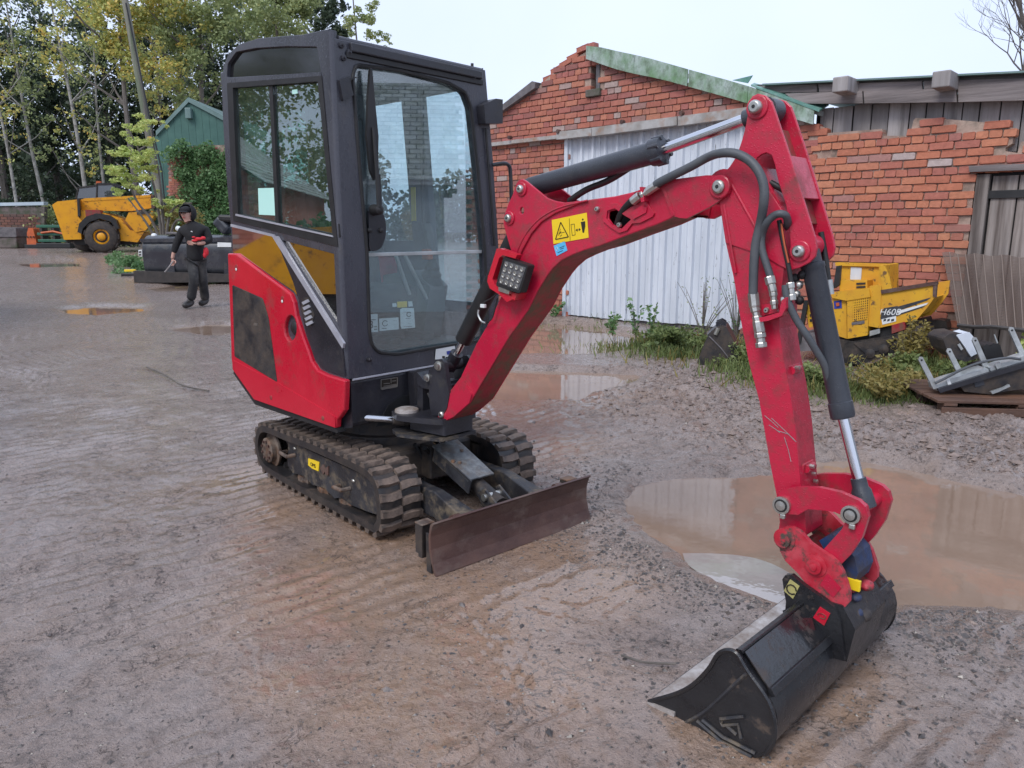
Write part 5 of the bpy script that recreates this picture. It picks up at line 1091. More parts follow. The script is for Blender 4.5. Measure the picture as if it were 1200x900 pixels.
# ears that carry the two rams
ear = [(601.7,297),(596,278),(591.7,263),(592.5,253),(597,240),(603,227),(607,215),(610,211),(614,210),(618,212),(643,232),(652,235.5),(663,237.5),(690,234.5),(672,242),(652,250),(636,260),(624,274),(614,292),(607,309)]
eq = bq(*ear)
hol = [(bp0(613.5, 247)[0]+.012*math.cos(t), bp0(613.5, 247)[1]+.014*math.sin(t)) for t in np.linspace(0, 2*math.pi, 13)[:-1]]
slab('ram_ear', eq, [hol], -.010, .002, M['redboom'], near, BM, bevel=.003); slab('ram_ear', eq, [hol], BW-.002, BW+.010, M['redboom'], near, BM, bevel=.003)
w_ = [bp0(*p) for p in [(606,303),(610,290),(617,276),(628,262),(642,251),(660,242.5),(690,235)]]; MB().tube(smooth_path([(x, -.010, z) for x, z in w_], 4), .004, 6).build('weld_seam', M['redboom'], near, M=BM)
# end plates
endp = [(742,226),(760,219),(778,212),(800,209),(828,205.6),(846,205.3),(854,209),(858,217),(856,226),(850,231.5),(832,243),(806,256),(798,255.5),(790,253),(785,240),(780,228),(776,222)]
for a_, b_ in ((-.012, .001), (BW-.001, BW+.012)): plate('end_plate', endp, a_, b_, 'redboom', near, .003, n_trace=-.005)
plate('stiffener', [(776,222),(780,222),(791,252),(787,253)], -.014, .001, 'redboom', near, .002)
pinhead(844, 219, near, .022, -.012); pinhead(519.5, 485.3, near, .017, -.001); pinhead(611.7, 221.7, near, .017, -.010); pinhead(597.5, 255.8, near, .017, -.010)
MB().prism(bq((515,489),(513,481),(517,472),(545,445),(554,462),(551,472),(533,488),(522,493)), -.008, .001).build('foot_plate', M['redboom'], near, M=BM, bevel=.004)
# lug with pipe clamp near the hose exit
fr_ = [(709,245),(714,240),(724,238),(735,246),(757,234),(760,238),(768,250),(766,254),(752,261),(742,262),(736,270),(727,273),(716,266),(708,259)]
inn_ = bq((713,247),(722,244),(731,251),(741,257),(730,268),(719,264),(712,256))
slab('hose_guide_plate', bq(*fr_), [inn_], -.008, .0, M['redboom'], near, BM, bevel=.003)
plate('guide_boss', [(738,249),(752,241),(758,243),(757,249),(742,257)], -.014, -.007, 'redboom', near, .004)
for p in [(700.5,245),(726.5,263.5)]: pinhead(*p, near, .010, -.002, 'bolt', proud=.012, boss=False)
# stickers
fs = onframe(BM, 1, -.0005)
def st(nm, pts, mat, a=-.002, b=-.0004): return MB().prism([fs(*p) for p in pts], a, b).build(nm, M[mat], near, M=BM)
st('warning_sticker', [(646.8,257.8),(687.8,249.2),(690,278.5),(648.8,286)], 'yellowsign')
def inkline(a_, b_, r=.0018):
    A = fs(*a_); B = fs(*b_); MB().tube([(A[0], -.0024, A[1]), (B[0], -.0024, B[1])], r, 4, smooth=False).build('sticker_print', M['ink'], near, M=BM)
for a_, b_ in [((657.5,260.5),(651.5,280.5)), ((651.5,280.5),(666.5,277.5)), ((666.5,277.5),(657.5,260.5)), ((667.5,256),(668.5,282))]: inkline(a_, b_, .0022 if b_[0] != 668.5 else .001)
for a_, b_ in [((657,268),(656,274)), ((654.5,276),(658,271)), ((655,273.5),(662,272)), ((656.5,277),(659,275)), ((669.5,263),(673.5,262.5)), ((669.5,263),(671,276)), ((673.5,262.5),(674.5,275)), ((671,276),(674.5,275)), ((675,269.8),(680.5,268.8))]: inkline(a_, b_, .0011)
st('sticker_print', [(675,269.6),(677,267.8),(677.2,271.4)], 'ink', -.003, -.002); st('sticker_print', [(680.8,268.9),(678.8,267.2),(679,270.8)], 'ink', -.003, -.002)
st('sticker_print', [(681,260.2),(686,259.2),(686.3,265),(684.8,272.5),(683.2,272.8),(682,266)], 'ink', -.003, -.002); st('sticker_print', [(682.3,257.5),(683,256),(684,256.2),(684.2,257.6),(683.3,258.6)], 'ink', -.003, -.002)
st('blue_sticker', [(649,288),(662,282.5),(665,293.5),(652.5,300)], 'blue_st')
for a_, b_ in [((656,290.5),(662,288)), ((654,296),(660,293.5)), ((657,292),(661,290.5))]: inkline(a_, b_, .0012)
c = [Vector((fs(652.8,291.5)[0]+.006*math.cos(t), -.0024, fs(652.8,291.5)[1]+.007*math.sin(t))) for t in np.linspace(0, 6.28, 9)]; MB().tube(c, .0009, 4).build('sticker_print', M['white'], near, M=BM)
# arm ram
f8 = onframe(BM, 1, .08)
a = f8(617, 221); b = f8(776, 176); c = f8(880, 138); A, B, C_ = [Vector((p[0], .08, p[1])) for p in (a, b, c)]
ram = MB().tube([A, A.lerp(B, .04), B], [.036, .041, .041], 24).build('arm_ram', M['cyl'], EX, M=BM)
d = (B-A).normalized()
MB().lathe(B-d*.045, d, [(0, .041), (.005, .049), (.035, .049), (.050, .046), (.054, .03), (.055, .02)], 24).build('ram_gland', M['cyl'], ram, M=BM)
for i in range(6):
    t = i*math.pi/3; u_ = d.orthogonal().normalized(); v_ = d.cross(u_); p = B+(u_*math.cos(t)+v_*math.sin(t))*.044
    MB().cyl(p-d*.03, p+d*.012, .009, 8).build('gland_bolt', M['cyl'], ram, M=BM)
C2 = Vector((bp0(888,126)[0], .08, bp0(888,126)[1])); d2 = (C2-B).normalized()
MB().tube([B, C2-d2*.05], .0195, 20).build('ram_rod', M['chrome'], ram, M=BM); MB().tube([C2-d2*.085, C2-d2*.02], .030, 18).build('rod_end', M['cyl'], ram, M=BM)
MB().cyl((C2.x, .045, C2.z), (C2.x, .115, C2.z), .038, 18).build('rod_eye', M['cyl'], ram, M=BM)
# black pipe below the ram
f9 = onframe(BM, 1, .10); P_ = [f9(*p) for p in [(667,236),(678,228),(690,221),(712,212),(735,198),(752,185)]]
MB().tube(smooth_path([(x, .10, z) for x, z in P_], 5), .013, 10).build('ram_pipe', M['rubber'], ram, M=BM)
# boom ram
fb = onframe(BM, 1, .08); T0 = Vector((bp0(597.5,255.8)[0]+.01, .08, bp0(597.5,255.8)[1])); T1 = Vector((bp0(514.5,428.5)[0], .08, bp0(514.5,428.5)[1])); dd = (T1-T0).normalized()
Lr = (T1-T0).length
br = MB().tube([T0, T1-dd*(.155)], .041, 22).build('boom_ram', M['rubber'], EX, M=BM)
MB().tube([T1-dd*.16, T1-dd*.04], .018, 16).build('ram_rod', M['chrome'], br, M=BM); MB().tube([T1-dd*.07, T1+dd*.03], .032, 14).build('rod_end', M['black'], br, M=BM)
MB().cyl((T1.x, .03, T1.z), (T1.x, .13, T1.z), .032, 14).build('rod_eye', M['black'], br, M=BM)
# thin white-ended cable loop beside the work lamp
fl = onframe(BM, 1, -.02); P_ = [fl(*p) for p in [(583,344),(575,350),(566,355),(560,364),(562,373),(568,378),(576,374),(580,362),(583,349)]]
MB().tube(smooth_path([(x, -.02, z) for x, z in P_], 5), .003, 6).build('lamp_cable', M['rubber'], EX, M=BM)
P_ = [fl(*p) for p in [(561,363),(560.5,369),(564,376),(569,378.5)]]; MB().tube(smooth_path([(x, -.021, z) for x, z in P_], 4), .0042, 6).build('lamp_cable', M['galv'], EX, M=BM)
a = fl(566.5, 358.5); MB().box((a[0]-.014, -.028, a[1]-.008), (a[0]+.014, -.014, a[1]+.008)).build('cable_connector', M['white'], EX, M=BM, bevel=.002)
# work lamp
lm = onframe(BM, 1, -.075); LQ = [lm(*p) for p in [(590,301),(619,311),(609,344),(581,335)]]
lamp = MB().prism(rpoly(LQ, .01), -.075, -.035).build('work_lamp', M['rubber'], EX, M=BM, bevel=.004)
LQ2 = [lm(*p) for p in [(592,305.5),(616.5,313.5),(607.5,340),(584.5,331.5)]]; MB().prism(LQ2, -.0765, -.0752).build('lamp_reflector', M['plastic'], lamp, M=BM)
for i in range(4):
    for j in range(4):
        u_, v_ = (i+.5)/4, (j+.5)/4; p = (Vector(LQ2[0])*(1-u_)+Vector(LQ2[1])*u_)*(1-v_)+(Vector(LQ2[3])*(1-u_)+Vector(LQ2[2])*u_)*v_
        MB().lathe((p.x, -.0766, p.y), (0, -1, 0), [(0, .0095), (.003, .0098), (.0035, .007), (.001, .005), (.0012, .001)], 12).build('led', M['zinc'], lamp, M=BM)
br_ = [(572,324),(582,291.5),(586,291),(606,298.5),(604,303),(589,299),(585,302),(577,327),(580,334),(577,338)]
plate('lamp_bracket', br_, -.068, -.040, 'red', lamp, .003, n_trace=-.068)
plate('lamp_bracket', [(572,322),(577,332),(595,343),(600,351),(594,354),(585,345),(574,338),(571,330)], -.070, -.03, 'red', lamp, .003, n_trace=-.07)
plate('bracket_arm', [(592,340),(606,344),(603,352),(590,348)], -.06, .0, 'red', lamp, .003)
plate('lamp_foot', [(584,336),(597,341),(596,345),(584,341)], -.078, -.06, 'zinc', lamp, .002)

# ---------------- arm
armn = [(877,124),(876,134),(874,146),(870,162),(866,174),(861,186),(855,195),(846,205),(838,214),(836,226),(843,238),(847,262),(850,285),(895,300),(914,312),(925,317),(936,314),(948,308),(955,301),(957,291),(955,278),(950,262),(940,230),(924,178),(908,130),(904,119),(897,112),(888,109.5),(881,113)]
armh = [(885,190),(887,185),(892,181),(898,179),(904,182),(907.5,192),(912,213),(917,229),(921,241),(924,258),(926,285),(926,303),(921,303),(919,270),(917,247),(910,236),(902,224),(896,215),(889,203)]
fa = onframe(BM, 1, .001)
arm = slab('arm', [fa(*p) for p in armn], [[fa(*p) for p in armh]], .001, .013, M['redboom'], EX, BM, bevel=.003)
slab('far_arm_plate', [fa(*p) for p in armn], [[fa(*p) for p in armh]], .135, .147, M['redboom'], arm, BM, bevel=.003)
body = [(843,236),(847,262),(850,282),(860,326),(868,374),(878,426),(890,470),(902.5,542.5),(910,580),(914,612),(912,624),(913,634),(918,639.5),(925,638),(931,631),(945,628),(943,600),(938,566),(931.7,500),(925,455),(918,420),(913,385),(914,350),(918,320),(919,290),(917,247),(910,236),(902,224),(893,212),(870,200),(850,208)]
plate('arm_box', body, .006, .132, 'redboom', arm, .005)
for k, pp in enumerate([[(921.5,183),(925.5,182),(941,232),(937.5,233)], [(888,200),(893,196),(900,213),(913,236),(917,250),(912,250),(900,226)]]): plate('web_plate', pp, .013, .135, 'redboom', arm, .002, n_trace=.013)
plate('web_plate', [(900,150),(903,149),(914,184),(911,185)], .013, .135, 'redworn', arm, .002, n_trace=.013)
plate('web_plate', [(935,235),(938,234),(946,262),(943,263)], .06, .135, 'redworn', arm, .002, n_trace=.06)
for a_, b_ in (((858,217),(884,264)), ((884,264),(903,330)), ((848,240),(862,320))): 
    A = fa(*a_); B = fa(*b_); MB().tube([(A[0], .0, A[1]), (B[0], .0, B[1])], .005, 6).build('weld_seam', M['redboom'], arm, M=BM)
fh = onframe(BM, 1, .003)
c0 = bp0(844, 219); MB().lathe((c0[0], .015, c0[1]), (0, 1, 0), [(0, .058), (.13, .058)], 24).build('pivot_hub', M['redboom'], arm, M=BM)
pinhead(888, 126, arm, .021, .001, proud=.03); pinhead(938, 294.4, arm, .019, .001, proud=.026)
# scratches
for a_, b_ in [((896,487),(912,501)), ((901,498),(914,507)), ((904,490),(933,518)), ((919,512),(927,541)), ((912,505),(925,509)), ((860,249),(864,248)), ((925,510),(932,517))]:
    A = onframe(BM,1,.005)(*a_); B = onframe(BM,1,.005)(*b_); MB().tube([(A[0], .0052, A[1]), ((A[0]+B[0])/2+.002, .0052, (A[1]+B[1])/2), (B[0], .0052, B[1])], .0011, 4).build('scratch', M['orange' if a_[1] > 300 and False else 'mint' if False else 'galv'], arm, M=BM)
# boss on the front edge, half way down
for (px, py) in [(931,430),(948,545)]:
    a = onframe(BM, 1, .05)(px-3, py); MB().cyl((a[0], .045, a[1]-.012), (a[0], .10, a[1]-.012), .014, 12).build('guard_lug', M['redboom'], arm, M=BM); MB().box((a[0]-.04, .03, a[1]-.03), (a[0]+.0, .11, a[1]+.006)).build('guard_lug', M['redboom'], arm, M=BM, bevel=.004)
    for j in range(3 if py > 500 else 1): MB().cyl((a[0]+.012, .05+.02*j, a[1]-.03*j), (a[0]+.026, .05+.02*j, a[1]-.03*j), .007, 6).build('bolt', M['zinc'], arm, M=BM)
# bucket ram
fk = onframe(BM, 1, .075)
def C3(px, py, n=.075): a = onframe(BM, 1, n)(px, py); return Vector((a[0], n, a[1]))
K0 = C3(948, 288); K1 = C3(988, 489); K2 = C3(1014, 594)
kr = MB().tube([K0, K0.lerp(K1, .10), K0.lerp(K1, .105), K0.lerp(K1, .13), K0.lerp(K1, .135), K1], [.030, .030, .036, .036, .034, .0345], 24).build('bucket_ram', M['cyl'], EX, M=BM)
dk = (K1-K0).normalized(); MB().lathe(K1-dk*.05, dk, [(0, .035), (.002, .0375), (.045, .0375), (.052, .034), (.055, .018)], 24).build('ram_gland', M['cyl'], kr, M=BM)
MB().tube([K1, K1.lerp(K2, .85)], .0175, 20).build('ram_rod', M['chrome'], kr, M=BM)
MB().tube([K1.lerp(K2, .68), K1.lerp(K2, .78), K1.lerp(K2, .82), K2], [.023, .024, .030, .034], 18).build('rod_end', M['cyl'], kr, M=BM)
MB().cyl((K0.x, .04, K0.z), (K0.x, .11, K0.z), .034, 18).build('ram_eye', M['redboom'], kr, M=BM)
# hoses on the arm
def hose(pts, n, r, mat='hose', nm='hydraulic_hose', par=None):
    if not isinstance(n, (list, tuple)): n = [n]*len(pts)
    P = [C3(p[0], p[1], k) for p, k in zip(pts, n)]; return MB().tube(smooth_path(P, 6), r, 12).build(nm, M[mat], par or EX, M=BM)
hose([(768,217),(774,213),(790,205),(810,195),(830,184),(845,179.5),(862,180),(878,188),(889,201),(895,218),(895,238),(891,262),(886,284),(883.5,310),(882.5,344)], [-.03]*5+[-.06]*6+[-.04]*4, .0145)
hose([(904,328),(899,312),(893,292),(893,276),(898,262),(906,253.5),(914,250.5),(921,253),(923,262),(918,268)], [-.03]*4+[-.045]*3+[-.03,.0,.03], .0120)
hose([(920,334),(923,352),(933,374),(946,394),(957,412),(966,428),(973,450)], [-.02,-.02,-.01,.0,.02,.04,.06], .0115)
hose([(913,258),(918,285),(924,312),(927,330)], -.012, .0075, 'rubber'); hose([(915.5,262),(919,285),(924,308)], -.020, .003, 'orange')
hose([(903,214),(912,219),(921,224)], .03, .010, 'rubber')
hose([(962,272),(967,300),(971,330)], .13, .009, 'rubber'); hose([(971,328),(973,345)], .13, .012, 'galv', 'hose_fitting')
hose([(723,264),(727,252),(733,243),(741,235),(747,230)], [.02,.005,-.005,-.015,-.02], .0125, 'rubber')
def fit(a_, b_, n, r, k=3, nm='hose_fitting'):
    A = C3(*a_, n); B = C3(*b_, n); d_ = (B-A); L_ = d_.length; d_.normalize(); pr_ = []
    for i in range(k):
        rr_ = r*(1 if i % 2 == 0 else .78); pr_ += [(L_*i/k, rr_*.95), (L_*(i+.12)/k, rr_), (L_*(i+.88)/k, rr_), (L_*(i+1)/k, rr_*.95)]
    MB().lathe(A, d_, pr_, 8, smooth=False).build(nm, M['zinc'], EX, M=BM)
fit((741,236), (750,229), -.02, .017, 1); fit((752,229), (760,224), -.025, .014, 3); fit((759,224), (771,216), -.028, .016, 1)
fit((882.5,343), (884.5,360), -.035, .018, 1); fit((884.5,360), (888,376), -.035, .016, 3); fit((888,376), (890.5,390), -.035, .018, 1); fit((890.5,390), (892.5,407), -.035, .019, 3, 'quick_coupler')
fit((901.5,324), (906,342), -.032, .017, 2); fit((906,342), (908,362), -.030, .013, 4)
fit((926,331), (928.5,352), -.014, .013, 3); fit((917,352), (924,350), -.02, .013, 1)
plate('hose_bracket', [(875,375),(896,371),(913,366),(916,352),(921,348),(921,361),(916,370),(900,376),(876,379)], -.045, .004, 'redboom', arm, .003)
plate('hose_bracket', [(892,357),(908,355),(911,366),(893,370)], -.012, .004, 'redboom', arm, .003); pinhead(898.5, 363.5, arm, .010, -.012, 'bolt', proud=.008, boss=False)
plate('hose_clamp', [(749.5,219),(753.5,219),(755,236),(751,237)], -.034, .0, 'redboom', near, .002)
# small valves and fittings between arm and ram
for i, (px, py) in enumerate([(932,326),(936,334),(940,322),(933,345),(937,352)]): 
    p = C3(px, py, .05); MB().sphere(p, .015, 8, 6).build('valve', M['zinc' if i % 2 else 'rubber'], EX, M=BM)

# ---------------- bucket linkage
link = [(911.5,583),(914,577),(919,573),(935,571),(960,571.5),(985,577),(1006.7,586.7),(1014,594),(1017.5,606),(1010,630),(996.7,650),(983,664),(972,656),(965,644),(986.7,620),(991,610),(986.7,604),(978,600),(963,598),(946.7,596.7),(941,600),(935,603.5),(924,602.5),(914,599),(911,592)]
l1 = plate('link_plate', link, -.032, -.012, 'redboom', EX, .004, n_trace=-.032)
Lf = onframe(BM, 1, -.032)
MB().prism([Lf(*p) for p in link], .160, .180).build('link_plate', M['redboom'], EX, M=BM, bevel=.004)
for (px, py) in [(917,591.5),(998,602.5)]:
    a = Lf(px, py); MB().lathe((a[0], -.030, a[1]), (0, -1, 0), [(0, .029), (.014, .029), (.0145, .021)], 18).build('pin_boss', M['zinc'], l1, M=BM)
    MB().lathe((a[0], -.044, a[1]), (0, -1, 0), [(0, .0215), (.0015, .0215)], 18).build('seal_ring', M['rubber'], l1, M=BM)
    MB().lathe((a[0], -.045, a[1]), (0, -1, 0), [(0, .016), (.004, .016), (.005, .008), (.0055, .002)], 16).build('pin_head', M['zinc'], l1, M=BM)
    MB().cyl((a[0], -.01, a[1]), (a[0], .16, a[1]), .022, 14).build('link_pin', M['redboom'], l1, M=BM)
    MB().box((a[0]-.0, -.05, a[1]-.042), (a[0]+.018, -.036, a[1]-.026)).build('locking_bolt', M['zinc'], l1, M=BM, bevel=.003)
# quick hitch
he = [(911.7,628),(914,621),(920,617.5),(928,618),(936,622),(942,628),(950,637),(963,646),(974,653),(981,659),(988,671),(992,683),(995.5,695),(995,706),(988,714),(978,710),(963,703),(954,696),(946.7,687),(935,672),(920,657),(914,646)]
hit = plate('quick_hitch', he, -.052, -.034, 'redhitch', EX, .004, n_trace=-.052)
Hf = onframe(BM, 1, -.052); MB().prism([Hf(*p) for p in he], .182, .200).build('hitch_plate', M['redhitch'], hit, M=BM, bevel=.004)
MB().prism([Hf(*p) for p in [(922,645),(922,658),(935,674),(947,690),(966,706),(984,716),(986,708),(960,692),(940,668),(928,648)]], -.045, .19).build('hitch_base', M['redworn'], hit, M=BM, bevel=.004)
MB().prism([Hf(*p) for p in [(950,640),(966,632),(980,646),(992,660),(996,680),(990,695),(980,690),(966,668)]], .01, .14).build('hitch_body', M['blue'], hit, M=BM, bevel=.008)
for (px, py) in [(919.5,631.7),(956,662.5)]:
    a = Hf(px, py); MB().lathe((a[0], -.050, a[1]), (0, -1, 0), [(0, .036), (.006, .036), (.008, .024), (.020, .024), (.021, .012), (.026, .011), (.027, .002)], 20).build('hitch_pin', M['redhitch'], hit, M=BM)
    MB().cyl((a[0], -.03, a[1]), (a[0], .19, a[1]), .020, 14).build('hitch_pin', M['blackrough'], hit, M=BM)
MB().prism([Hf(*p) for p in [(970,672),(986,689),(977,700),(961,685)]], -.0545, -.0522).build('hitch_label', M['redboom'], hit, M=BM)
for (px, py, n_, mt, r) in [(1000,684,.03,'yellowsign',.022),(1003,700,.03,'blue',.018),(1016,686,.10,'redhitch',.022),(1004,718,.02,'blue',.02),(996,728,.02,'rust',.022),(988,722,.0,'rustedge',.03),(1010,720,.05,'blackrough',.03)]:
    p = C3(px, py, n_); MB().sphere(p, (r, r*1.2, r*.8), 9, 6).build('latch_part', M[mt], hit, M=BM)
p = C3(1000, 684, .01); MB().box(p-Vector((.022, .006, .020)), p+Vector((.022, .006, .016))).build('yellow_tag', M['yellowsign'], hit, M=BM, bevel=.002)
hose([(985,650),(992,640),(996,645),(990,660)], .06, .008, 'rubber', par=hit)

# ---------------- grading bucket
N0, N1 = -.468, .462
prof = [(1.571, .001), (1.70, 0), (1.86, 0), (1.915, .004), (1.952, .030), (1.974, .08), (1.976, .143), (1.951, .194), (1.886, .254), (1.852, .291)]
def offs(P, t):
    out = []
    for i, p in enumerate(P):
        a = Vector(P[max(i-1, 0)]); b = Vector(P[min(i+1, len(P)-1)]); d_ = (b-a).normalized(); out.append((p[0]-d_.y*t, p[1]+d_.x*t))
    return out
sm_ = [tuple(v.to_2d()) for v in smooth_path([(x, z, 0) for x, z in prof], 4)]
ins = offs(sm_, .012)
bk = MB().prism(sm_+ins[::-1], N0+.001, N1-.001, smooth=True).build('bucket', M['bucketblack'], EX, M=BM)
sp_ = [(p, q_) for p, q_ in zip(sm_, ins)]
# bare steel inside floor and cutting edge
MB().prism([(1.571, .006), (1.72, .014), (1.90, .017), (1.94, .045), (1.955, .09), (1.952, .09), (1.935, .05), (1.895, .022), (1.72, .019), (1.600, .016)], N0+.012, N1-.012).build('inside_floor', M['lip'], bk, M=BM)
MB().prism([(1.562, -.004), (1.70, -.002), (1.70, .004), (1.60, .020), (1.575, .016)], N0-.002, N1+.002).build('cutting_edge', M['lip'], bk, M=BM, bevel=.002)
fe = onframe(BM, 1, N0)
endpl = [(763,820),(781,814),(794,811),(815,800),(833,782),(838,773),(843.5,765.5),(848,761.5),(854,760),(861,761),(866,764),(878,783.5),(891,801),(902,818),(908,830),(911,845),(909.5,866),(905,876),(899,882),(891,885.5),(884,886.5),(860,876),(806,846),(770,827)]
eq_ = [fe(*p) for p in endpl]
for (a_, b_) in ((N0-.012, N0), (N1, N1+.012)): MB().prism(eq_, a_, b_).build('side_plate', M['bucketblack'], bk, M=BM, bevel=.003)
rimq = [Vector((x, N0-.012, z)) for x, z in [fe(*p) for p in [(763,820),(794,811),(815,800),(833,782),(843.5,765.5),(854,760),(866,764),(878,783.5),(902,818),(910,845),(909,866),(899,882)]]]
MB().tube(smooth_path(rimq, 4), .007, 6).build('side_rim', M['bucketblack'], bk, M=BM)
A_ = [fe(*p) for p in [(879,786),(860,803),(845,817),(828,832),(806,845)]]; MB().tube(smooth_path([(x, N0-.012, z) for x, z in A_], 4), .006, 6).build('weld_seam', M['frame_dirty'], bk, M=BM)
for L_ in ([(847,840),(875,837)], [(848,842),(850,848),(868,846),(871,862)], [(855,848),(866,858)], [(826,841),(850,861),(888,880)], [(820,842),(848,866),(884,884)]):
    MB().tube([(fe(*p)[0], N0-.014, fe(*p)[1]) for p in L_], .0065, 5, smooth=False).build('cast_mark', M['frame_dirty'], bk, M=BM)
MB().prism([fe(*p) for p in [(762,819),(794,832),(794,837),(763,822.5)]], N0-.020, N0-.010).build('side_cutter', M['lip'], bk, M=BM, bevel=.002)
# top lip and top plate frame
MB().prism([(1.842, .280), (1.864, .286), (1.862, .300), (1.842, .298)], N0, N1).build('top_lip', M['bucketblack'], bk, M=BM, bevel=.004)
top_in = [(1.866, .283), (1.944, .205)]
d_ = Vector((1.944-1.866, .205-.283)).normalized(); nn = Vector((-d_.y, d_.x))
MB().prism([(1.862, .290), (1.948, .204), (1.948+nn.x*.004, .204+nn.y*.004), (1.862+nn.x*.004, .290+nn.y*.004)], N0+.01, -.075).build('top_plate', M['glossmuddy'], bk, M=BM)
MB().prism([(1.862, .290), (1.948, .204), (1.948+nn.x*.004, .204+nn.y*.004), (1.862+nn.x*.004, .290+nn.y*.004)], .22, N1-.01).build('top_plate', M['glossmuddy'], bk, M=BM)
MB().prism([(1.942, .215), (1.955, .198), (1.966, .204), (1.952, .224)], N0, N1).build('bend_bar', M['bucketblack'], bk, M=BM, bevel=.003)
# ears
earp = [(916.7,679),(920,674),(928,674),(943,686.7),(965,702),(978,712),(985,730),(990,775),(979,772),(972,764),(962,748),(951.7,735),(945,724),(938,715),(930,713),(920,716.7),(921,705),(919,695)]
Ef = onframe(BM, 1, -.075)
for a_ in (-.075, .205): MB().prism([Ef(*p) for p in earp], a_, a_+.018).build('bucket_ear', M['bucketblack'], bk, M=BM, bevel=.004)
MB().prism([Ef(*p) for p in [(940,716),(952,736),(972,766),(990,778),(1000,740),(985,712),(960,705)]], -.06, .20).build('ear_mount', M['bucketblack'], bk, M=BM, bevel=.006)
E0 = [Ef(*p) for p in [(920,716.5),(930,713),(938,715),(951.7,735),(973,765)]]; MB().tube(smooth_path([(x, -.082, z) for x, z in E0], 4), .0075, 6).build('weld_seam', M['bucketblack'], bk, M=BM)
Sf = onframe(BM, 1, -.077)
MB().prism([Sf(*p) for p in [(926,679),(937,687),(929.5,701.5),(918.8,692)]], -.079, -.0755).build('yellow_sticker', M['pallet'] if False else pm('faded_yellow_sticker', (.42, .38, .14, 1), (.35, .31, .13, 1), 9, .4), bk, M=BM)
MB().prism([Sf(*p) for p in [(961,711),(973,719),(966,733),(953,723.5)]], -.079, -.0755).build('red_sticker', M['red'], bk, M=BM)
MB().tube([Vector((Sf(928,690.5)[0]+.016*math.cos(t), -.080, Sf(928,690.5)[1]+.016*math.sin(t))) for t in np.linspace(0, 5.5, 10)], .0025, 4).build('sticker_print', M['ink'], bk, M=BM)
MB().tube([Vector((Sf(963.5,721.5)[0]+.013*math.cos(t), -.080, Sf(963.5,721.5)[1]+.008*math.sin(t))) for t in np.linspace(-2, 3.5, 10)], .0022, 4).build('sticker_print', M['redworn'], bk, M=BM)
# ---------------------------------------------------------------- foliage helpers
def leafcloud(g, n, blobs_, size, flat=.0, aspect=.6, shell=.35):
    """n small leaf quads in the union of ellipsoids (cx,cy,cz,rx,ry,rz,weight)"""
    w = np.array([b[6] if len(b) > 6 else b[3]*b[4]*b[5] for b in blobs_], float); w /= w.sum(); k = g.choice(len(blobs_), n, p=w); B = np.array([b[:6] for b in blobs_])[k]
    d = g.normal(size=(n, 3)); d /= np.linalg.norm(d, axis=1)[:, None]; r = g.uniform(0, 1, n)**shell
    c = B[:, :3]+d*r[:, None]*B[:, 3:6]
    a = g.normal(size=(n, 3)); a[:, 2] *= (1-flat); a /= np.linalg.norm(a, axis=1)[:, None]; b = np.cross(a, g.normal(size=(n, 3))); b /= np.linalg.norm(b, axis=1)[:, None]
    s = (size*g.uniform(.5, 1.4, n))[:, None]
    v = np.stack([c-a*s, c+b*s*aspect, c+a*s, c-b*s*aspect], 1); return v
def leafobj(name, v, mat, parent=None):
    n = len(v); me = bpy.data.meshes.new(name); me.vertices.add(4*n); T = wm(parent).inverted() if parent else None
    co = v.reshape(-1, 3)
    if T is not None:
        Mx = np.array(T); co = co @ Mx[:3, :3].T+Mx[:3, 3]
    me.vertices.foreach_set('co', co.ravel()); me.loops.add(4*n); me.loops.foreach_set('vertex_index', np.arange(4*n, dtype=np.int32)); me.polygons.add(n); me.polygons.foreach_set('loop_start', np.arange(0, 4*n, 4, dtype=np.int32)); me.update(calc_edges=True); me.materials.append(mat)
    return newobj(name, me, parent)
G = np.random.default_rng(42)
def plant(name, label, px, py, h, spread, nleaf, lsize, mat, stems=7, group=None, cat='plant', lean=0, dz=0, seed=0):
    g = np.random.default_rng(seed+int(px*7+py)); b = gpt(px, py); z0 = gz(b.x, b.y)-.02+dz; root = thing(name, fr((b.x, b.y, z0), 0), label, cat, group)
    tips = []; L_ = []
    for i in range(stems):
        a = g.uniform(0, 6.28); r = spread*g.uniform(.2, 1); hh = h*g.uniform(.55, 1.05); p = [(b.x, b.y, z0)]
        for t in (.35, .7, 1): p.append((b.x+math.cos(a)*r*t**1.5+lean*t, b.y+math.sin(a)*r*t**1.5, z0+hh*t*(1-.15*t*r/max(h, .01))))
        MB().tube(smooth_path(p, 2), [.008*(1-.7*i_/6) for i_ in range(7)], 4).build('stem', M['bark'] if h > .5 else M['leaf_weed'], root, M=Matrix.Identity(4))
        for t in np.linspace(.25, 1, 7):
            j = t*3; i0 = min(2, int(j)); q = Vector(p[i0]).lerp(Vector(p[i0+1]), j-i0); L_.append((q.x, q.y, q.z, spread*.16+.02, spread*.16+.02, h*.07+.02, 1))
    v = leafcloud(g, nleaf, L_, lsize, .3, .5, .5); leafobj('foliage', v, M[mat], root); return root
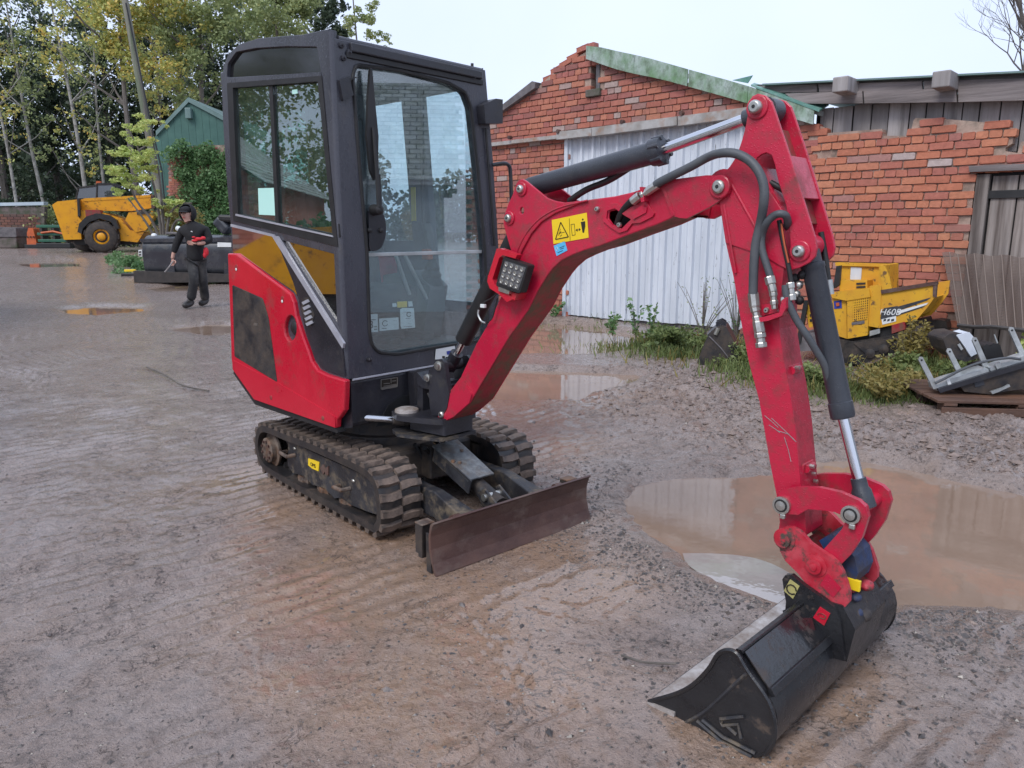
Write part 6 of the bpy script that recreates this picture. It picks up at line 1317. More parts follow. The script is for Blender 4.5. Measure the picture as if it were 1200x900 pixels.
# ---------------------------------------------------------------- yellow tracked dumper in front of the wall
d0 = gpt(1012, 430); DM = fr((d0.x, d0.y, gz(d0.x, d0.y)), -41)
DU = thing('tracked_dumper', DM, 'small yellow tracked dumper with raised skip, rusty rims and striped decal by the brick wall', 'dumper')
df_ = lambda y: onframe(DM, 1, y)
def dpl(name, pts, y0, y1, mat, bevel=.006, parent=None, tr=None):
    f = df_(y0 if tr is None else tr); return MB().prism([f(*p) for p in pts], y0, y1).build(name, M[mat], parent or DU, M=DM, bevel=bevel)
WD = .62
sk = dpl('skip_side', [(1033,342),(1097,332),(1095,348.5),(1087,360),(1074,375),(1031,384)], 0, .02, 'yellow2', .004)
dpl('skip_rim', [(1032,340),(1098,329.5),(1098.5,333.5),(1033,344.5)], -.02, .035, 'rust', .004, sk)
dpl('skip_edge', [(1093.5,333),(1098,332),(1096.5,349),(1093,347)], -.015, .03, 'rust', .004, sk)
dpl('skip_side', [(1033,342),(1097,332),(1095,348.5),(1087,360),(1074,375),(1031,384)], WD-.02, WD, 'yellow2', .004, sk, tr=0)
dpl('skip_floor', [(1035,378),(1073,371),(1090,350),(1087,350),(1071,367),(1035,374)], .02, WD-.02, 'yellow2', .002, sk)
dpl('headboard', [(1030,310),(1034,311),(1034,384),(1029,384)], 0.02, WD, 'yellow2', .004, sk)
dpl('headboard_wing', [(1031,311),(1037,312),(1042,324),(1045,338),(1034,344)], .0, .03, 'yellow2', .004, sk)
dpl('canopy_panel', [(972,313),(1030,313),(1031,345),(972,350)], WD-.30, WD-.27, 'yellow2', .004, tr=0)
dpl('canopy_rim', [(968,308.5),(1031,310.5),(1031,314),(968,312.5)], WD-.33, WD-.22, 'yellow2', .004, tr=0)
dpl('canopy_opening', [(986,314),(999,315),(998,331),(985,329)], WD-.31, WD-.302, 'whitesheet', 0, tr=0)
dpl('rear_panel', [(1019,335),(1033,334),(1031,384.5),(1017,382)], -.01, .5, 'yellow2')
hd = dpl('engine_hood', [(992.5,352),(1019,347),(1016.5,393),(993,397)], -.03, .62, 'yellow2', .008)
dpl('hood_front', [(975,346),(992,351.5),(992.5,397),(983,394),(978,372)], .0, .60, 'yellow2', .006, hd)
dpl('hood_top', [(973,343),(1018,337.5),(1020,348),(992,352.5),(975,349)], -.04, .6, 'yellow2', .006, hd)
dpl('grille_panel', [(1000,352.5),(1017.5,349.5),(1016,374),(999,377.5)], -.032, -.029, 'rubber', 0, hd)
for i in range(7):
    t = (i+.5)/7; dpl('grille_bar', [(1000+17*t-.7,352.5-3*t),(1000+17*t+.7,352.2-3*t),(999+17*t+.7,377-3.4*t),(999+17*t-.7,377.4-3.4*t)], -.038, -.032, 'yellow2', 0, hd, tr=-.03)
for i in range(9):
    t = (i+.5)/9; y = 352.5+25*t; dpl('grille_bar', [(1000-t,y-.6),(1017.5-t,y-3.5),(1017.5-t,y-2.3),(1000-t,y+.6)], -.037, -.033, 'yellow2', 0, hd, tr=-.03)
dpl('number_plate', [(998,378),(1013,375.5),(1013,379),(998,381)], -.036, -.031, 'greyboard', 0, hd)
dpl('blue_label', [(977,353),(986,352),(986.5,361),(977.5,362)], -.006, -.001, 'navy', 0, hd)
dpl('filler_cap', [(979.5,355),(983,354.5),(983.5,358.5),(980,359)], -.02, -.005, 'orange', .002, hd)
dpl('control_box', [(983,328.5),(1016,328.5),(1017,344),(985,346)], .12, .5, 'yellow2', .006)
for i in range(3): dpl('box_slot', [(1003.5,331.5+i*4),(1014,331+i*4),(1014,333.2+i*4),(1003.5,333.8+i*4)], .112, .12, 'rubber', 0)
dpl('lever', [(980,312),(985,311),(983.5,334),(978,338),(976,338)], .08, .13, 'rubber', .006)
dpl('front_housing', [(944,357),(972,355),(974,380),(948,384)], .06, .55, 'yellow2', .006)
for i in range(3): dpl('housing_slot', [(949,362+i*6),(963,361+i*6),(963,364+i*6),(949,365+i*6)], .05, .06, 'rubber', 0)
dpl('front_deck', [(930,392),(975,389),(980,400),(978,410),(932,412)], -.02, .7, 'greyboard', .006)
dpl('side_strut', [(942,352),(947,352),(938,402),(933,402)], -.04, .0, 'rubber', .004)
trk = dpl('crawler_track', [(958,404),(972,396),(1000,400),(1040,394),(1078,382),(1088,384),(1090,394),(1082,404),(1030,421),(1010,428),(975,424),(960,414)], -.03, .20, 'trackedge', .012)
dpl('crawler_track', [(958,404),(972,396),(1078,382),(1088,384),(1090,394),(1082,404),(1010,428),(975,424),(960,414)], .75, .97, 'trackedge', .012, tr=0)
dpl('track_frame', [(1000,402),(1040,397),(1072,391),(1060,401),(1015,415)], -.045, -.03, 'blackrough', .004, trk)
for (px, py, r) in [(1020,414,.05),(1036,409,.05),(1052,404,.05),(1077,392,.09)]:
    a = df_(-.03)(px, py); MB().lathe((a[0], -.03, a[1]), (0, -1, 0), [(0, r), (.02, r), (.025, r*.6), (.03, r*.2)], 14).build('track_roller', M['blackrough'], trk, M=DM)
for i in range(26):
    t = i/25; px, py = (1010+72*t, 428.5-24.5*t); a = df_(-.03)(px, py); MB().box((a[0]-.012, -.035, a[1]-.014), (a[0]+.012, .2, a[1]+.012)).build('track_lug', M['track'], trk, M=DM)
dpl('chassis', [(985,396),(1070,377),(1074,388),(985,408)], .05, .8, 'rubber')
dpl('tail_plate', [(1019,388),(1031,385),(1031,390.5),(1019,394)], .0, .02, 'galv', .002); dpl('side_block', [(1045,381),(1060,377),(1061,386),(1045,391)], -.01, .05, 'redworn', .004)
dpl('decal_stripe', [(1052,359.3),(1091,348.5),(1086,352.2),(1052,364.5)], -.004, -.001, 'cyl', 0, sk); dpl('decal_stripe', [(1052,364.5),(1088,354.5),(1085.5,357.3),(1053,367.8)], -.0045, -.001, 'white', 0, sk); dpl('decal_stripe', [(1032,371.5),(1050,368),(1084.5,358),(1082,360),(1050,370.5),(1032,374.5)], -.004, -.001, 'cyl', 0, sk)
dpl('decal_back', [(1033,366),(1036,361),(1052,358.5),(1052,368.5),(1032,372)], -.004, -.0012, 'cyl', 0, sk)
a = df_(-.005)(1042.5, 366); text_obj('decal_lettering', 'H60B', M['white'], sk, DM @ Matrix.Translation((a[0], -.0055, a[1])) @ Matrix.Rotation(math.pi/2, 4, 'X') @ Matrix.Rotation(math.radians(4), 4, 'Z'), .088, shear=.3)
dpl('decal_back', [(1033,374),(1050,370),(1050,376.5),(1034,380.5)], -.004, -.0012, 'white', 0, sk)
for (x0, x1) in ((1035,1038),(1039.5,1042.5),(1044,1047.5)): dpl('decal_print', [(x0,376.8),(x1,376),(x1+.5,373.4),(x0+.6,374)], -.006, -.004, 'cyl', 0, sk)
# ---------------------------------------------------------------- spare bucket in the weeds
s0 = gpt(838, 434); SB = fr((s0.x, s0.y, gz(s0.x, s0.y)), -18); sbf = onframe(SB, 1, 0)
sb = thing('spare_bucket', SB, 'narrow black digging bucket lying in weeds near the white door', 'bucket')
prf = [(817,425),(823,408),(830,392),(837,385),(845,381),(851,383),(856,392),(862,404),(868,418),(864,427),(852,432),(836,434.5),(822,431)]
q = [sbf(*p) for p in prf]
for y in (0, .40): MB().prism(q, y, y+.02).build('side_plate', M['blackrough'], sb, M=SB, bevel=.003)
wr = [sbf(*p) for p in [(830,392),(837,385),(845,381),(851,383),(856,392),(862,404),(868,418),(864,427)]]; wi = [(x-.02, z-.02) for x, z in wr]; MB().prism(wr+wi[::-1], .02, .40).build('wrapper', M['black'], sb, M=SB)
MB().prism([sbf(*p) for p in [(838,379),(845,376),(850,379),(851,392),(840,394)]], .10, .12).build('bucket_ear', M['black'], sb, M=SB); MB().prism([sbf(*p) for p in [(838,379),(845,376),(850,379),(851,392),(840,394)]], .26, .28).build('bucket_ear', M['black'], sb, M=SB)
A = sbf(838.5, 392); B = sbf(842, 384.5); MB().tube([(A[0], -.012, A[1]), (B[0], -.012, B[1])], .022, 8).build('bucket_pin', M['zinc'], sb, M=SB)
MB().tube([(sbf(831,394)[0], -.004, sbf(831,394)[1]), (sbf(845,408)[0], -.004, sbf(845,408)[1]), (sbf(858,425)[0], -.004, sbf(858,425)[1])], .008, 5).build('weld_seam', M['greyboard'], sb, M=SB)
# ---------------------------------------------------------------- pallet and the attachment lying on it
p0 = gpt(1105, 488); PM = fr((p0.x, p0.y, gz(p0.x, p0.y)), -6)
pal = thing('wooden_pallet', PM, 'wet brown wooden pallet holding a metal attachment at the right edge', 'pallet')
for i in range(6): MB().box((-.05, .005+i*.155, .105+rnd.uniform(-.004, .004)), (1.25, .13+i*.155, .128)).build('deck_plank', M['pallet'], pal, M=PM, bevel=.003)
for x in (.0, .55, 1.1):
    MB().box((x, .0, .083), (x+.10, .93, .105)).build('cross_plank', M['pallet'], pal, M=PM, bevel=.003)
    for y in (.02, .42, .82): MB().box((x, y, .02), (x+.10, y+.10, .083)).build('pallet_block', M['pallet'], pal, M=PM, bevel=.004)
for y in (.02, .42, .82): MB().box((0, y, .0), (1.2, y+.10, .02)).build('base_plank', M['pallet'], pal, M=PM, bevel=.003)
MB().box((-.02, -.012, .01), (1.2, .003, .075)).build('front_board', M['pallet'], pal, M=PM, bevel=.003)
q0 = gpt(1060, 459); bd = MB().box((0, 0, 0), (.55, .06, .03)).build('timber_offcut', M['pallet'], None, M=fr((q0.x, q0.y, gz(q0.x, q0.y)+.01), 25)); tag(bd, 'dark wet timber offcut on the mud left of the pallet', 'timber offcut')
af = onframe(PM, 1, .30)
att = thing('fork_attachment', PM, 'black and galvanised attachment with upright flat prongs lying tilted on the pallet', 'attachment')
def apl(nm, pts, y0, y1, mat, bevel=.003): f = onframe(PM, 1, y0); return MB().prism([f(*p) for p in pts], y0, y1).build(nm, M[mat], att, M=PM, bevel=bevel)
for (bx, by, tx, ty, y) in [(1097,456,1080,420,.22),(1130,447,1113,410,.42),(1159,437,1143,397,.30),(1201,421,1186,385,.36)]:
    w = 3.1; apl('prong', [(bx-w,by),(bx+w,by-1.5),(tx+w,ty+2),(tx+1.5,ty-1.5),(tx-1.5,ty-1.5),(tx-w,ty+2.5)], y, y+.022, 'galv', .004)
    a = onframe(PM, 1, y)(tx, ty+2); MB().cyl((a[0], y-.004, a[1]), (a[0], y+.001, a[1]), .008, 8).build('prong_hole', M['rubber'], att, M=PM)
apl('top_rail', [(1097,451),(1112,445),(1126,441),(1158,432),(1160,438),(1128,448),(1099,458.5)], .24, .40, 'galv'); apl('top_rail', [(1160,431),(1200,417),(1230,410),(1230,418),(1200,427),(1162,438.5)], .24, .36, 'galv')
apl('frame_rail', [(1099,456),(1160,436.5),(1230,416),(1230,422),(1160,443),(1102,460.5)], .21, .24, 'black'); apl('frame_body', [(1125,452),(1160,441),(1230,420),(1230,452),(1190,457),(1160,462),(1130,459)], .24, .55, 'blackrough', .01)
apl('inner_box', [(1140,428),(1156,424),(1158,434),(1142,440)], .40, .5, 'blackrough'); apl('motor_housing', [(1105,397),(1113,391),(1127,390),(1138,404),(1146,420),(1132,424),(1122,421),(1110,411)], .45, .75, 'blackrough', .02)
apl('white_cover', [(1121,393),(1136,389),(1141,395),(1146,414),(1138,418),(1131,407)], .43, .6, 'whitesheet', .012); apl('small_label', [(1122,404),(1125,402.5),(1129,409),(1126.5,410.5)], .425, .43, 'galv', 0)
apl('second_motor', [(1152,407),(1156,403),(1161,405),(1164,402),(1172,404),(1177,420),(1166,424),(1155,420)], .5, .7, 'rubber', .02); apl('wire_end', [(1165,392),(1166,392),(1170,402),(1168.5,402.5)], .5, .51, 'galv', 0)
P_ = [onframe(PM, 1, .20)(*p) for p in [(1096,449),(1108,443),(1125,434),(1145,426),(1165,421.5),(1182,419.5),(1196,421)]]; MB().tube(smooth_path([(x, .20, z) for x, z in P_], 4), .011, 8).build('hydraulic_hose', M['hose'], att, M=PM)
apl('end_bracket', [(1161,459),(1176,454),(1183,450.5),(1184,453),(1170,459.5),(1163,462)], .18, .2, 'galv'); apl('rail_stub', [(1109,443),(1112,442.5),(1115,450),(1111,451)], .23, .26, 'white'); apl('clip', [(1141,446),(1152,444),(1154,451),(1143,454)], .235, .24, 'cyl', .002)
apl('hook', [(1166,427),(1172,424),(1174,430),(1169,433)], .22, .24, 'galv')
# ---------------------------------------------------------------- vegetation in front of the wall
plant('bush', 'yellow brown leafy bush beside the tracked dumper', 1062, 440, .62, .22, 1500, .022, 'leaf_brown', 12)
plant('bush', 'sparse yellow green bush in front of the dumper tracks', 1040, 470, .38, .42, 1400, .020, 'leaf_brown', 14)
plant('bramble', 'green bramble against the mesh panel left of the pallet', 1112, 412, .62, .40, 700, .026, 'leaf_ivy', 9)
plant('seedling', 'young leafy shoot beside the plank door', 1192, 440, .5, .10, 90, .03, 'leaf_fresh', 3)
plant('weed_clump', 'low green weeds under the attachment prongs', 1090, 445, .30, .40, 1200, .026, 'leaf_weed', 10)
plant('weed_clump', 'green clump of weeds just right of the excavator arm', 955, 455, .28, .30, 900, .024, 'leaf_weed', 10)
plant('weed_clump', 'weeds at the foot of the white door left of the spare bucket', 790, 408, .30, .55, 2200, .030, 'leaf_weed', 18)
plant('weed_clump', 'bright green weeds between spare bucket and excavator arm', 872, 437, .32, .30, 900, .024, 'leaf_weed', 10)
for i, (px, py, h, lb) in enumerate([(745,398,.62,'upright leafy stem standing at the edge of the far puddle'), (763,402,.5,'small leafy stem growing from the weeds by the puddle'), (718,392,.35,'dark wet sprig rising from the far puddle by the door')]):
    plant('leafy_stem', lb, px, py, h, .16, 110, .032, 'leaf_ivy', 4, seed=i)
plant('dry_shrub', 'thin twiggy shrub with pale leaves against the white door', 822, 402, .85, .34, 120, .016, 'leaf_olive', 16)
plant('dry_shrub', 'grey green twiggy shrub beside the excavator arm by the door', 862, 400, .95, .30, 150, .016, 'leaf_ivy', 14)
plant('ivy_sprig', 'small green sprig at the barn corner behind the boom', 650, 370, .25, .16, 150, .03, 'leaf_ivy', 5)
# grass and moss along the wall foot: nobody could count it
def tufts(name, spots, mat, seed):
    g = np.random.default_rng(seed); V = []
    for px, py, rx, ry, n, h in spots:
        c = gpt(px, py); x = c.x+g.normal(0, rx, n); y = c.y+g.normal(0, ry, n); z = ground_z(x, y)
        a = g.uniform(0, 6.28, n); hh = h*g.uniform(.3, 1.1, n); w = .006+.005*g.random(n); lx = g.normal(0, .4, n)*hh; ly = g.normal(0, .4, n)*hh
        V.append(np.stack([np.stack([x-w*np.cos(a), y-w*np.sin(a), z-.01], 1), np.stack([x+w*np.cos(a), y+w*np.sin(a), z-.01], 1), np.stack([x+lx+w*.3, y+ly, z+hh], 1), np.stack([x+lx-w*.3, y+ly, z+hh*.98], 1)], 1))
    o = leafobj(name, np.concatenate(V), M[mat]); tag(o, kind='stuff'); return o
tufts('grass', [(775,405,.45,.2,900,.13),(800,418,.3,.15,600,.12),(872,440,.22,.12,500,.13),(888,450,.18,.1,250,.10),(950,455,.22,.12,450,.12),(1000,462,.35,.12,500,.10),(1060,462,.3,.12,500,.10),(1100,440,.3,.2,700,.12),(700,377,.5,.15,150,.10),(915,440,.3,.2,250,.10),(1130,430,.4,.3,600,.14),(1040,470,.4,.10,350,.07)], 'leaf_weed', 8)
tufts('dead_grass', [(795,402,.5,.2,450,.16),(850,425,.4,.2,150,.12),(1000,455,.5,.2,350,.14),(1060,450,.3,.2,350,.16),(1120,420,.4,.3,300,.18)], 'leaf_brown', 9)
# twig on the mud in front
tw = [gpt(728, 768, .01), gpt(750, 775, .012), gpt(765, 777, .008), gpt(792, 778, .010)]; o = MB().tube(smooth_path(tw, 4), .004, 5).build('twig', M['bark']); tag(o, 'thin dark twig lying on the mud left of the bucket', 'twig')
tw = [gpt(172, 430, .01), gpt(195, 440, .03), gpt(215, 452, .02), gpt(245, 458, .01)]; o = MB().tube(smooth_path(tw, 4), .008, 5).build('twig', M['bark']); tag(o, 'dark stick lying on the yard left of the excavator', 'twig')
# bare tree behind the outbuilding
def bare_tree(root, base, h, seed, r0, depth=5, spread=.55, mat='bark', first=None):
    r = random.Random(seed); m = MB()
    def grow(p, d, L_, rr, k):
        pts = [p]; q = p; dd = d.copy()
        for i in range(3):
            dd = (dd+Vector((r.uniform(-.25, .25), r.uniform(-.25, .25), r.uniform(-.05, .2)))).normalized(); q = q+dd*L_/3; pts.append(q)
        m.tube(pts, [rr, rr*.88, rr*.76, rr*.62], 5 if k > 2 else 4, cap=False)
        if k == 0: return
        for i in range(r.choice((2, 3, 3))):
            a = r.uniform(0, 6.28); s = spread*r.uniform(.6, 1.3); nd = (dd+Vector((math.cos(a)*s, math.sin(a)*s, r.uniform(-.1, .35)))).normalized(); grow(pts[r.choice((2, 3, 3))], nd, L_*r.uniform(.6, .82), rr*.55, k-1)
    grow(Vector(base), Vector(first or (0, 0, 1)), h*.34, r0, depth); m.build('branches', M[mat], root, M=Matrix.Identity(4)); return m
b0 = Vector((12.9, 19.5, .3)); bt = thing('bare_tree', fr(b0, 0), 'bare leafless tree rising behind the outbuilding roof at the right', 'tree')
bare_tree(bt, b0, 10.4, 5, .15, 7, .78, 'bark', (-.05, -.05, 1))
# ---------------------------------------------------------------- far left of the yard
t0 = gpt(119, 296); TM = fr((t0.x, t0.y, gz(t0.x, t0.y)), 14)
TH = thing('telehandler', TM, 'yellow telehandler with dark cab and large muddy rear tyre parked by the trees', 'telehandler')
def tp(nm, pts, y0, y1, mat, bevel=.02, parent=None, tr=0): f = onframe(TM, 1, tr); return MB().prism([f(*p) for p in pts], y0, y1).build(nm, M[mat], parent or TH, M=TM, bevel=bevel)
tp('counterweight', [(60,240),(66,236),(91,233.5),(92,254),(97,262),(94,270),(94.5,280.5),(74,281),(70,268)], .1, 2.1, 'yellow')
tp('rear_bumper', [(72,272),(80,280),(76,284),(70,278)], .3, 1.9, 'rubber')
tp('chassis', [(92,246),(118,249),(140,256),(152,270),(168,272),(160,284),(138,282),(128,266),(110,260),(94,270)], .15, 2.0, 'yellow')
tp('underbody', [(80,279),(155,279),(155,287),(85,287)], .4, 1.8, 'rubber')
tb = tp('boom', [(91.5,233),(130,231),(176,228.5),(177,243),(150,247),(118,246.5),(92,247)], .45, 1.0, 'yellow')
tp('boom_edge', [(94,232),(176,227.6),(176,230.5),(94,235.5)], .43, .47, 'yellow', .01, tb); tp('boom_end', [(174,228),(178,228),(179,243.5),(175,244)], .40, 1.05, 'rust', .01, tb)
tp('boom_band', [(90,233),(92.5,233),(94,253),(91,254)], .02, .2, 'rubber', .005)
tp('side_tank', [(150,249),(178,247),(180,257),(170,270),(158,272),(146,258)], .1, .5, 'yellow')
tp('side_stripe', [(160,248.5),(176,247),(176,250),(160,251.5)], .05, .10, 'blackrough', .0)
tp('fender', [(92,272),(94,262),(102,254),(114,250),(128,252),(137,258),(141,268),(137,268),(131,260),(118,256),(106,260),(98,268),(97,274)], -.15, .5, 'rubber')
tp('fender_box', [(100,246),(117,246),(119,251),(101,254)], -.05, .4, 'redworn')
tc_ = tp('cab', [(80,234),(84,219),(91,217.5),(105,216.5),(107,214),(125,214),(129,217),(130,232)], .9, 1.9, 'darkglass', 0)
for pts in ([(79.5,234),(83.5,218.5),(85,218.5),(81.5,234)], [(105,232),(106,214),(107.5,214),(107,232)], [(83,218),(106,215),(106,217.5),(83,220)], [(106,213),(126,213),(129,217),(129,218.5),(124,215.5),(106,216)], [(80,231.5),(131,230),(131,233.5),(80,234.5)], [(128,216),(130.5,217),(132,232),(130,232)]): tp('cab_frame', pts, .86, 1.94, 'rubber', .01, tc_)
tp('beacon', [(103,210),(108,210),(108.5,214),(102.5,214)], 1.2, 1.4, 'orange', .02)
f = onframe(TM, 1, 0)
for (cx, cy, y, nm) in ((119.5, 277, -.15, 'wheel'), (88, 282, 1.6, 'wheel'), (200, 272, 1.75, 'wheel'), (200, 272, -.15, 'wheel')):
    a = f(cx, cy); R0 = abs(f(cx, cy)[1]-f(cx, cy+18.6)[1])
    wt = MB().lathe((a[0], y+.45, R0), (0, -1, 0), [(0, R0*.55), (.0, R0*.88), (.06, R0*.97), (.12, R0), (.33, R0), (.40, R0*.96), (.45, R0*.86), (.45, R0*.5), (.36, R0*.46)], 34).build('wheel', M['tyre'], TH, M=TM)
    MB().lathe((a[0], y+.12, R0), (0, -1, 0), [(0, R0*.5), (.06, R0*.5), (.08, R0*.42), (.02, R0*.36), (.01, R0*.26), (.12, R0*.24), (.14, R0*.20), (.145, R0*.02)], 26).build('rim', M['yellow'], wt, M=TM)
    for i in range(22):
        an = 2*math.pi*i/22; c_ = Vector((a[0]+math.cos(an)*R0*.99, 0, R0+math.sin(an)*R0*.99)); MB().box((-.10, 0, -.02), (.10, .22, .03), Matrix.Translation((c_.x, y+.04+.18*(i % 2), c_.z)) @ Matrix.Rotation(-an+math.pi/2, 4, 'Y')).build('tyre_lug', M['tyre'], wt, M=TM)
# boundary wall with concrete coping, far left
b0 = Vector(((-640)/FPX*39.2, 40, 0)); BWM = fr((b0.x, b0.y, gz(b0.x, b0.y)), 4)
bw = thing('boundary_wall', BWM, 'low dark brick wall with pale coping at the far left under the trees', 'wall')
bf = onframe(BWM, 1, 0); q = [bf(-40,290), bf(52,290), bf(52,242), bf(-40,242)]
MB().prism(q, 0, .3).build('wall', M['concrete'], bw, M=BWM); MB().prism([bf(-40,242), bf(52,240.5), bf(52,236.5), bf(-40,238.5)], -.08, .35).build('coping', M['pvc'], bw, M=BWM, bevel=.02)
chh = .12; cc = 0; bl_meshes = None
mb_ = []
for k in range(12):
    for i in range(30):
        z = q[0][1]+.05+k*.14; x = q[0][0]+(i+(k % 2)*.5)*.33
        if x < q[1][0]-.33 and z < q[2][1]-.12: mb_.append((x, z))
acc = MB()
for x, z in mb_: acc.box((x, -.02-.01*random.random(), z), (x+.30, .0, z+.12))
acc.build('brickwork', M['brickdark'], bw, M=BWM, kind='stuff')
g0 = Vector((-596/FPX*37.2, 38, 0)); o = thing('grey_bin', fr((g0.x, g0.y, gz(g0.x, g0.y)), 3), 'grey covered crate at the far left edge by the wall', 'crate'); gm_ = o
MB().box((-.9, 0, 0), (.55, .9, .55)).build('body', M['concrete'], o, bevel=.04); MB().prism([(-.95, .55), (.6, .55), (.62, 1.0), (-.95, 1.05)], -.05, .95).build('cover', M['greyboard'], o, bevel=.04)
g0 = Vector((-564/FPX*37.2, 38, 0)); o = thing('orange_machine_part', fr((g0.x, g0.y, gz(g0.x, g0.y)), 0), 'small orange and black machine part on the ground left of the telehandler', 'machine part')
MB().prism([(-.30, .15), (-.22, .75), (-.12, 1.0), (.10, .98), (.18, .4), (.2, .15)], 0, .5).build('housing', M['orange'], o, bevel=.04); MB().box((-.4, -.05, .0), (.35, .6, .18)).build('base', M['rubber'], o, bevel=.02)
for i in range(3): MB().cyl((-.2+i*.15, -.06, .55), (-.2+i*.15, .0, .55), .04, 8).build('bolt', M['rubber'], o)
g0 = Vector((-540/FPX*37.2, 38, 0)); o = thing('green_implement', fr((g0.x, g0.y, gz(g0.x, g0.y)), 0), 'dark green farm implement with red arm beside the telehandler rear', 'implement')
for z in (1.0, .62, .3): MB().box((-.75, 0, z), (.9, .12, z+.14)).build('beam', M['green'], o, bevel=.02)
MB().tube([(-.5, -.05, .75), (.1, -.05, .82), (.6, -.05, .7)], .05, 8).build('red_arm', M['orange'], o)
for x in (-.6, 0, .6): MB().box((x, .02, 0), (x+.12, .5, 1.0)).build('upright', M['blackrough'], o, bevel=.01)
MB().box((-.8, -.1, 0), (.9, .5, .25)).build('base', M['rubber'], o, bevel=.03)
# green shed
YS = 33.; SHM = fr((0, YS, gz(0, YS)), 0); sf = onframe(SHM, 1, 0)
sh = thing('green_shed', SHM, 'dark green clad shed gable with pale roof edge behind the ivy', 'shed')
gq = [sf(*p) for p in [(184,290),(184,158),(222,118.5),(300,160),(300,290)]]
def gtop(x):
    (x0, z0), (x1, z1), (x2, z2) = gq[1], gq[2], gq[3]; return z0+(z1-z0)*(x-x0)/(x1-x0) if x < x1 else z1+(z2-z1)*(x-x1)/(x2-x1)
x = gq[0][0]; pw_ = .30
while x < gq[4][0]-.3:
    MB().prism([(x, gq[0][1]), (x+pw_-.008, gq[0][1]), (x+pw_-.008, gtop(x+pw_)), (x, gtop(x))], 0, .04).build('cladding_sheet', M['greenshed'], sh, M=SHM, bevel=.008); x += pw_
MB().prism(gq, .045, .1).build('wall', M['greenshed'], sh, M=SHM)
for a_, b_ in ((1, 2), (2, 3)):
    (x0, z0), (x1, z1) = gq[a_], gq[b_]; MB().prism([(x0, z0-.05), (x1, z1-.05), (x1, z1+.14), (x0, z0+.14)], -.10, 8).build('roof', M['greenroof'], sh, M=SHM)
a = sf(222, 133); MB().box((a[0]-.10, -.22, a[1]-.22), (a[0]+.14, .0, a[1]+.20)).build('vent_box', M['greenroof'], sh, M=SHM, bevel=.02)
# ivy covered brick stub in front of it
iv0 = gpt(235, 300); IVM = fr((iv0.x, iv0.y+2, gz(iv0.x, iv0.y+2)), 0); ivf = onframe(IVM, 1, 0)
iv = thing('ivy_wall', IVM, 'old brick wall smothered in ivy between leaning pole and excavator cab', 'ivy wall')
q = [ivf(*p) for p in [(196,300),(198,190),(208,180),(214,172),(300,168),(300,300)]]; MB().prism(q, 0, .5).build('wall', M['mortar'], iv, M=IVM)
acc = MB(); z = q[0][1]
r = random.Random(3)
while z < q[4][1]:
    x = q[0][0]+(.12 if int(z*10) % 2 else 0)
    while x < q[0][0]+2.2:
        if inpoly(x+.1, z+.04, q): acc.box((x, -.015-.01*r.random(), z), (x+.21, .0, z+.075))
        x += .23
    z += .088
acc.build('brickwork', M['brick'], iv, M=IVM, kind='stuff')
bl_ = []; g = np.random.default_rng(9)
for i in range(230):
    px = g.uniform(199, 300); py = g.uniform(172, 292)
    if px < 213 and 190 < py < 236: continue
    a = IVM @ Vector((*ivf(px, py)[:1], -.05, ivf(px, py)[1])); s = g.uniform(.25, .5); bl_.append((a.x, a.y+g.uniform(-.3, .1), a.z, s, s*.7, s, 1))
leafobj('ivy', leafcloud(g, 34000, bl_, .055, .1, .8, .5), M['leaf_ivy'], iv)
# leaning utility pole
pb = gpt(196, 300); PY = pb.y; pole = lambda px, py: onplane(px, py, Vector((0, PY, 0)), Vector((0, 1, 0)))
pl = thing('utility_pole', fr((pb.x, PY, gz(pb.x, PY)), 0), 'weathered leaning wooden utility pole with small yellow sign', 'utility pole')
A, B = pole(199, 300), pole(144, -14); MB().tube([A, A.lerp(B, .5), B+(B-A)*.15], [.14, .125, .11], 14).build('pole', M['pole'], pl, M=Matrix.Identity(4))
MB().tube([pole(150, 5)-Vector((0, .15, 0)), pole(178, 140)-Vector((0, .17, 0)), pole(192, 200)-Vector((0, .17, 0)), pole(201, 298)-Vector((0, .16, 0))], .03, 6).build('cable', M['rubber'], pl, M=Matrix.Identity(4))
a = pole(178.5, 165); MB().box((a.x-.10, a.y-.17, a.z-.13), (a.x+.10, a.y-.15, a.z+.13)).build('yellow_sign', M['yellow'], pl, M=Matrix.Identity(4), bevel=.01)
# ---------------------------------------------------------------- oil tank on a pallet
k0 = gpt(165, 331); KM = fr((k0.x, k0.y, gz(k0.x, k0.y)), -9); kf = onframe(KM, 1, 0)
tk = thing('plastic_tank', KM, 'black ribbed plastic tank on timber bearers with white labels behind the walking person', 'tank')
q = [kf(*p) for p in [(163,277),(168,275),(275,274),(279,280),(280,312),(276,321),(240,323),(182,323),(170,320),(163,306),(160,290)]]
LEN = 1.1
zb_, zt2 = q[6][1], q[1][1]; cs = rpoly([(.04, zb_), (LEN, zb_), (LEN, zt2), (.04, zt2)], [.25, .10, .30, .60], 10)
MB().prism(cs, q[0][0]+.02, q[3][0], axis=0, smooth=True).build('tank_body', M['tank'], tk, M=KM, bevel=.11, seg=4)
for px in (195, 232, 262):
    f_ = [kf(*p) for p in [(px,296),(px+8,296),(px+9,321),(px,321)]]; MB().prism(f_, .02, .2).build('tank_rib', M['tank'], tk, M=KM, bevel=.03)
f_ = [kf(*p) for p in [(162,280),(275,278),(275,283),(164,284)]]; MB().prism(f_, .03, .07).build('tank_seam', M['tank'], tk, M=KM, bevel=.015)
MB().prism([kf(*p) for p in [(161.5,293),(165.5,292.5),(165.5,301),(161.8,300)]], .02, .05).build('white_label', M['white'], tk, M=KM)
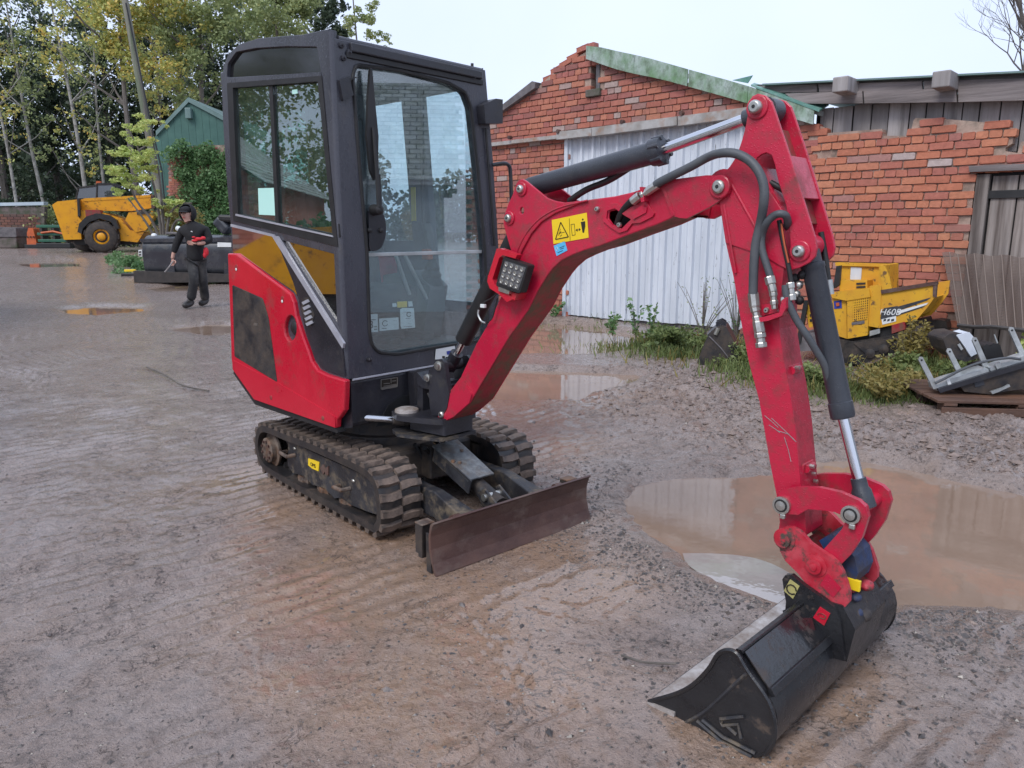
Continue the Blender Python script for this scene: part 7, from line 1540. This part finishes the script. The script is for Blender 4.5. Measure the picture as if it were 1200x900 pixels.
for i in range(2): MB().prism([kf(*p) for p in [(162.3,294.5+i*3.2),(164.8,294.2+i*3.2),(164.8,296.2+i*3.2),(162.3,296.5+i*3.2)]], .015, .02).build('label_print', M['ink'], tk, M=KM)
MB().prism([kf(*p) for p in [(254,284),(270,284.5),(270,289.5),(254,289.5)]], .03, .05).build('white_label', M['white'], tk, M=KM)
tbm = thing('timber_bearers', KM, 'dark timber skid under the black plastic tank', 'timber skid')
MB().prism([kf(*p) for p in [(160,317),(300,322),(300,330),(161,331)]], -.12, .0).build('front_beam', M['darkwood'], tbm, M=KM, bevel=.02)
for px in (162, 200, 240, 280): MB().prism([kf(px,323), kf(px+9,323), kf(px+9,331), kf(px,331)], .0, 1.1).build('bearer', M['darkwood'], tbm, M=KM, bevel=.02)
MB().prism([kf(*p) for p in [(160,319),(300,323),(300,326),(160,323)]], .0, 1.1).build('deck', M['darkwood'], tbm, M=KM)
zt_ = kf(200, 275)[1]
def ontop(nm, label, px, py, w, h, d, mat, cat, rot=0, bev=.03):
    a = kf(px, py); o = MB().box((-w/2, 0, -h/2), (w/2, d, h/2)).build(nm, M[mat], None, bevel=bev); o.matrix_world = KM @ Matrix.Translation((a[0], .25, a[1])) @ Matrix.Rotation(rot, 4, 'Y'); tag(o, label, cat); return o
ontop('white_container', 'small white container on the left end of the black tank', 171, 277, .13, .14, .12, 'white', 'container', .1, .05)
ontop('board', 'pale flat board on top of the tank left of the person', 196, 273.5, .42, .05, .3, 'greyboard', 'board', .04, .01)
ontop('white_rag', 'crumpled white plastic on the tank beside the person', 200, 268, .14, .12, .12, 'white', 'rag', .5, .05)
o = ontop('seat_cushion', 'tilted dark grey seat cushion lying on the black tank', 251, 264, .26, .40, .35, 'cyl', 'cushion', -.75, .07)
ontop('dark_sheet', 'dark plastic sheet piled on the tank behind the cushion', 262, 256, .6, .16, .5, 'rubber', 'sheet', .05, .05)
ontop('blue_tube', 'blue hose end hanging over the tank beside the cab', 268, 268, .03, .34, .03, 'blue_st', 'hose', -.35, .01)
y0 = gpt(153, 321); o = MB().box((-.14, -.05, 0), (.14, .05, .06)).build('yellow_brick', M['yellowsign'], None, bevel=.01); o.matrix_world = fr((y0.x, y0.y, gz(y0.x, y0.y)+.06), 5); tag(o, 'pale yellow brick by the green clump left of the tank', 'brick')
y0 = gpt(152, 323); o = MB().box((-.22, -.05, 0), (.2, .15, .08)).build('dark_block', M['rubber'], None, bevel=.02); o.matrix_world = fr((y0.x, y0.y+.03, gz(y0.x, y0.y)-.02), 5); tag(o, 'dark block under the yellow brick beside the tank', 'block')
# ---------------------------------------------------------------- person walking
h0 = gpt(229, 360); HY = h0.y; print('person depth', HY)
pe = thing('person', fr((h0.x, HY, gz(h0.x, HY)), 0), 'person in black hoodie and cap walking past the tank holding red gloves and a stick', 'person')
def PP(px, py, dy=0): return onplane(px, py, Vector((0, HY+dy, 0)), Vector((0, 1, 0)))
def skin(name, verts, edges, mat, parent, sub=2, rootv=0):
    me = bpy.data.meshes.new(name); me.from_pydata([v[0] for v in verts], edges, []); me.materials.append(mat); o = newobj(name, me, parent); T = wm(parent).inverted()
    me.transform(T); sm = o.modifiers.new('skin', 'SKIN'); sm.use_smooth_shade = True; sk_ = me.skin_vertices[0] if me.skin_vertices else None
    if not me.skin_vertices:
        bpy.context.view_layer.objects.active = o
    for i, v in enumerate(verts):
        r_ = v[1] if isinstance(v[1], tuple) else (v[1], v[1]); me.skin_vertices[0].data[i].radius = r_; me.skin_vertices[0].data[i].use_root = (i == rootv)
    s_ = o.modifiers.new('sub', 'SUBSURF'); s_.levels = sub; s_.render_levels = sub; return o
# whole body, one surface
bv = [(PP(229,300), .12), (PP(229,288), .12), (PP(229,276), .14), (PP(227,267,-.03), .12), (PP(222,262,-.05), .055), (PP(218,253,-.08), .085), (PP(218,248,-.07), .09),
      (PP(214,270), .06), (PP(207,285,-.03), .05), (PP(203,298,-.06), .038), (PP(202,304,-.07), .03),
      (PP(241,269), .06), (PP(246,281,-.02), .052), (PP(238,285,-.20), .04), (PP(230,285.5,-.26), .032),
      (PP(225,304,-.03), .09), (PP(228,325,-.14), .062), (PP(225,347,-.05), .045), (PP(222,353,-.08), .045),
      (PP(235,304,.03), .09), (PP(237,327,.05), .062), (PP(240,346,.25), .045), (PP(240,351,.25), .045)]
be = [(0,1),(1,2),(2,3),(3,4),(4,5),(5,6),(3,7),(7,8),(8,9),(9,10),(3,11),(11,12),(12,13),(13,14),(0,15),(15,16),(16,17),(17,18),(0,19),(19,20),(20,21),(21,22)]
bv = [(p, (tuple(x*.82 for x in r_) if isinstance(r_, tuple) else r_*(.82 if i not in (10, 14, 5, 6) else 1))) for i, (p, r_) in enumerate(bv)]
body = skin('body', bv, be, M['skin'], pe)
hv = [(PP(229,309), (.165, .14)), (PP(229,300), (.178, .148)), (PP(229,290), (.175, .145)), (PP(229,277), (.185, .145)), (PP(226.5,268,-.02), (.15, .11)), (PP(222,262.5,-.04), .100),
      (PP(213.5,271), .078), (PP(207,285,-.03), .066), (PP(203.5,297,-.06), .050),
      (PP(241,270), .078), (PP(246,282,-.02), .068), (PP(236,285.2,-.21), .050)]
skin('hoodie', hv, [(0,1),(1,2),(2,3),(3,4),(4,5),(4,6),(6,7),(7,8),(4,9),(9,10),(10,11)], M['cloth'], pe)
tv_ = [(PP(229,298), (.15, .125)), (PP(224.5,305,-.03), .105), (PP(227.5,325,-.14), .082), (PP(226,338,-.10), .080), (PP(223.5,352,-.06), .086), (PP(235,305,.03), .105), (PP(237.5,327,.05), .082), (PP(239,339,.15), .080), (PP(240.5,351.5,.24), .086)]
skin('trousers', tv_, [(0,1),(1,2),(2,3),(3,4),(0,5),(5,6),(6,7),(7,8)], M['trousers'], pe)
skin('boot', [(PP(224,350,-.05), .074), (PP(223,356,-.05), .074), (PP(218,357,-.18), .062), (PP(215.5,359,-.28), .050)], [(0,1),(1,2),(2,3)], M['boots'], pe)
skin('boot', [(PP(240.5,348,.25), .072), (PP(241,353,.25), .072), (PP(237,355,.14), .060), (PP(234,356,.06), .050)], [(0,1),(1,2),(2,3)], M['boots'], pe)
# hood, cap, face
c = PP(218.5, 250, -.06)
def hood(u, v):
    a = math.radians(-215+u*250); el = math.radians(-60+v*150); R_ = Vector((.118, .125, .150)); fx = math.cos(el)*math.cos(a); fy = math.cos(el)*math.sin(a)
    return c+Vector((fx*R_.x+.012, -fy*R_.y*1.0+.03, math.sin(el)*R_.z))
m = MB(); m.grid(lambda u, v: c+Vector((math.cos(math.radians(-70+140*v))*math.sin(math.radians(-128+256*u))*.140+.008, math.cos(math.radians(-70+140*v))*math.cos(math.radians(-128+256*u))*.15+.03, math.sin(math.radians(-70+140*v))*.158+.005)), 18, 12)
ho = m.build('hood', M['cloth'], pe, M=Matrix.Identity(4)); so_ = ho.modifiers.new('solid', 'SOLIDIFY'); so_.thickness = .014
MB().sphere(c+Vector((.0, -.004, .055)), (.094, .105, .062), 14, 8).build('cap', M['cloth'], pe, M=Matrix.Identity(4))
m = MB(); m.grid(lambda u, v: c+Vector((-.012+math.sin(-1.2+2.4*u)*.082*(1-.1*v), -.085-v*.085*math.cos(-1.2+2.4*u), .045-.02*v-.02*abs(u-.5))), 8, 3); cb = m.build('cap_brim', M['cloth'], pe, M=Matrix.Identity(4)); so_ = cb.modifiers.new('solid', 'SOLIDIFY'); so_.thickness = .006
fc = c+Vector((-.012, -.082, -.012)); 
MB().add([fc+Vector(v) for v in [(-.012, -.018, -.028), (.012, -.018, -.028), (0, -.014, .012), (0, -.040, -.024)]], [(0, 3, 2), (3, 1, 2), (0, 1, 3), (0, 2, 1)]).build('nose', M['skin'], pe, M=Matrix.Identity(4))
for s in (-1, 1):
    MB().sphere(fc+Vector((s*.030, -.014, .008)), (.011, .006, .006), 8, 5).build('eye', M['ink'], pe, M=Matrix.Identity(4))
    MB().sphere(c+Vector((s*.085-.01, -.01, -.01)), (.012, .022, .032), 8, 6).build('ear', M['skin'], pe, M=Matrix.Identity(4))
MB().sphere(fc+Vector((0, -.012, -.055)), (.024, .008, .005), 8, 5).build('mouth', M['redhitch'], pe, M=Matrix.Identity(4))
def hand(px, py, dy, dirv, side, curl):
    b = PP(px, py, dy); d = Vector(dirv).normalized(); u_ = Vector((0, -1, 0)); u_ = (u_-d*u_.dot(d)).normalized(); w_ = d.cross(u_)*side
    h = skin('hand', [(b, (.030, .018)), (b+d*.045, (.038, .016)), (b+d*.085, (.036, .014))], [(0,1),(1,2)], M['skin'], pe, 2)
    for i, (o_, L_) in enumerate(((-.027, .065), (-.009, .075), (.009, .07), (.026, .055))):
        p = b+d*.082+w_*o_; k1 = (d*math.cos(curl*.5)+u_*math.sin(curl*.5)); k2 = (d*math.cos(curl)+u_*math.sin(curl)); k3 = (d*math.cos(curl*1.6)+u_*math.sin(curl*1.6))
        q1 = p+k1*L_*.42; q2 = q1+k2*L_*.34; q3 = q2+k3*L_*.26; MB().tube([p-d*.02, p, q1, q2, q3], [.0095, .0095, .009, .008, .0065], 7).build('finger', M['skin'], h, M=Matrix.Identity(4))
    p = b+d*.03-w_*.030; q1 = p+(d*.6-w_*.7+u_*.3).normalized()*.035; q2 = q1+(d*.9+u_*.5).normalized()*.03; MB().tube([p, q1, q2], [.012, .011, .008], 7).build('thumb', M['skin'], h, M=Matrix.Identity(4))
hand(202.5, 303, -.06, (-.05, -.1, -1), 1, 1.1); hand(231, 285.5, -.26, (-1, -.1, .1), -1, .5)
MB().prism([(0, 0), (.03, .0), (.03, .028), (.015, .034), (0, .028)], -.003, .003, M=Matrix.Translation(PP(223.5, 273, -.16))).build('chest_badge', M['white'], pe, M=Matrix.Identity(4))
st_ = MB().tube([PP(203,306,-.10), PP(198,313,-.14), PP(193,319,-.18)], .012, 7).build('stick', M['wood'], None); tag(st_, 'short pale stick held in the hand of the walking person', 'stick')
gl = thing('red_gloves', fr(PP(232,282,-.3), 0), 'red work gloves held at the waist by the walking person', 'gloves')
for (px, py, sx, sz, dy) in [(232,280,.075,.028,-.26),(228,282,.05,.02,-.28),(238,279,.045,.03,-.22),(241.5,295,.045,.075,-.16),(240,299,.03,.05,-.17),(227,278,.03,.015,-.28)]:
    p = PP(px, py, dy); MB().sphere(p, (sx, .03, sz), 9, 6).build('glove', M['redcloth'], gl, M=Matrix.Identity(4))
# ---------------------------------------------------------------- trees
def tree(name, label, x, y, h, tr, blobs_, n, lsize, mat, bark='bark', group=None, lean=0, limbs=5, seed=0, twigs=None):
    g = np.random.default_rng(abs(seed+int(x*13+y*7))+1); z0 = gz(x, y)-.1; root = thing(name, fr((x, y, z0), 0), label, 'tree', group); pts = [(x+lean*t*h*.1+.15*math.sin(t*5+seed), y, z0+h*t) for t in np.linspace(0, 1, 7)]
    MB().tube(pts, [tr*(1-.82*t) for t in np.linspace(0, 1, 7)], 8).build('trunk', M[bark], root, M=Matrix.Identity(4))
    for i in range(limbs):
        t = g.uniform(.25, .85); a = g.uniform(0, 6.28); L_ = h*g.uniform(.12, .25); p = Vector(pts[int(t*6)]); q = p+Vector((math.cos(a)*L_*.5, math.sin(a)*L_*.5, L_*.35)); MB().tube([p, q, p+Vector((math.cos(a)*L_, math.sin(a)*L_, L_*.9))], [tr*.35, tr*.22, tr*.06], 5).build('limb', M[bark], root, M=Matrix.Identity(4))
    B = [(x+b[0], y+b[1], z0+b[2], b[3], b[4], b[5]) for b in blobs_]
    sub = []
    for b in B:
        k = max(4, int(b[3]*b[5]*8))
        for _ in range(k):
            d = g.normal(size=3); d /= np.linalg.norm(d); rr = g.uniform(.3, 1); s = g.uniform(.16, .34)*min(b[3], b[5]); sub.append((b[0]+d[0]*b[3]*rr, b[1]+d[1]*b[4]*rr, b[2]+d[2]*b[5]*rr, s, s, s*.75, s*s))
    leafobj('crown', leafcloud(g, int(n*2.1), sub, lsize*.70, .2, .6, .6), M[mat], root); return root
def px_x(px, Y): return (px-600)/FPX*(Y*math.cos(PITCH))*1.0
# dark evergreens at the back of the belt
DG = 'dark evergreens behind the yard'; DKL = ['dark evergreen tree at the very left edge of the picture', 'dark evergreen behind the low brick boundary wall', 'dark evergreen directly behind the telehandler counterweight', 'dark evergreen behind the telehandler boom and sapling', 'dark evergreen between the leaning pole and the green shed peak', 'dark evergreen behind the green shed roof', 'dark evergreen behind the left corner of the excavator cab']
for i, (px, Y, w) in enumerate([(-60,50,3.4),(10,48,3.2),(75,52,3.4),(140,50,3.2),(205,52,3.2),(262,50,3.0),(318,53,3.0)]):
    x = px_x(px, Y); tree('evergreen_tree', DKL[i], x, Y, 15.5, .28, [(0, 0, 4.2, w*.85, 2, 2.2), (.3, 0, 8, w, 2, 3.4), (-.3, 0, 12.5, w*.85, 2, 3.6)], 5200, .19, 'leaf_dark', group=DG, seed=i)
tree('conifer', 'dark pointed conifer showing above the cab roof', px_x(392, 46), 46, 16.5, .25, [(0, 0, 8, 2.1, 2, 3), (0, 0, 12, 1.7, 1.7, 3), (.1, 0, 15, 1.1, 1.1, 2.4)], 4500, .17, 'leaf_dark', seed=77)
# slim pale trunks
BG = 'slim pale trunks along the wood edge'
for i, (px, Y, lean, t) in enumerate([(24,42,-.5,.10),(62,43,-.9,.12),(107,41,-.55,.13),(128,44,.2,.10),(220,44,.25,.20),(204,46,-.1,.11)]):
    x = px_x(px, Y); lb = ['slim pale trunk with yellowing leaves nearest the left edge', 'slim pale trunk above the telehandler cab, leaning left', 'whitest slim birch trunk right of the telehandler cab', 'thin pale trunk with yellow leaves left of the pole', 'thicker forked grey trunk between pole and green shed', 'thin grey trunk just right of the leaning pole'][i]
    tree('birch_tree', lb, x, Y, 15, t, [(0, 0, 6, 1.3, 1.2, 2.4), (-.3, 0, 10, 1.7, 1.4, 3), (-.4, 0, 13.5, 1.5, 1.4, 2.6)], 900 if i != 4 else 1500, .12, 'leaf_yellow' if i % 2 == 0 else 'leaf_olive', 'birch' if i < 4 else 'bark', group=BG, lean=lean, limbs=7, seed=i*3)
# yellow broadleaf trees behind the shed
tree('autumn_tree', 'yellow leaved tree with open crown behind the leaning pole', px_x(165, 39), 39, 14, .2, [(0, 0, 11.2, 2.4, 2, 2.3), (1.6, 0, 8.6, 1.8, 1.6, 1.6), (2.4, 0, 11.5, 2, 2, 2)], 4800, .125, 'leaf_yellow', seed=21)
tree('autumn_tree', 'yellow green tree rising above the green shed roof', px_x(250, 40), 40, 14, .22, [(0, 0, 10.4, 2.6, 2, 2.4), (1.9, 0, 12, 2.2, 2, 2.2), (-1, 0, 7.8, 1.6, 1.6, 1.4)], 4800, .125, 'leaf_olive', seed=22)
tree('autumn_tree', 'mixed green and gold tree above the left cab corner', px_x(335, 38), 38, 13.5, .2, [(0, 0, 11, 2.6, 2, 2.2), (1.2, 0, 12.2, 2, 2, 1.8)], 4200, .12, 'leaf_olive', seed=23)
tree('autumn_tree', 'airy small leaved tree against the sky right of the conifer', px_x(425, 36), 36, 12.4, .10, [(.2, 0, 9.8, 1.0, .8, 1.2), (.9, 0, 10.1, 1.0, .8, 1.3), (1.3, 0, 9.3, .7, .6, .7)], 1100, .085, 'leaf_olive', limbs=0, seed=24)
# understory: undergrowth that reads as one mass
g = np.random.default_rng(77); bl_ = []
for i in range(120):
    px = g.uniform(-60, 330); Y = g.uniform(42.5, 48); x = px_x(px, Y); z = gz(x, Y)+g.uniform(.3, 2.8); s = g.uniform(.35, .9); bl_.append((x, Y, z, s, s, s*.8, s))
o = leafobj('undergrowth', leafcloud(g, 17000, bl_, .11, .2, .6, .5), M['leaf_dark']); tag(o, kind='stuff')
bl_ = []
for i in range(60):
    px = g.uniform(35, 230); Y = g.uniform(40.6, 42.5); x = px_x(px, Y); z = gz(x, Y)+g.uniform(.3, 2.2)*g.uniform(.4, 1); s = g.uniform(.3, .7); bl_.append((x, Y, z, s, s, s*.8, s))
o = leafobj('bramble_bank', leafcloud(g, 6500, bl_, .09, .2, .6, .5), M['leaf_olive']); tag(o, kind='stuff')
# a far wood closing the gaps low down
bl_ = []
for i in range(210):
    x = g.uniform(-60, 4); Y = 62+g.uniform(-3, 3); bl_.append((x, Y, gz(x, Y)+g.uniform(0, 4.6 if x > -10 else 8), 2, 1.5, 1.5, 1))
o = leafobj('distant_wood', leafcloud(g, 42000, bl_, .22, .2, .7, .5), M['leaf_dark']); tag(o, kind='stuff')
# sapling with pale yellow-green leaves in front of the telehandler
Y = 23.5; x = px_x(178, Y); sp_ = thing('sapling', fr((x, Y, gz(x, Y)), 0), 'pale yellow green sapling with drooping leaves in front of the telehandler boom', 'sapling')
def sp3(px, py, dy=0): return onplane(px, py, Vector((0, Y+dy, 0)), Vector((0, 1, 0)))
for pts in ([(192,300),(186,250),(178,210),(160,170),(150,150)], [(192,300),(180,262),(160,235),(145,200),(135,190)], [(193,300),(190,240),(186,200),(176,150)], [(195,300),(204,262),(216,258),(226,262)], [(192,298),(172,262),(150,232)], [(193,300),(198,255),(210,240),(225,238)]):
    P = [sp3(*p) for p in pts]; n_ = (len(P)-1)*4+1; MB().tube(smooth_path(P, 4), [.045*(1-.8*i_/n_)+.006 for i_ in range(n_)], 6).build('stem', M['bark'], sp_, M=Matrix.Identity(4))
bl_ = []
for (px, py, s, k) in [(155,150,.28,5),(170,145,.30,6),(165,165,.34,6),(145,180,.3,6),(160,188,.36,7),(175,178,.3,6),(135,200,.3,6),(150,208,.36,8),(168,205,.34,7),(182,195,.26,5),(142,222,.22,4),(158,220,.25,5),(196,150,.12,2),(185,232,.2,3),(200,238,.24,5),(212,242,.25,5),(190,250,.2,4),(128,182,.16,3)]:
    for _ in range(k): p = sp3(px+g.normal(0, 6), py+g.normal(0, 5), g.normal(0, .3)); bl_.append((p.x, p.y, p.z, s*.6, s*.6, s*.28, s))
leafobj('foliage', leafcloud(g, 5200, bl_, .055, .5, .45, .5), M['leaf_fresh'], sp_)
bl_ = [];
for _ in range(60): p = sp3(g.uniform(180, 235), g.uniform(245, 300), g.uniform(0, 1.5)); bl_.append((p.x, p.y, p.z, .22, .2, .16, 1))
o = leafobj('hedge_tangle', leafcloud(g, 3000, bl_, .05, .2, .6, .5), M['leaf_brown']); tag(o, kind='stuff')
# ground ivy clump left of the tank
bl_ = []
for _ in range(40): p = gpt(g.uniform(130, 170), g.uniform(300, 322)); bl_.append((p.x, p.y, p.z+g.uniform(.0, .45)*(1-abs(p.x-gpt(150,312).x)/1.2), .22, .22, .16, 1))
iv_ = thing('ivy_clump', fr(gpt(148, 315), 0), 'low mound of green ivy on the ground at the left end of the tank', 'plant'); leafobj('foliage', leafcloud(g, 2600, bl_, .05, .3, .7, .5), M['leaf_ivy'], iv_)
# ---------------------------------------------------------------- the rest of the yard, beside and behind the camera (seen in the cab glass)
def shed_block(name, label, x0, x1, y0, y1, eave, ridge, wallmat, along='y', cat='building', roofmat='slate', z0=0, dirs=None):
    t = thing(name, fr((0, 0, z0), 0), label, cat)
    MB().box((x0, y0, -.2), (x1, y1, eave)).build('wall', M[wallmat], t)
    mx_ = (x0+x1)/2; my = (y0+y1)/2
    if along == 'y':
        for y in (y0+.01, y1-.21): MB().prism([(x0, eave), (x1, eave), (mx_, ridge)], y, y+.2).build('gable', M[wallmat], t)
        sl = [((x0-.25, eave-.1), (mx_, ridge)), ((x1+.25, eave-.1), (mx_, ridge))]
    else:
        for x in (x0+.01, x1-.21): MB().prism([(y0, eave), (y1, eave), (my, ridge)], x, x+.2, axis=0).build('gable', M[wallmat], t)
        sl = [((y0-.25, eave-.1), (my, ridge)), ((y1+.25, eave-.1), (my, ridge))]
    for (a0, za), (a1, zb) in sl:
        n = 22; acc = MB()
        L0, L1 = (y0-.3, y1+.3) if along == 'y' else (x0-.3, x1+.3)
        nn = int((L1-L0)/.26)
        for i in range(n):
            f0_, f1_ = i/n, (i+1.15)/n
            for j in range(nn):
                u0 = L0+(L1-L0)*(j+(.5 if i % 2 else 0))/nn; u1 = u0+(L1-L0)/nn-.015; e = .025; A0, Z0, A1, Z1 = a0+(a1-a0)*f0_, za+(zb-za)*f0_+e, a0+(a1-a0)*min(1, f1_), za+(zb-za)*min(1, f1_)
                v = [(A0, u0, Z0), (A0, u1, Z0), (A1, u1, Z1), (A1, u0, Z1)] if along == 'y' else [(u0, A0, Z0), (u1, A0, Z0), (u1, A1, Z1), (u0, A1, Z1)]
                acc.add(v+[(p[0], p[1], p[2]-.02) for p in v], [(0, 1, 2, 3), (7, 6, 5, 4), (0, 4, 5, 1)])
        acc.build('roof', M[roofmat], t, kind='stuff')
    return t
def brick_skin(t, plane, c, a0, a1, z0, z1, top=None, mat='brick', bl=.225, ch=.075):
    acc = MB(); z = z0; k = 0
    while z < z1:
        u = a0-(bl/2 if k % 2 else 0)
        while u < a1:
            if top is None or z+ch < top(u+bl/2):
                if plane == 'x': acc.box((c-.012, u, z), (c+.012, u+bl-.012, z+ch-.012))
                else: acc.box((u, c-.012, z), (u+bl-.012, c+.012, z+ch-.012))
            u += bl
        z += ch; k += 1
    acc.build('brickwork', M[mat], t, kind='stuff')
# left: slate roofed brick shed beside the yard, hedge and yellow digger before it
lt = shed_block('slate_roof_shed', 'slate roofed brick shed standing left of the camera', -17, -9.5, 6.0, 11.5, 2.3, 4.3, 'brick', along='x')
brick_skin(lt, 'x', -9.5, 6.0, 11.5, 0, 4.2, top=lambda u: 2.3+2.0*(1-abs(u-8.75)/2.75))
g = np.random.default_rng(5); bl_ = [(-10.5+g.normal(0, .5), g.uniform(3.5, 8.0), g.uniform(.3, 1.4), .6, .6, .5, 1) for _ in range(40)]
hg = thing('hedge', fr((-10.5, 6, 0), 0), 'green hedge at the left side of the yard', 'hedge'); leafobj('foliage', leafcloud(g, 6000, bl_, .08, .2, .6, .5), M['leaf_ivy'], hg)
bl_ = [(-27+g.normal(0, 2), g.uniform(-8, 18), g.uniform(2, 10), 1.8, 1.8, 1.6, 1) for _ in range(60)]
wd = thing('side_trees', fr((-24, 2, 0), 0), 'green trees standing beyond the slate roofed shed', 'trees'); leafobj('foliage', leafcloud(g, 60000, bl_, .11, .2, .6, .5), M['leaf_olive'], wd)
yd = thing('yellow_digger', fr((-5.4, 3.9, 0), 8), 'yellow digger parked left of the camera', 'digger')
MB().prism([(-1.0, .85), (1.1, .85), (1.15, 1.25), (.7, 1.48), (-.6, 1.55), (-1.05, 1.3)], -.7, .7, axis=0).build('engine_cover', M['yellow'], yd, bevel=.08)
MB().box((-.65, -1.1, .45), (.6, 1.1, .85)).build('chassis', M['blackrough'], yd, bevel=.04)
for s in (-.75, .45): MB().box((s, -1.2, 0), (s+.3, 1.2, .42)).build('crawler_track', M['trackedge'], yd, bevel=.15, seg=4)
MB().box((.70, -.35, 1.0), (.72, .05, 1.22)).build('side_vent', M['plastic'], yd)
# right: pale walled barn with slate roof, end wall of brick
rt = shed_block('pale_barn', 'pale blue walled barn with slate roof standing right of the camera', 9.5, 16, -2.5, 4.2, 2.45, 4.6, 'pvc', along='y')
MB().box((9.3, -2.8, 2.28), (9.5, 4.4, 2.42)).build('fascia', M['white'], rt)
br2 = thing('brick_pier', fr((9.2, 4.7, 0), 0), 'brick wall end beside the pale barn right of the camera', 'wall')
MB().box((0, 0, 0), (3, 1.6, 3.6)).build('core', M['mortar'], br2); brick_skin(br2, 'x', -.01, 0, 1.6, 0, 3.6)
